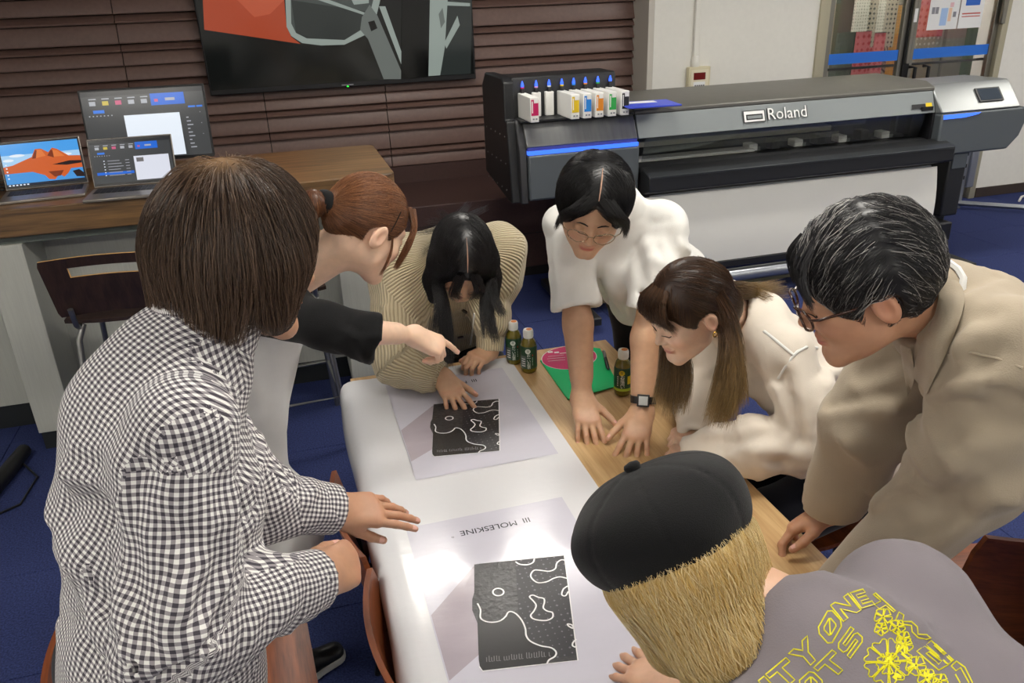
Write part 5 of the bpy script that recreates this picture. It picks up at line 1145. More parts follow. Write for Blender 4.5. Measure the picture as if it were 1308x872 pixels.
# cuffs and collar
for w_, c_ in ((wR, cR), (wL, cL)):
    V, Q = nets(lambda P: np.maximum(np.maximum(rc(P, w_-c_*.06, w_+c_*.02, .049, .045), np.abs((P-w_+c_*.028)@c_)-.032), -rc(P, w_-c_*.1, w_+c_*.1, .034, .034)), w_-.1, w_+.1, .004); np_mesh('cuff', V, Q, 'gingham', p, base, None, cloth_uv(V, Q, [([w_-c_*.1, w_+c_*.1], .047, fw)]))
nx = unit(hd.w(0, -.03, -.06)-neck); V, Q = nets(lambda P: smax(np.abs(rc(P, neck-nx*.1, neck+nx*.2, .080, .062))-.0045, np.abs((P-neck-nx*.055)@nx)-.028, .004), neck-.13, neck+.17, .004); np_mesh('collar', V, Q, 'gingham', p, base, None, cloth_uv(V, Q, [([neck-A(0, 0, .1), neck+A(0, 0, .1)], .08, fw)]))
tr = legs(F(), Hp, rt, kn, an, (.105, .085, .065), .04); tr.c(Hp+rt*.06, Hp-rt*.06, .115, .115, .04); garment('trousers', tr, tr.bounds(.02), .012, 'trouser_dark', p, base)
for a_ in an: shoe(p, base, 'shoe', a_-fw*.06+A(0, 0, -.08), a_+fw*.19+A(0, 0, -.08), 'shoe_black', 'sole_white')
hs = skull(hd, (.018, .016, .014)); nape = hd.w(0, -.05, -.06)
hfn0 = F().c(hd.w(-.045, -.04, -.02), hd.w(-.05, -.045, -.085), .052, .040, .03).c(hd.w(.045, -.04, -.02), hd.w(.05, -.045, -.085), .052, .040, .03).c(hd.w(0, -.06, -.02), hd.w(0, -.065, -.09), .055, .042, .03).c(hd.w(.06, .02, .0), hd.w(.064, .03, -.06), .034, .022, .03).c(hd.w(-.06, .02, .0), hd.w(-.064, .03, -.06), .034, .022, .03)
fc1 = face_cut(hd, (0, .090, .040), (0, .95, -.2))
hfn = lambda P: smax(smin(hs(P), hfn0(P), .05), fc1(P), .02)
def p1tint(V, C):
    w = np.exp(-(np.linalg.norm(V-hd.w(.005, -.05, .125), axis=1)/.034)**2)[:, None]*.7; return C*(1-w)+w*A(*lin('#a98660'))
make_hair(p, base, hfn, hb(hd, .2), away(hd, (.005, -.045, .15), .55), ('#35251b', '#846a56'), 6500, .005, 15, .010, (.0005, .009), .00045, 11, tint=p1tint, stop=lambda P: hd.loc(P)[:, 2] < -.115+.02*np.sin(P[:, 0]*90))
# ================================================================== 2 black cardigan, white dress
base = A(-.25, 1.92, 0); hd = Head(pd(468, 293, 1.80), (.76, .30, -.58), (.35, .1, .9), .95)
fw = unit(A(.85, .35, 0)); rt = A(fw[1], -fw[0], 0)
sR = pd(368, 402, 1.74); mid = sR-rt*.15+A(0, 0, .01); sL = mid-rt*.15; Hp = A(-.38, 1.98, .92); neck = mid+A(.07, .0, .03)
eR = pd(462, 430, 1.60); wR = pd(528, 428, 1.84); tipR = pz(586, 452, .93)
hR = hand_field(wR, pd(580, 450, 1.90)-wR, (.2, -.45, .85), 'R', [(14, 6, 4), (48, 62, 35), (52, 66, 38), (55, 66, 40)], 3, (16, 34, 6, 4), .86, elbow=eR+.06*unit(sR-eR), r_el=.022, r_wr=.018)
eL = sL+A(.1, .05, -.24); wL = eL+A(.18, -.02, -.10)
eL = sL+A(-.12, .05, -.24); wL = eL+A(-.10, .06, -.20)
hL = hand_field(wL, (.2, 0, -.95), (0, .9, .1), 'L', [(20, 25, 15)]*4, 4, (30, 20, 10, 8), .92, elbow=eL)
bf = torso(F(), neck, Hp, sR, sL, .075, .085, .06, .07, .055); kn = [A(-.20, 1.88, .48), A(-.30, 2.06, .48)]; an = [A(-.20, 1.88, .09), A(-.34, 2.08, .09)]; legs(bf, Hp, rt, kn, an, (.075, .055, .038))
p = person('person in black cardigan over a white dress pointing at the print', base, hd, neck, SK['pale'], [hR, hL], bf, fem=1., h_head=.0036)
ax_ = unit(Hp-mid); ven = unit(A(.55, -.1, -.85)-ax_*(A(.55, -.1, -.85)@ax_))
R_ = ridges(8, [(eR, eR-sR, .06, 12, .008, .012, .09), (mid+.4*(Hp-mid), Hp-mid, .14, 14, .008, .018, .14)])
tf = torso(F(), neck, Hp, sR, sL, .105, .125, .055, .065, .066, .06); cR = unit(unit(wR-eR)*.6+unit(eR-sR)*.5); eS = eR+.03*unit(wR-eR); cL = unit(wL-eL)
def cardigan(P):
    d = tf(P); d = smax(d, (P-mid)@ven-.055+.35*((P-mid)@ax_)*.6, .01)
    d = smin(d, sleeve(P, [sR, .5*(sR+eR), eS+.02*unit(wR-eR)], [.058, .046, .050], cR, .034), .03); d = smin(d, sleeve(P, [sL, eL, eL+.02*cL], [.068, .062, .065], cL, .045), .03)
    return np.maximum(d, -rc(P, neck, hd.w(0, -.03, -.05), .058, .056))-fold_disp(P, R_)
garment('black_cardigan', cardigan, (A(-.62, 1.40, .72), A(.30, 2.25, 1.36)), .009, 'cotton_black', p, base)
df = torso(F(), neck, Hp, sR, sL, .100, .118, .05, .06, .055, .06); df.c(mid+.35*(Hp-mid)+ven*.05, Hp+A(.02, -.03, -.15), .105, .15, .07); df.c(Hp, A(-.24, 1.94, .50), .14, .20, .08)
df.c(mid+ven*.08+ax_*.06, Hp+A(.16, -.06, -.16), .060, .11, .06)
def dress(P): return smax(np.maximum(np.maximum(df(P), .40-P[:, 2]), .015-(P-mid)@ven-3*np.maximum(0, (P-mid)@ax_-.36)), -rc(P, neck-A(0, 0, .02), hd.w(0, -.03, -.05), .062, .058), .01)-waves(P*A(1, 1, .35), .007, .13, 5)
garment('white_dress', dress, (A(-.64, 1.6, .38), A(.14, 2.28, 1.32)), .010, 'dress_white', p, base)
for a_ in an: shoe(p, base, 'shoe', a_-fw*.06+A(0, 0, -.09), a_+fw*.18+A(0, 0, -.09), 'shoe_black', 'sole_white')
tie = hd.w(0, -.118, .012); hs = skull(hd, (.006, .008, .008)); fc1 = face_cut(hd, (0, .078, .062), (0, .83, -.56)); eh = [hd.w(s_*.08, -.005, -.01) for s_ in (-1, 1)]
npc = lambda P: (-.048-hd.loc(P)[:, 2]+.3*np.maximum(0, hd.loc(P)[:, 1]+.02)*0)*hd.s
pony = F().chain([tie, hd.w(0, -.15, -.0), hd.w(-.0, -.165, -.08), hd.w(0, -.15, -.15)], (.020, .026, .024, .012), .01)
def hfn(P):
    d = smax(smax(hs(P), fc1(P), .008), npc(P), .012)
    for e_ in eh: d = smax(d, -(np.linalg.norm(P-e_, axis=1)-.030), .008)
    return smin(smin(d, rc(P, hd.w(0, -.09, .01), tie, .045, .016), .03), pony(P), .012)
make_hair(p, base, hfn, hb(hd, .24), lambda P: unit_rows(tie+hd.dirw((0, -1, -.6))*.03-P), ('#4a2a1a', '#8f5a38'), 3600, .004, 14, .009, (.0002, .0015), .0006, 12, wob=.05,
  guides=[([hd.w(.035, .078, .088), hd.w(.055, .105, .05), hd.w(.058, .115, .0), hd.w(.050, .105, -.055)], .006, .010, 1), ([hd.w(.02, .085, .088), hd.w(.035, .115, .05), hd.w(.042, .125, .01), hd.w(.034, .118, -.035)], .006, .010, 1), ([hd.w(.070, .03, .01), hd.w(.074, .045, -.03), hd.w(.066, .05, -.085)], .002, .003, .12), ([hd.w(-.035, .078, .088), hd.w(-.055, .105, .05), hd.w(-.06, .11, -.03)], .006, .010, .6)], ng=700, root_ok=lambda V: np.ones(len(V), bool)) if False else None
def unit_rows(v): return v/(np.linalg.norm(v, axis=1, keepdims=True)+1e-9)
make_hair(p, base, hfn, hb(hd, .24), lambda P: unit_rows(np.where((hd.loc(P)[:, 1] < -.115)[:, None], G_[None], tie-P)), ('#55331f', '#a8714a'), 5200, .004, 12, .009, (.0002, .0015), .0004, 12, wob=.05,
  guides=[([hd.w(.03, .070, .092), hd.w(.055, .082, .055), hd.w(.063, .082, .01), hd.w(.056, .085, -.055)], .008, .005, 1), ([hd.w(.01, .072, .092), hd.w(.035, .092, .06), hd.w(.045, .096, .01), hd.w(.040, .098, -.035)], .008, .005, 1), ([hd.w(.072, .03, .01), hd.w(.072, .045, -.03), hd.w(.064, .05, -.085)], .002, .003, .12), ([hd.w(-.03, .07, .098), hd.w(-.055, .100, .06), hd.w(-.064, .10, -.03)], .010, .007, .6)], ng=1100)
V, Q = nets(lambda P: np.abs(rc(P, hd.w(0, -.108, .012), hd.w(0, -.128, .012), .021, .021))-.006, tie-.05, tie+.05, .004); np_mesh('hair_tie', V, Q, 'cotton_black', p, base)
wire(p, base, 'hair_pin', [hd.w(.083, .012, .072), hd.w(.0875, .010, .045), hd.w(.0885, .008, .020)], .0012, 'black_metal')
# ================================================================== 3 beige cardigan
base = A(.48, 2.8, 0); hd = Head(pd(590, 332, 2.24), (-.10, -.66, -.74), (0, -.5, .8), .97)
sR = A(.285, 2.40, 1.075); sL = A(.625, 2.37, 1.085); mid = (sR+sL)/2; Hp = A(.50, 2.88, .62); neck = mid+A(0, -.06, .045); rt = A(-1, 0, 0); fw = A(0, -1, 0)
wR = pz(565, 481, .765); eR = pd(512, 462, 2.50); wL = pd(626, 448, 2.66); eL = pd(627, 403, 2.66)
hR = hand_field(wR, pz(584, 512, .728)-wR, (-.1, -.25, .95), 'R', [(14, 14, 10), (20, 22, 14), (24, 26, 16), (26, 30, 18)], 10, (38, 14, 8, 8), .95, elbow=eR, r_el=.038)
hL = hand_field(wL, pd(604, 460, 2.58)-wL, (-.2, -.5, .8), 'L', [(45, 60, 35)]*4, 2, (25, 25, 15, 15), .92, elbow=eL, r_el=.038)
bf = torso(F(), neck, Hp, sR, sL, .08, .09); kn = [A(.38, 2.52, .52), A(.62, 2.52, .52)]; an = [A(.38, 2.55, .08), A(.62, 2.55, .08)]; bf.chain([Hp+rt*.085, kn[0], an[0]], (.08, .058, .04), .03); bf.chain([Hp-rt*.085, kn[1], an[1]], (.08, .058, .04), .03)
p = person('person in a beige ribbed cardigan leaning over with long black hair', base, hd, neck, SK['tan'], [hR, hL], bf, fem=1., hand_h=.0027)
R_ = ridges(21, [(eR, wR-eR, .075, 22, .012, .016, .10), (wR-.05*unit(wR-eR), wR-eR, .06, 10, .007, .009, .05), (eL, wL-eL, .07, 14, .010, .016, .08), (sR+.5*(eR-sR), eR-sR, .09, 8, .008, .02, .1), (mid+.3*(Hp-mid), Hp-mid, .17, 14, .010, .024, .16)])
tf = torso(F(), neck-A(0, -.05, .03), Hp, sR, sL, .125, .15, .075, .08, .083, .07); cR = unit(wR-eR); cL = unit(wL-eL)
def cardi(P):
    d = tf(P); d = smin(d, sleeve(P, [sR, eR, wR-cR*.01], [.088, .082, .050], cR, .033), .05); d = smin(d, sleeve(P, [sL, eL, wL], [.080, .066, .046], cL, .033), .05)
    d = smax(d, -rc(P, neck+A(0, -.05, .0), hd.w(0, 0, -.06), .075, .075), .015); d = np.maximum(d, .60-P[:, 2]); return d-fold_disp(P, R_)-waves(P, .004, .15, 4)
garment('ribbed_cardigan', cardi, (A(.12, 2.0, .58), A(.86, 3.14, 1.28)), .009, 'rib_knit', p, base, [([neck, Hp], .22, rt), ([sR, eR, wR], .075, fw), ([sL, eL, wL], .075, fw)])
for w_, c_ in ((wR, cR), (wL, cL)):
    V, Q = nets(lambda P: np.maximum(np.maximum(rc(P, w_-c_*.06, w_+c_*.02, .050, .044), np.abs((P-w_+c_*.026)@c_)-.026), -rc(P, w_-c_*.1, w_+c_*.1, .034, .034)), w_-.1, w_+.1, .005); np_mesh('cuff', V, Q, 'rib_knit', p, base, None, cloth_uv(V, Q, [([w_-c_*.1, w_+c_*.1], .047, fw)]))
# front placket with buttons and a white lanyard
fdir = unit(A(0, -1, -.55))
def on_field(fn, q, dirv, n=60, step=.006):
    q = A(*q)
    for _ in range(n):
        v = fn(q[None])[0]
        if v < .0004: break
        q = q+unit(dirv)*min(step*3, max(v*.8, .0006))
    return q
for (x, y) in ((594, 397), (588, 430), (583, 455)):
    q = on_field(cardi, CAM+ray(x, y)*1.9, ray(x, y)); g = grad(cardi, q[None])[0]; MB().tube([q-base, q+g*.004-base], .0105, 14).build('button', 'button_brown', p, smooth=40)
lan = [on_field(cardi, CAM+ray(x, y)*1.9, ray(x, y))-FF*.004 for x, y in ((606, 400), (604, 420), (601, 440))]
wire(p, base, 'lanyard', lan, .0028, 'cotton_white')
tr = F(); tr.chain([Hp+rt*.085, kn[0], an[0]], (.10, .085, .06), .03); tr.chain([Hp-rt*.085, kn[1], an[1]], (.10, .085, .06), .03); tr.c(Hp+rt*.07, Hp-rt*.07, .13, .13, .05); garment('trousers', tr, tr.bounds(.02), .014, 'trouser_dark', p, base)
for a_ in an: shoe(p, base, 'shoe', a_-fw*.06+A(0, 0, -.08), a_+fw*.17+A(0, 0, -.08), 'shoe_black', 'sole_white')
hs = skull(hd, (.014, .014, .012)); fc1 = face_cut(hd, (0, .086, .045), (0, .86, -.5)); dn = A(0, -.05, -1)
def wd(px): return A(*px)
lobeF = F()
for s_ in (-1, 1):
    a0 = hd.w(s_*.070, .02, .03); a1 = hd.w(s_*.082, .045, -.03)+A(0, 0, -.0); lobeF.chain([a0, a1, a1+A(s_*-.008, -.01, -.05)], (.030, .024, .012), .03)
hfn = lambda P: smin(smax(hs(P), fc1(P), .015), lobeF(P), .03)
def d3(P):
    q = hd.loc(P); side = np.sign(q[:, :1]+1e-6)*np.exp(-np.abs(q[:, :1])/.05)*1.4*(hd.R[0])[None]; return unit_rows(side+.9*G_[None]+.5*hd.R[1][None]*(q[:, 1:2] < .06))
gl = lambda s_, x0, f: ([hd.w(s_*x0, .085, .085), hd.w(s_*(x0+.018), .112, .04), hd.w(s_*(x0+.012), .112, -.0), hd.w(s_*x0, .105, -.03-f)], .007, .011, .35)
gs = [gl(1, .010, .0), gl(-1, .010, .0), gl(1, .026, -.01), gl(-1, .026, -.01)]
for s_, x1, y1 in ((1, 556, 425), (1, 566, 455), (1, 575, 470), (-1, 622, 432), (-1, 634, 440), (-1, 644, 405)):
    a1 = hd.w(s_*.078, .045, .0); e_ = pd(x1, y1, 2.18); gs.append(([hd.w(s_*.06, .03, .07), a1, .5*(a1+e_)+A(s_*.012, 0, .0), e_], .020, .012, 1.2))
for k_, (x1, y1) in enumerate(((520, 300), (535, 330), (545, 285), (560, 272), (600, 262), (622, 268))):
    e_ = on_field(cardi, CAM+ray(x1, y1)*1.9, ray(x1, y1))+A(0, 0, .01); gs.append(([hd.w(-.02+.01*k_, -.09, .03), hd.w(-.035+.014*k_, -.115, -.01), e_], .016, .014, .35))
make_hair(p, base, hfn, (hd.c-A(.2, .2, .30), hd.c+.2), d3, ('#0b0a0b', '#2e2a2b'), 5000, .0045, 14, .010, (.0005, .004), .00045, 13, guides=gs, ng=2400, wob=.08, frizz=.004)
wire(p, base, 'hair_parting', [hd.w(.0, y, z)+hd.dirw((0, y*.6, z))*.0045 for y, z in ((.076, .085), (.05, .110), (.02, .124), (-.005, .131))], [.0015, .0026, .0024, .0010], 'scalp') if 'scalp' in MATS else wire(p, base, 'hair_parting', [hd.w(.0, y, z) for y, z in ((.079, .088), (.055, .112), (.025, .1285), (-.005, .134))], [.0008, .0016, .0014, .0005], mat('scalp', '#a98470', .6))
# ================================================================== 4 white T-shirt
base = A(1.2, 2.36, 0); hd = Head(pd(757, 264, 2.02), (-.34, -.74, -.56), (.06, -.3, .9), 1.0)
fw = unit(A(-.38, -.92, 0)); rt = A(fw[1], -fw[0], 0)
sR = pd(722, 290, 2.27); sL = pd(848, 288, 2.17); mid = (sR+sL)/2; Hp = pd(850, 470, 2.50)+A(0, 0, .02); Hp = A(1.19, 2.34, .86); neck = mid+A(.0, -.03, .06)
wR = pz(743, 506, .785); eR = pd(738, 408, 2.25); wL = pz(821, 523, .785); eL = pd(826, 428, 2.18)
hR = hand_field(wR, pz(752, 545, .735)-wR, (-.05, -.35, .93), 'R', [(8, 16, 10), (8, 20, 12), (10, 20, 12), (12, 18, 12)], 6, (48, 12, 10, 6), .98, elbow=eR, r_el=.035, r_wr=.0235)
hL = hand_field(wL, pz(812, 560, .735)-wL, (-.05, -.30, .94), 'L', [(6, 14, 10), (8, 18, 12), (10, 20, 12), (12, 18, 12)], 10, (40, 12, 10, 6), .98, elbow=eL, r_el=.035, r_wr=.0235)
for h_, e_, s_ in ((hR, eR, sR), (hL, eL, sL)): h_.c(e_, e_+.45*(s_-e_), .036, .041, .03)
bf = torso(F(), neck, Hp, sR, sL, .095, .095); kn = [Hp+rt*.09+A(.02, -.03, -.40), Hp-rt*.09+A(.02, -.03, -.40)]; an = [kn[0]+A(.04, .05, -.38), kn[1]+A(.04, .05, -.38)]; legs(bf, Hp, rt, kn, an)
p = person('person in a white T-shirt with glasses leaning on both hands', base, hd, neck, SK['tan'], [hR, hL], bf, h_head=.0026)
R_ = ridges(31, [(sR+.2*(eR-sR), eR-sR, .07, 10, .008, .014, .07), (sL+.2*(eL-sL), eL-sL, .07, 14, .008, .013, .07), (mid+.5*(Hp-mid), Hp-mid, .16, 20, .010, .022, .2)])
cR = unit(eR-sR); cL = unit(eL-sL); aR = sR+cR*.235; aL = sL+cL*.235
tf = torso(F(), neck, Hp+.0*cR, sR, sL, .088, .125, .060, .075, .062, .04); tf.c(mid+A(.02, .0, -.12), Hp+A(-.09, -.14, .03), .08, .10, .05); tf.c(neck+.03*unit(hd.c-neck), mid, .070, .085, .03)
def tee(P):
    d = tf(P); d = smin(d, sleeve(P, [sR, sR+cR*.12, aR], [.066, .066, .072], cR, .046), .014); d = smin(d, sleeve(P, [sL, sL+cL*.12, aL], [.066, .066, .072], cL, .046), .014)
    d = np.maximum(d, -((P-Hp-A(0, 0, -.02))@unit(mid-Hp)+.02)); d = smax(d, -rc(P, neck+.105*unit(hd.w(0, -.03, -.06)-neck), hd.w(0, -.02, -.06), .056, .056), .006); return d-fold_disp(P, R_)-waves(P, .004, .16, 9)
R_ += boost(pixfold(tee, [([(850, 300), (870, 330), (875, 370)], -.010, .012), ([(838, 330), (862, 350), (868, 385)], .009, .012), ([(835, 300), (845, 330), (838, 370)], -.009, .010), ([(790, 350), (800, 400), (805, 430)], .012, .018), ([(770, 350), (778, 400), (785, 430)], -.010, .014), ([(755, 340), (762, 380), (768, 430)], .010, .014), ([(815, 330), (822, 370), (815, 410)], -.012, .012), ([(720, 300), (712, 330), (716, 365)], .008, .014), ([(700, 300), (704, 340), (702, 375)], -.006, .012), ([(800, 250), (840, 262), (870, 290)], .006, .014)], 1, (0, 0), 1.4))
garment('white_tshirt', tee, tuple((lambda b: (b[0]-.06, b[1]+.06))(tf.bounds(.08))), .0085, 'cotton_white', p, base)
tr = legs(F(), Hp, rt, kn, an, (.105, .085, .06), .03); tr.c(Hp+rt*.07, Hp-rt*.07, .115, .115, .05); garment('trousers', tr, tr.bounds(.02), .013, 'trouser_dark', p, base)
wire(p, base, 'belt', [Hp+unit(mid-Hp)*.02+(rt*math.cos(a)*.185+np.cross(rt, unit(mid-Hp))*math.sin(a)*.128) for a in np.linspace(0, 2*math.pi, 25)[:-1]], .016, mat('belt_olive', '#3a382a', .7), 6, True)
for a_ in an: shoe(p, base, 'shoe', A(a_[0], a_[1], 0)-fw*.06, A(a_[0], a_[1], 0)+fw*.2, 'shoe_black', 'sole_white')
brows(p, base, hd, '#1a1210'); glasses(p, base, hd, 'glasses_gold', .0012, .026, .020)
hs = skull(hd, (.022, .014, .016)); fc1 = lambda P: (lambda q: (.80*(q[:, 1]-.084)-.60*(q[:, 2]+1.0*np.abs(q[:, 0])-.092))*hd.s)(hd.loc(P)); eh = [hd.w(s_*.090, .0, -.022) for s_ in (-1, 1)]
def hfn(P):
    d = smax(smax(hs(P), fc1(P), .012), (-.055-hd.loc(P)[:, 2])*hd.s, .01)
    for e_ in eh: d = smax(d, -(np.linalg.norm(P-e_, axis=1)-.026), .008)
    return d
def d4(P):
    q = hd.loc(P); return unit_rows(1.3*np.sign(q[:, :1]+1e-6)*np.exp(-np.abs(q[:, :1])/.05)*hd.R[0][None]+.55*hd.R[1][None]*(q[:, 1:2] > -.02)-.4*hd.R[1][None]*(q[:, 1:2] <= -.02)-.8*hd.R[2][None])
gs = []
for s_ in (-1, 1):
    for x0, x1, f_ in ((.006, .050, .045), (.012, .062, .026), (.020, .072, .006), (.03, .080, -.012)):
        gs.append(([hd.w(s_*x0, .070, .108), hd.w(s_*(x0+.62*(x1-x0)), .094, .090), hd.w(s_*x1, .088, .060), hd.w(s_*(x1+.008), .074, f_-.005)], .008, .005, 1))
make_hair(p, base, hfn, hb(hd), d4, ('#0a0a0b', '#2a2828'), 5000, .0038, 12, .008, (.0005, .004), .00045, 14, guides=gs, ng=1400, wob=.10)
wire(p, base, 'hair_parting', [hd.w(.0, y, z) for y, z in ((.074, .106), (.05, .1272), (.025, .1368), (.0, .1395))], [.0010, .0020, .0018, .0008], 'scalp')
q = hd.w(-.0, 0, 0)
wire(p, base, 'earring', [hd.w(-.086, -.004, -.03), hd.w(-.0875, -.003, -.045), hd.w(-.088, -.003, -.062)], [.0028, .0018, .0045], 'black_metal'); wire(p, base, 'earring_stud', [hd.w(-.0855, -.002, -.022), hd.w(-.091, -.002, -.022)], .003, mat('stud_blue', '#2a3fa0', .2, metal=.4))
cw = unit(wL-eL); wc = wL-cw*.028; u_ = unit(np.cross(cw, A(0, 0, 1))); v_ = np.cross(cw, u_)
wt = MB()
for k_ in (-.007, 0, .007): pass
ring = [[wc+cw*t_+(u_*math.cos(a)+v_*math.sin(a))*rr-base for t_, rr in ((-.010, .0358), (.010, .0345), (.010, .0270), (-.010, .0270))] for a in np.linspace(0, 2*math.pi, 33)]
wv = [q for r_ in ring for q in r_]; wt.add(wv, [(i*4+k, i*4+(k+1) % 4, (i+1)*4+(k+1) % 4, (i+1)*4+k) for i in range(32) for k in range(4)]); wo = wt.build('wristwatch', 'watch_black', p, smooth=50)
tc_ = unit(CAM-wc); nf_ = unit(tc_-cw*(tc_@cw)); sx = np.cross(cw, nf_); fc_ = wc+nf_*.034
def pad(name, hw, hh, z0, z1, m, par):
    P8 = [fc_+sx*a*hw+cw*b*hh+nf_*z-base for z in (z0, z1) for a, b in ((-1, -1), (1, -1), (1, 1), (-1, 1))]; MB().add(P8, [(3, 2, 1, 0), (4, 5, 6, 7), (0, 1, 5, 4), (1, 2, 6, 5), (2, 3, 7, 6), (3, 0, 4, 7)]).build(name, m, par, bevel=.0015)
pad('watch_case', .0165, .0165, -.004, .006, 'watch_black', wo); pad('watch_dial', .0120, .0120, .006, .0068, 'watch_face', wo)
# ================================================================== 5 cream blouse
base = A(1.40, 1.62, 0); hd = Head(pd(878, 398, 1.86), (-.86, -.16, -.42), (-.15, -.05, 1), .95)
fw = unit(A(-1, .0, 0)); rt = A(0, 1, 0)
sL = pd(1003, 452, 1.92); sR = sL+A(.0, .30, .02); mid = (sL+sR)/2; Hp = A(1.46, 1.62, .60); neck = mid+A(-.07, -.0, .05)
eL = A(1.06, 1.50, .775); eL = pd(1030, 565, 1.93); wL = pz(898, 577, .755); wR = pz(890, 545, .75); eR = sR+A(-.02, .03, -.26)
hL = hand_field(wL, A(-.8, .35, -.05), (0, 0, 1), 'L', [(50, 70, 40)]*4, 2, (20, 30, 20, 15), .80, elbow=eL, r_el=.036)
hR = hand_field(wR, A(-.75, -.2, -.05), (0, 0, 1), 'R', [(50, 70, 40)]*4, 2, (20, 30, 20, 15), .80, elbow=eR, r_el=.036)
bf = torso(F(), neck, Hp, sR, sL, .075, .085, .06); kn = [A(1.10, 1.72, .53), A(1.10, 1.50, .53)]; an = [A(1.16, 1.74, .08), A(1.16, 1.48, .08)]; bf.chain([Hp+rt*.085, kn[0], an[0]], (.08, .058, .04), .03); bf.chain([Hp-rt*.085, kn[1], an[1]], (.08, .058, .04), .03)
p = person('person in a sheer cream blouse with long brown hair and a gold earring', base, hd, neck, SK['pale'], [hL, hR], bf, h_head=.0026, fem=1., hand_h=.003)
R_ = ridges(41, [(eL, wL-eL, .075, 26, .011, .014, .14), (wL-.06*unit(wL-eL), wL-eL, .062, 14, .009, .008, .05), (sL+.4*(eL-sL), eL-sL, .08, 12, .009, .018, .10), (mid+.4*(Hp-mid), Hp-mid, .14, 12, .008, .02, .16)])
tf = torso(F(), neck, Hp, sR, sL, .100, .125, .06, .07, .066, .06); cL = unit(wL-eL); cR = unit(wR-eR)
def blouse(P):
    d = tf(P); d = smin(d, sleeve(P, [sL, .55*sL+.45*eL+A(.01, -.01, 0), eL, .45*eL+.55*wL+A(0, -.01, .005), wL+cL*.05], [.064, .060, .066, .072, .046], cL, .03), .03)
    d = smin(d, sleeve(P, [sR, eR, .5*(eR+wR), wR+cR*.05], [.066, .066, .074, .045], cR, .03), .04)
    d = np.maximum(d, -(P[:, 2]-.703)) if False else d; return smax(d, -rc(P, neck, hd.w(0, -.03, -.05), .060, .058), .01)-fold_disp(P, R_)-waves(P, .004, .12, 3)
R_ += boost(pixfold(blouse, [([(1000, 480), (1010, 520), (1020, 560)], -.010, .010), ([(1016, 470), (1026, 510), (1036, 550)], .008, .012), ([(930, 582), (970, 572), (1010, 578)], .010, .012), ([(900, 562), (950, 566), (1000, 552)], -.010, .010), ([(905, 575), (950, 580), (1000, 590)], -.008, .008), ([(960, 470), (975, 520), (985, 545)], -.008, .012), ([(940, 450), (955, 500), (960, 540)], .007, .012), ([(890, 555), (930, 552), (975, 545)], .008, .010)], 1, (0, 0), 1.3))
bl = garment('cream_blouse', blouse, (A(.72, 1.26, .52), A(1.72, 2.06, 1.24)), .009, 'blouse', p, base)
q0 = on_field(blouse, CAM+ray(972, 420)*1.5, ray(972, 420)); q1 = on_field(blouse, CAM+ray(1012, 455)*1.5, ray(1012, 455))
seam = lambda pts: [on_field(blouse, CAM+ray(x, y)*1.5, ray(x, y)) for x, y in pts]
wire(p, base, 'yoke_seam', seam([(976, 423), (990, 434), (1002, 444), (1013, 453)]), .004, 'cotton_white'); wire(p, base, 'sleeve_seam', seam([(1044, 444), (1030, 443), (1018, 449), (1012, 456), (1002, 470), (994, 483)]), .0035, 'cotton_white')
tr = F(); tr.chain([Hp+rt*.085, kn[0], an[0]], (.10, .085, .06), .03); tr.chain([Hp-rt*.085, kn[1], an[1]], (.10, .085, .06), .03); tr.c(Hp+rt*.07, Hp-rt*.07, .12, .12, .05); garment('trousers', tr, tr.bounds(.02), .013, 'trouser_navy', p, base)
for a_ in an: shoe(p, base, 'shoe', a_-fw*.06+A(0, 0, -.08), a_+fw*.16+A(0, 0, -.08), 'shoe_black', 'sole_white')
brows(p, base, hd, '#4a3424')
hs = skull(hd, (.009, .010, .009)); fc1 = face_cut(hd, (0, .080, .058), (0, .82, -.57)); eh = [hd.w(s_*.083, .0, -.006) for s_ in (-1, 1)]
back = F().chain([hd.w(0, -.075, .02), hd.w(0, -.092, -.05), hd.w(0, -.09, -.10)], (.055, .045, .03), .03)
def hfn(P):
    d = smax(hs(P), fc1(P), .010); d = smin(d, back(P), .03); 
    for e_ in eh: d = smax(d, -(np.linalg.norm((P-e_), axis=1)-.027), .008)
    return d
def d5(P):
    q = hd.loc(P); fr = (q[:, 1:2] > .03); return unit_rows(np.where(fr, .5*hd.R[1][None]-.9*hd.R[2][None]+.3*np.sign(q[:, :1])*hd.R[0][None], -.55*hd.R[1][None]-.75*hd.R[2][None]+.4*np.sign(q[:, :1])*hd.R[0][None]*np.exp(-np.abs(q[:, :1])/.04)))
gs = []
for x0 in np.linspace(-.05, .05, 7): gs.append(([hd.w(x0*.5, .046, .110), hd.w(x0*.8, .076, .092), hd.w(x0, .088, .060), hd.w(x0*1.05, .0925-.35*abs(x0), .030-.3*abs(x0))], .006, .006, .5))
e0 = [(921, 548), (934, 540), (907, 545), (945, 520), (915, 530)]
for k_, (x1, y1) in enumerate(e0):
    e_ = pd(x1, y1, 1.80); m_ = pd(938-(k_ % 3)*8+4, 468, 1.79); gs.append(([hd.w(-.070, -.055+.004*k_, .05), hd.w(-.080, -.058+.006*k_, -.02), m_, e_], .013, .020, 1.5))
for x1, y1 in ((842, 520), (855, 538), (868, 530)):
    e_ = pd(x1, y1, 1.92); gs.append(([hd.w(.07, .0, .02), hd.w(.078, .02, -.05), pd(x1+8, 470, 1.93), e_], .016, .018, 1.3))
for x1, y1 in ((1008, 372), (1000, 362), (985, 380)):
    e_ = on_field(blouse, CAM+ray(x1, y1+6)*1.5, ray(x1, y1+6))+A(0, 0, .012); gs.append(([hd.w(.0, -.09, .02), hd.w(.0, -.115, -.01), pd(960, 372, 1.98), e_], .018, .020, .9))
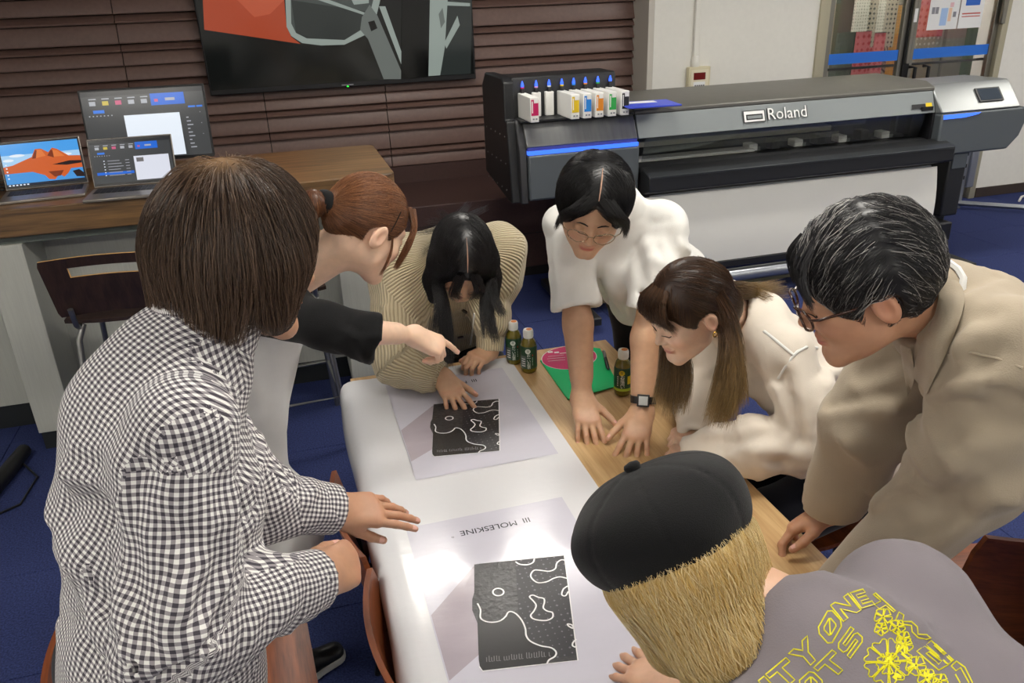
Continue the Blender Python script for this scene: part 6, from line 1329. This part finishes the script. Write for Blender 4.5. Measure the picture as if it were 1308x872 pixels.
def p5tint(V, C):
    w = np.clip((np.linalg.norm(V-hd.w(0, 0, .06), axis=1)-.13)/.16, 0, 1)[:, None]; return C*(1-.8*w)+.8*w*A(*lin('#8a7146'))*(.6+.8*C.mean(1, keepdims=True)/C.mean())
make_hair(p, base, hfn, hb(hd), d5, ('#2a1a10', '#6a4a30'), 4200, .004, 12, .009, (.0002, .002), .00042, 15, guides=gs, ng=5200, wob=.06, tint=p5tint, gr=.0006, frizz=.005)
wire(p, base, 'earring', [hd.w(-.088, -.001, -.034)+.006*(math.cos(a)*hd.R[1]+math.sin(a)*hd.R[2]) for a in np.linspace(0, 6.28, 13)[:-1]], .0016, 'gold', 6, True)
# ================================================================== 6 beige jacket
base = A(1.45, .95, 0); hd = Head(pd(1104, 366, 1.24), (-.83, .36, -.42), (-.1, 0, 1), 1.0)
fw = unit(A(-.90, .40, 0)); rt = A(fw[1], -fw[0], 0)
sL = pd(1285, 455, 1.16); sR = sL+rt*.33+A(0, 0, -.055); mid = (sL+sR)/2; Hp = A(1.48, .74, .92); neck = mid+A(-.05, .01, .05)
eL = pd(1238, 618, 1.30); wL = pd(1062, 775, 1.50); eR = pd(1105, 540, 1.60); wR = pz(1062, 648, .80)
hR = hand_field(wR, pz(1008, 676, .735)-wR, (.1, .35, .9), 'R', [(20, 35, 20), (25, 40, 25), (30, 45, 25), (32, 45, 25)], 3, (30, 22, 15, 12), 1.02, elbow=eR, r_el=.043, r_wr=.029)
hL = hand_field(wL, pz(985, 790, .72)-wL, (0, 0, 1), 'L', [(20, 30, 20)]*4, 4, (35, 15, 10, 8), 1.02, elbow=eL, r_el=.043)
bf = torso(F(), neck, Hp, sR, sL, .09, .095); kn = [A(1.47, .82, .47), A(1.44, .62, .47)]; an = [A(1.53, .82, .08), A(1.50, .62, .08)]; legs(bf, Hp, rt, kn, an)
p = person('person in a beige jacket with greying hair and tortoiseshell glasses', base, hd, neck, SK['warm'], [hR, hL], bf, h_head=.0028)
R_ = ridges(51, [(eL, wL-eL, .078, 14, .012, .016, .10), (sL+.35*(eL-sL), eL-sL, .09, 12, .010, .018, .12), (eR, wR-eR, .075, 10, .010, .016, .10), (mid+.4*(Hp-mid), Hp-mid, .17, 16, .010, .028, .2), (sL, eL-sL, .09, 6, .008, .02, .05)])
tf = torso(F(), neck, Hp+A(.02, 0, -.06), sR, sL, .115, .150, .075, .075, .072, .06); cL = unit(wL-eL); cR = unit(wR-eR)
def jacket(P):
    d = tf(P); d = smin(d, sleeve(P, [sL, eL, wL], [.084, .080, .058], cL, .034), .035); d = smin(d, sleeve(P, [sR, eR, wR+cR*.005], [.084, .080, .064], cR, .040), .035)
    d = smax(d, -rc(P, neck+.035*unit(hd.w(0, -.03, -.06)-neck)+fw*.01, hd.w(0, -.01, -.06)+fw*.02, .062, .066), .008); d = np.maximum(d, .80-P[:, 2]); return d-fold_disp(P, R_)-waves(P, .004, .17, 2)
boost = lambda L: [(a, 1.7*b, 1.25*c, d) for a, b, c, d in L]
R_ += boost(pixfold(jacket, [([(670, 345), (740, 315), (800, 290)], -.012, .012), ([(600, 590), (680, 430), (770, 420)], -.010, .010), ([(590, 650), (680, 615), (740, 610)], -.012, .010), ([(760, 690), (830, 720), (890, 760)], -.008, .008), ([(700, 240), (780, 250), (850, 235)], .008, .016), ([(670, 370), (760, 330), (830, 300)], .010, .014), ([(560, 720), (640, 690), (740, 680)], .010, .014), ([(560, 760), (660, 740), (780, 760)], -.008, .012)], 2.814, (990, 250), .6))
R_ += boost(pixfold(jacket, [([(1128, 655), (1160, 636), (1192, 652)], -.014, .010), ([(1125, 640), (1175, 604), (1240, 565)], .012, .016), ([(1160, 705), (1200, 690), (1250, 650)], .010, .016), ([(1150, 672), (1200, 660), (1240, 620)], -.012, .012), ([(1090, 740), (1130, 720), (1170, 715)], -.008, .012), ([(1200, 560), (1250, 540), (1300, 545)], -.010, .014), ([(1100, 480), (1130, 470), (1160, 465)], -.010, .010), ([(1060, 520), (1100, 510), (1150, 500)], -.008, .008), ([(1050, 530), (1100, 522), (1140, 525)], .008, .010)], 1, (0, 0), .6))
garment('beige_jacket', jacket, (A(.60, .46, .66), A(1.80, 1.52, 1.52)), .0075, 'jacket_beige', p, base)
# cuff bands and stitched seams
wire(p, base, 'cuff_seam', [wR-cR*.035+(unit(np.cross(cR, A(0, 0, 1)))*math.cos(a)+np.cross(cR, unit(np.cross(cR, A(0, 0, 1))))*math.sin(a))*.0665 for a in np.linspace(0, 6.2832, 25)[:-1]], .0016, 'jacket_beige', 6, True)
jr = lambda pts: [on_field(jacket, CAM+ray(x, y)*.6, ray(x, y)) for x, y in pts]
wire(p, base, 'shoulder_seam', jr([(1212, 452), (1240, 450), (1275, 458), (1306, 470)]), .0022, 'jacket_beige'); wire(p, base, 'sleeve_seam', jr([(1206, 468), (1214, 490), (1230, 520), (1258, 560)]), .0014, 'jacket_beige') if False else None
# folded collar: leaf lying on the jacket around the neck, with a point in front
up_ = unit(hd.w(0, -.03, -.05)-neck+A(0, 0, .06)); cf = unit(fw-up_*(fw@up_)); cs_ = np.cross(cf, up_)
def leaf(inner, outer, l0, l1):
    both = lambda P: np.minimum(jacket(P), smin(head_local(hd.loc(P))*hd.s, rc(P, hd.w(0, -.03, -.045), neck, .052, .058), .03))
    Pi = np.array(resample(inner, False, 4)); Po = np.array(resample(outer, False, 4)); n_ = min(len(Pi), len(Po)); G = []
    for t in np.linspace(0, 1, 6):
        q = Pi[:n_]*(1-t)+Po[:n_]*t; H = hits(both, q, .6); g = np.array([unit(CAM-h_) for h_ in H]); G.append([tuple(h_+gg*((l0*(1-t)+l1*t)+.010*math.sin(t*math.pi))-base) for h_, gg in zip(H, g)])
    for _ in range(2):
        A_ = np.array(G); A_[:, 1:-1] = .25*A_[:, :-2]+.5*A_[:, 1:-1]+.25*A_[:, 2:]; A_[1:-1] = .25*A_[:-2]+.5*A_[1:-1]+.25*A_[2:]; G = [[tuple(z) for z in r_] for r_ in A_]
    MB().grid(G, (0, 0, .004)).build('jacket_collar', 'jacket_beige', p, smooth=60)
leaf([(1196, 352), (1198, 362), (1199, 376), (1195, 398), (1183, 425), (1172, 450), (1166, 478)], [(1222, 358), (1230, 368), (1232, 385), (1224, 414), (1208, 450), (1195, 478), (1184, 500)], .014, .008)
leaf([(1150, 440), (1152, 455), (1154, 470), (1157, 485)], [(1164, 446), (1168, 464), (1168, 484), (1160, 504)], .012, .010)
wire(p, base, 'shirt_collar', [neck+(-cf*math.cos(a)+cs_*math.sin(a))*.060+up_*.045+cf*.015*abs(a)/2.6-base+base for a in np.linspace(-2.6, 2.6, 17)], .006, 'inner_white')
tr = legs(F(), Hp, rt, kn, an, (.11, .09, .07), .03); tr.c(Hp+rt*.07, Hp-rt*.07, .125, .125, .05); garment('trousers', tr, tr.bounds(.02), .013, 'trouser_brown', p, base)
for a_ in an: shoe(p, base, 'shoe', a_-fw*.06+A(0, 0, -.08), a_+fw*.2+A(0, 0, -.08), 'shoe_black', 'sole_white')
brows(p, base, hd, '#2a2422'); glasses(p, base, hd, 'tortoise', .0022, .027, .020)
hs = skull(hd, (.016, .014, .016)); fc1 = face_cut(hd, (0, .088, .052), (0, .80, -.60)); eh = [hd.w(s_*.086, .002, -.014) for s_ in (-1, 1)]
def hfn(P):
    d = smax(smax(hs(P), fc1(P), .012), (-.060-hd.loc(P)[:, 2])*hd.s, .012)
    for e_ in eh: d = smax(d, -(np.linalg.norm(P-e_, axis=1)-.033), .010)
    return d-.0022*np.sin(P@A(90, 40, 120))*np.sin(P@A(-60, 100, 30))
def d6(P):
    q = hd.loc(P); s_ = np.sign(q[:, :1]-.03)
    return unit_rows(.8*s_*hd.R[0][None]*np.exp(-np.abs(q[:, :1]-.03)/.07)+.75*hd.R[1][None]*(q[:, 1:2] > -.03)-.55*hd.R[1][None]*(q[:, 1:2] <= -.03)-.75*hd.R[2][None]*np.clip(1-(q[:, 2:3]-.03)/.1, .1, 1))
gs = [([hd.w(x, .055, .110), hd.w(x*1.3-.005, .080, .092), hd.w(x*1.5-.012, .088, .066), hd.w(x*1.6-.014, .088, .036)], .004, .005, 1) for x in (-.045, -.03, -.012, .006, .025)]
make_hair(p, base, hfn, hb(hd), d6, ('#17171a', '#444244', '#b5b2ae', .16), 6000, .0042, 12, .008, (.0004, .0050), .00042, 16, guides=gs, ng=500, wob=.22, M=9)
# ================================================================== 7 black cap, grey T-shirt
base = A(.72, .30, 0); hd = Head(pd(874, 724, 1.07), FF+.1*RR, -.45*RR+.88*UU+.10*FF, 1.06)
fw = unit(A(-.42, .90, 0)); rt = A(fw[1], -fw[0], 0)
sR = A(.700, .655, 1.085); sL = A(.405, .505, 1.06); mid = (sR+sL)/2; Hp = A(.78, .16, .90); neck = mid+A(-.045, .09, .035)
wL = pz(858, 888, .735); eL = A(.34, .74, .80); wR = A(.80, .98, .73); eR = A(.86, .78, .86)
hL = hand_field(wL, pz(790, 838, .712)-wL, (.05, -.2, .97), 'L', [(8, 14, 10), (10, 18, 12), (12, 18, 12), (14, 18, 12)], 9, (42, 10, 10, 8), 1.0, elbow=eL)
hR = hand_field(wR, (-.3, .9, -.1), (0, 0, 1), 'R', [(10, 18, 10)]*4, 6, (40, 10, 10, 8), 1.0, elbow=eR)
for h_, e_, s_ in ((hL, eL, sL), (hR, eR, sR)): h_.c(e_, e_+.45*(s_-e_), .043, .048, .03)
bf = torso(F(), neck, Hp, sR, sL, .09, .095); kn = [A(.90, .30, .47), A(.70, .22, .47)]; an = [A(.92, .12, .08), A(.70, .05, .08)]; legs(bf, Hp, rt, kn, an)
p = person('person in a black cap and grey T-shirt with yellow back print', base, hd, neck, SK['fair'], [hL, hR], bf, h_head=.004)
R_ = ridges(61, [(neck, rt, .09, 8, .006, .012, .12), (sR+.2*(eR-sR), eR-sR, .08, 8, .008, .016, .06), (mid+.4*(Hp-mid), Hp-mid, .16, 8, .006, .03, .2)])
cL = unit(eL-sL); cR = unit(eR-sR); aL = sL+cL*.22; aR = sR+cR*.20
tf = torso(F(), neck-fw*.03, Hp, sR, sL, .115, .135, .08, .08, .080, .07)
def gtee(P):
    d = tf(P); d = smin(d, sleeve(P, [sR, sR+cR*.1, aR], [.080, .078, .084], cR, .062), .05); d = smin(d, sleeve(P, [sL, sL+cL*.1, aL], [.080, .078, .084], cL, .062), .05)
    d = smax(d, -rc(P, neck+.04*unit(hd.w(0, -.03, -.06)-neck), hd.w(0, -.03, -.06), .064, .064), .008); return d-fold_disp(P, R_)-waves(P, .003, .18, 8)
garment('grey_tshirt', gtee, (A(.22, -.05, .70), A(1.0, .95, 1.28)), .0075, 'tee_grey', p, base)
nk = unit(hd.w(0, -.03, -.06)-neck); a1 = unit(np.cross(nk, rt)); a2 = np.cross(nk, a1)
tr = legs(F(), Hp, rt, kn, an, (.11, .09, .07), .03); tr.c(Hp+rt*.07, Hp-rt*.07, .12, .12, .05); garment('trousers', tr, tr.bounds(.02), .013, 'trouser_dark', p, base)
for a_ in an: shoe(p, base, 'shoe', a_-fw*.06+A(0, 0, -.08), a_+fw*.2+A(0, 0, -.08), 'shoe_black', 'sole_white')
# blond hair below the cap
hs = skull(hd, (.018, .018, .010)); lb = F().chain([hd.w(0, -.055, -.01), hd.w(0, -.072, -.07), hd.w(0, -.070, -.115)], (.068, .060, .045), .03).chain([hd.w(.05, -.01, -.0), hd.w(.058, -.02, -.075)], (.045, .032), .03).chain([hd.w(-.05, -.01, -.0), hd.w(-.058, -.02, -.075)], (.045, .032), .03)
fc1 = face_cut(hd, (0, .07, .05), (0, .95, -.3))
hfn = lambda P: smax(smax(smin(hs(P), lb(P), .04), fc1(P), .02), (hd.loc(P)[:, 2]-.040)*hd.s, .01)
dn7 = unit(-hd.R[2]*1.0-hd.R[1]*.15)
make_hair(p, base, hfn, hb(hd, .21), lambda P: np.tile(dn7, (len(P), 1)), ('#d9b66c', '#fdf0c6'), 7000, .005, 11, .009, (.0005, .006), .00045, 17, wob=.30, stop=lambda P: hd.loc(P)[:, 2] < -.135, root_ok=lambda V: hd.loc(V)[:, 2] < .045)
# cap: soft eight-panel crown, band, small peak and top button
cc = hd.w(0, .005, .066)
def crown(P):
    q = hd.loc(P); d = ge(q, (0, .004, .072), (.118, .132, .066)); d = smin(d, ge(q, (0, -.004, .045), (.105, .118, .050)), .03)
    ang = np.arctan2(q[:, 0], q[:, 1]-.004); seam_ = np.abs(np.sin(ang*4)); r2 = np.hypot(q[:, 0], q[:, 1]); d = d+.0016*np.exp(-(seam_*r2/.010)**2)
    d = smax(d, -(q[:, 2]-.012+.10*(q[:, 1]))*.98, .010); return (d-.002*np.sin(q[:, 0]*38+q[:, 1]*22)*np.sin(q[:, 2]*30+q[:, 1]*25))*hd.s
V, Q = nets(crown, cc-.2, cc+.2, .0055); cap = np_mesh('cap', V, Q, 'cap_black', p, base)
band = lambda P: (lambda q: np.maximum(np.abs(ge(q, (0, -.006, .03), (.094, .110, .09)))-.005, np.abs(q[:, 2]+.10*q[:, 1]-.012)-.016)*hd.s)(hd.loc(P))
V, Q = nets(band, cc-.2, cc+.2, .005); np_mesh('cap_band', V, Q, 'cap_black', cap, np.zeros(3)) if False else np_mesh('cap_band', V, Q, 'cap_black', p, base)
pk = lambda P: (lambda q: np.maximum(np.abs(ge(q, (0, .08, .02), (.085, .085, .05)))-.004, np.maximum(np.abs(q[:, 2]-.018-.0*q[:, 1])-.012, .09-q[:, 1]))*hd.s)(hd.loc(P))
V, Q = nets(pk, cc-.22, cc+.22, .005)
if len(Q): np_mesh('cap_peak', V, Q, 'cap_black', p, base)
MB().lathe([(.002, .008), (.010, .006), (.012, .002), (.011, -.004)], 16).build('cap_button', 'cap_black', p, smooth=50, loc=None).matrix_local = Matrix.Translation(Vector(hd.w(0, .004, .140)-base)) @ Matrix(np.stack([hd.R[0], hd.R[1], hd.R[2]], 1).tolist()).to_4x4()
# yellow back print, laid on the shirt surface
PX = lambda x, y: (920+x/3.847, 720+y/3.847)
def onback(x, y):
    return np.array([x, y, 0.])      # laid on the shirt below, all points at once
def lay(m):
    V = np.array(m.v); c = [PX(v[0], v[1]) for v in V]; D = np.array([ray(*q) for q in c]); D /= np.linalg.norm(D, axis=1)[:, None]; Pp = CAM+D*.45; act = np.ones(len(Pp), bool)
    for _ in range(70):
        d = gtee(Pp[act]); Pp[act] += D[act]*np.clip(d*.8, -.01, .03)[:, None]
        if np.abs(d).max() < .0004: break
    n_ = grad(gtee, Pp); m.v = [tuple(q) for q in (Pp+n_*(.0004+.0009*(V[:, 2] > 0))[:, None]-base)]; return m
LET = {'T': [[(0, 0), (1, 0), (1, .24), (.62, .24), (.62, 1), (.38, 1), (.38, .24), (0, .24)]], 'Y': [[(0, 0), (.28, 0), (.5, .32), (.72, 0), (1, 0), (.63, .52), (.63, 1), (.37, 1), (.37, .52)]],
 'O': [[(.15, 0), (.85, 0), (1, .2), (1, .8), (.85, 1), (.15, 1), (0, .8), (0, .2)], [(.32, .25), (.70, .25), (.75, .32), (.75, .68), (.70, .75), (.32, .75), (.25, .68), (.25, .32)], [(.30, .72), (.70, .28)]],
 'N': [[(0, 0), (.25, 0), (.75, .6), (.75, 0), (1, 0), (1, 1), (.75, 1), (.25, .4), (.25, 1), (0, 1)]], 'E': [[(0, 0), (1, 0), (1, .22), (.28, .22), (.28, .39), (.9, .39), (.9, .61), (.28, .61), (.28, .78), (1, .78), (1, 1), (0, 1)]],
 'I': [[(0, 0), (1, 0), (1, 1), (0, 1)]], 'S': [[(.15, 0), (1, 0), (1, .22), (.25, .22), (.25, .39), (.85, .39), (1, .5), (1, .85), (.85, 1), (0, 1), (0, .78), (.75, .78), (.75, .61), (.15, .61), (0, .5), (0, .15)]]}
c1 = lambda x, y: ((960+x/6.365-920)*3.847, (735+y/6.365-720)*3.847); c2 = lambda x, y: ((1090+x/6.606-920)*3.847, (740+y/6.606-720)*3.847)
strokes = []
for ch_, cv, tl, u, v in (('I', c1, (55, 858), (48, -38), (120, 125)), ('T', c1, (115, 805), (165, -137), (135, 128)), ('Y', c1, (300, 637), (155, -147), (122, 146)), ('O', c1, (528, 448), (105, -186), (112, 125)), ('N', c1, (642, 243), (142, -92), (105, 130)), ('E', c1, (800, 142), (105, -32), (95, 125)), ('T', c2, (187, 115), (170, 152), (-75, 40)), ('O', c1, (372, 868), (112, -100), (110, 105)), ('T', c1, (505, 750), (150, -145), (142, 108)), ('S', c1, (690, 575), (115, -158), (110, 98))):
    for poly in LET[ch_]:
        q = [cv(tl[0]+u[0]*a+v[0]*b, tl[1]+u[1]*a+v[1]*b) for a, b in poly]; strokes.append(q+([q[0]] if len(q) > 2 else []))
for q, cl in (([(385, 275), (425, 300), (415, 355), (490, 355), (540, 400), (545, 460), (620, 465), (650, 495), (610, 505), (545, 490), (495, 440), (490, 390), (405, 375), (355, 345)], 1), ([(535, 605), (600, 562), (640, 590), (800, 720), (720, 765)], 1), ([(612, 622), (640, 612), (742, 690), (720, 715)], 1), ([(610, 550), (655, 515), (845, 680), (800, 715)], 1), ([(680, 555), (830, 690)], 0), ([(695, 545), (840, 680)], 0), ([(825, 730), (870, 690), (940, 740), (1005, 872)], 0), ([(825, 730), (865, 770), (905, 745), (975, 872)], 0), ([(860, 800), (880, 835), (900, 872)], 0)):
    q = [c2(*z) for z in q]; strokes.append(q+([q[0]] if cl else []))
mb = MB()
for st_ in strokes:
    cl = st_[0] == st_[-1]; pts = st_[:-1] if cl else st_
    den = []
    for i in range(len(pts) if cl else len(pts)-1):
        a, b = np.array(pts[i], float), np.array(pts[(i+1) % len(pts)], float); n_ = max(1, int(np.linalg.norm(b-a)/22))
        den += [a+(b-a)*k/n_ for k in range(n_)]
    if not cl: den.append(np.array(pts[-1], float))
    mb.tube([onback(*q) for q in den], 3.6, 4, cl)
rf = np.random.default_rng(5)
def petal(cx, cy, r0, r1, a0, a1, lobes=3):
    out = [(cx+r0*math.cos(a0), cy+r0*math.sin(a0)*.95)]
    for t in np.linspace(0, 1, 9): a = a0+(a1-a0)*t; r = r1*(1+.08*math.sin(t*math.pi*lobes)); out.append((cx+r*math.cos(a), cy+r*math.sin(a)*.95))
    out.append((cx+r0*math.cos(a1), cy+r0*math.sin(a1)*.95)); return out
fl = []
for k in range(8): fl.append((petal(825, 480, 30, 112, k*.785, k*.785+.70), 1))
for k in range(6): fl.append((petal(825, 490, 8, 55, k*1.05+.3, k*1.05+1.1), 1))
for cx, cy, r in ((960, 500, 48), (905, 400, 40), (1015, 560, 45), (800, 260, 42), (870, 310, 36), (790, 320, 32), (900, 365, 34), (1080, 575, 36)):
    for k in range(5): fl.append((petal(cx, cy, 5, r, k*1.257, k*1.257+1.0, 2), 1))
for q, cl in fl: mb.tube([onback(*z) for z in q], 3.4, 4, True)
for k in range(26):
    cx, cy = ((825, 480), (960, 500), (1015, 560), (905, 400), (850, 545))[k % 5]; a = rf.uniform(0, 6.28); r = rf.uniform(10, 45); mb.tube([onback(cx+5*math.cos(a), cy+5*math.sin(a)), onback(cx+r*.5*math.cos(a), cy+r*.5*math.sin(a)), onback(cx+r*math.cos(a+.1), cy+r*math.sin(a+.1))], [12, 9, 3], 4)
for (x0, y0), (x1, y1) in (((880, 400), (860, 450)), ((870, 330), (890, 390)), ((830, 280), (860, 310)), ((890, 440), (940, 480))): mb.tube([onback(x0, y0), onback(x1, y1)], 6, 4)
lay(mb).build('shirt_print', 'print_yellow', p)
# ================================================================== last small things
ch = chair((1.486, 1.196, 0), math.radians(74.6), 'dark brown plywood chair standing behind the beige jacket hem', .36, .46)
t = thing('power_lead', 'black power lead with a white ring lying by the counter leg', 'cable', (-1.33, 3.32, 0))
MB().tube([(.02, .28, .03), (.0, .12, .03), (-.03, -.05, .03), (-.05, -.16, .025)], [.03, .035, .035, .03], 10).build('plug_body', 'black_plastic', t, smooth=60)
MB().tube([(-.052, -.165, .025), (-.06, -.20, .025)], .034, 10).build('white_ring', 'cart_white', t, smooth=60)
MB().tube([(.02, .2, .02), (.12, .05, .008), (.10, -.15, .006), (-.05, -.25, .006), (-.2, -.22, .006)], .005, 6).build('cord', 'black_plastic', t, smooth=60)
t = thing('white_box', 'small white box standing at the right end of the counter', 'box', (.40, 3.90, 0))
MB().box((-.075, -.12, .0), (.075, .12, .52)).build('carton', 'cart_white', t, bevel=.004); MB().box((-.078, -.123, .50), (.078, .123, .545)).build('lid', 'paper_white', t, bevel=.004)
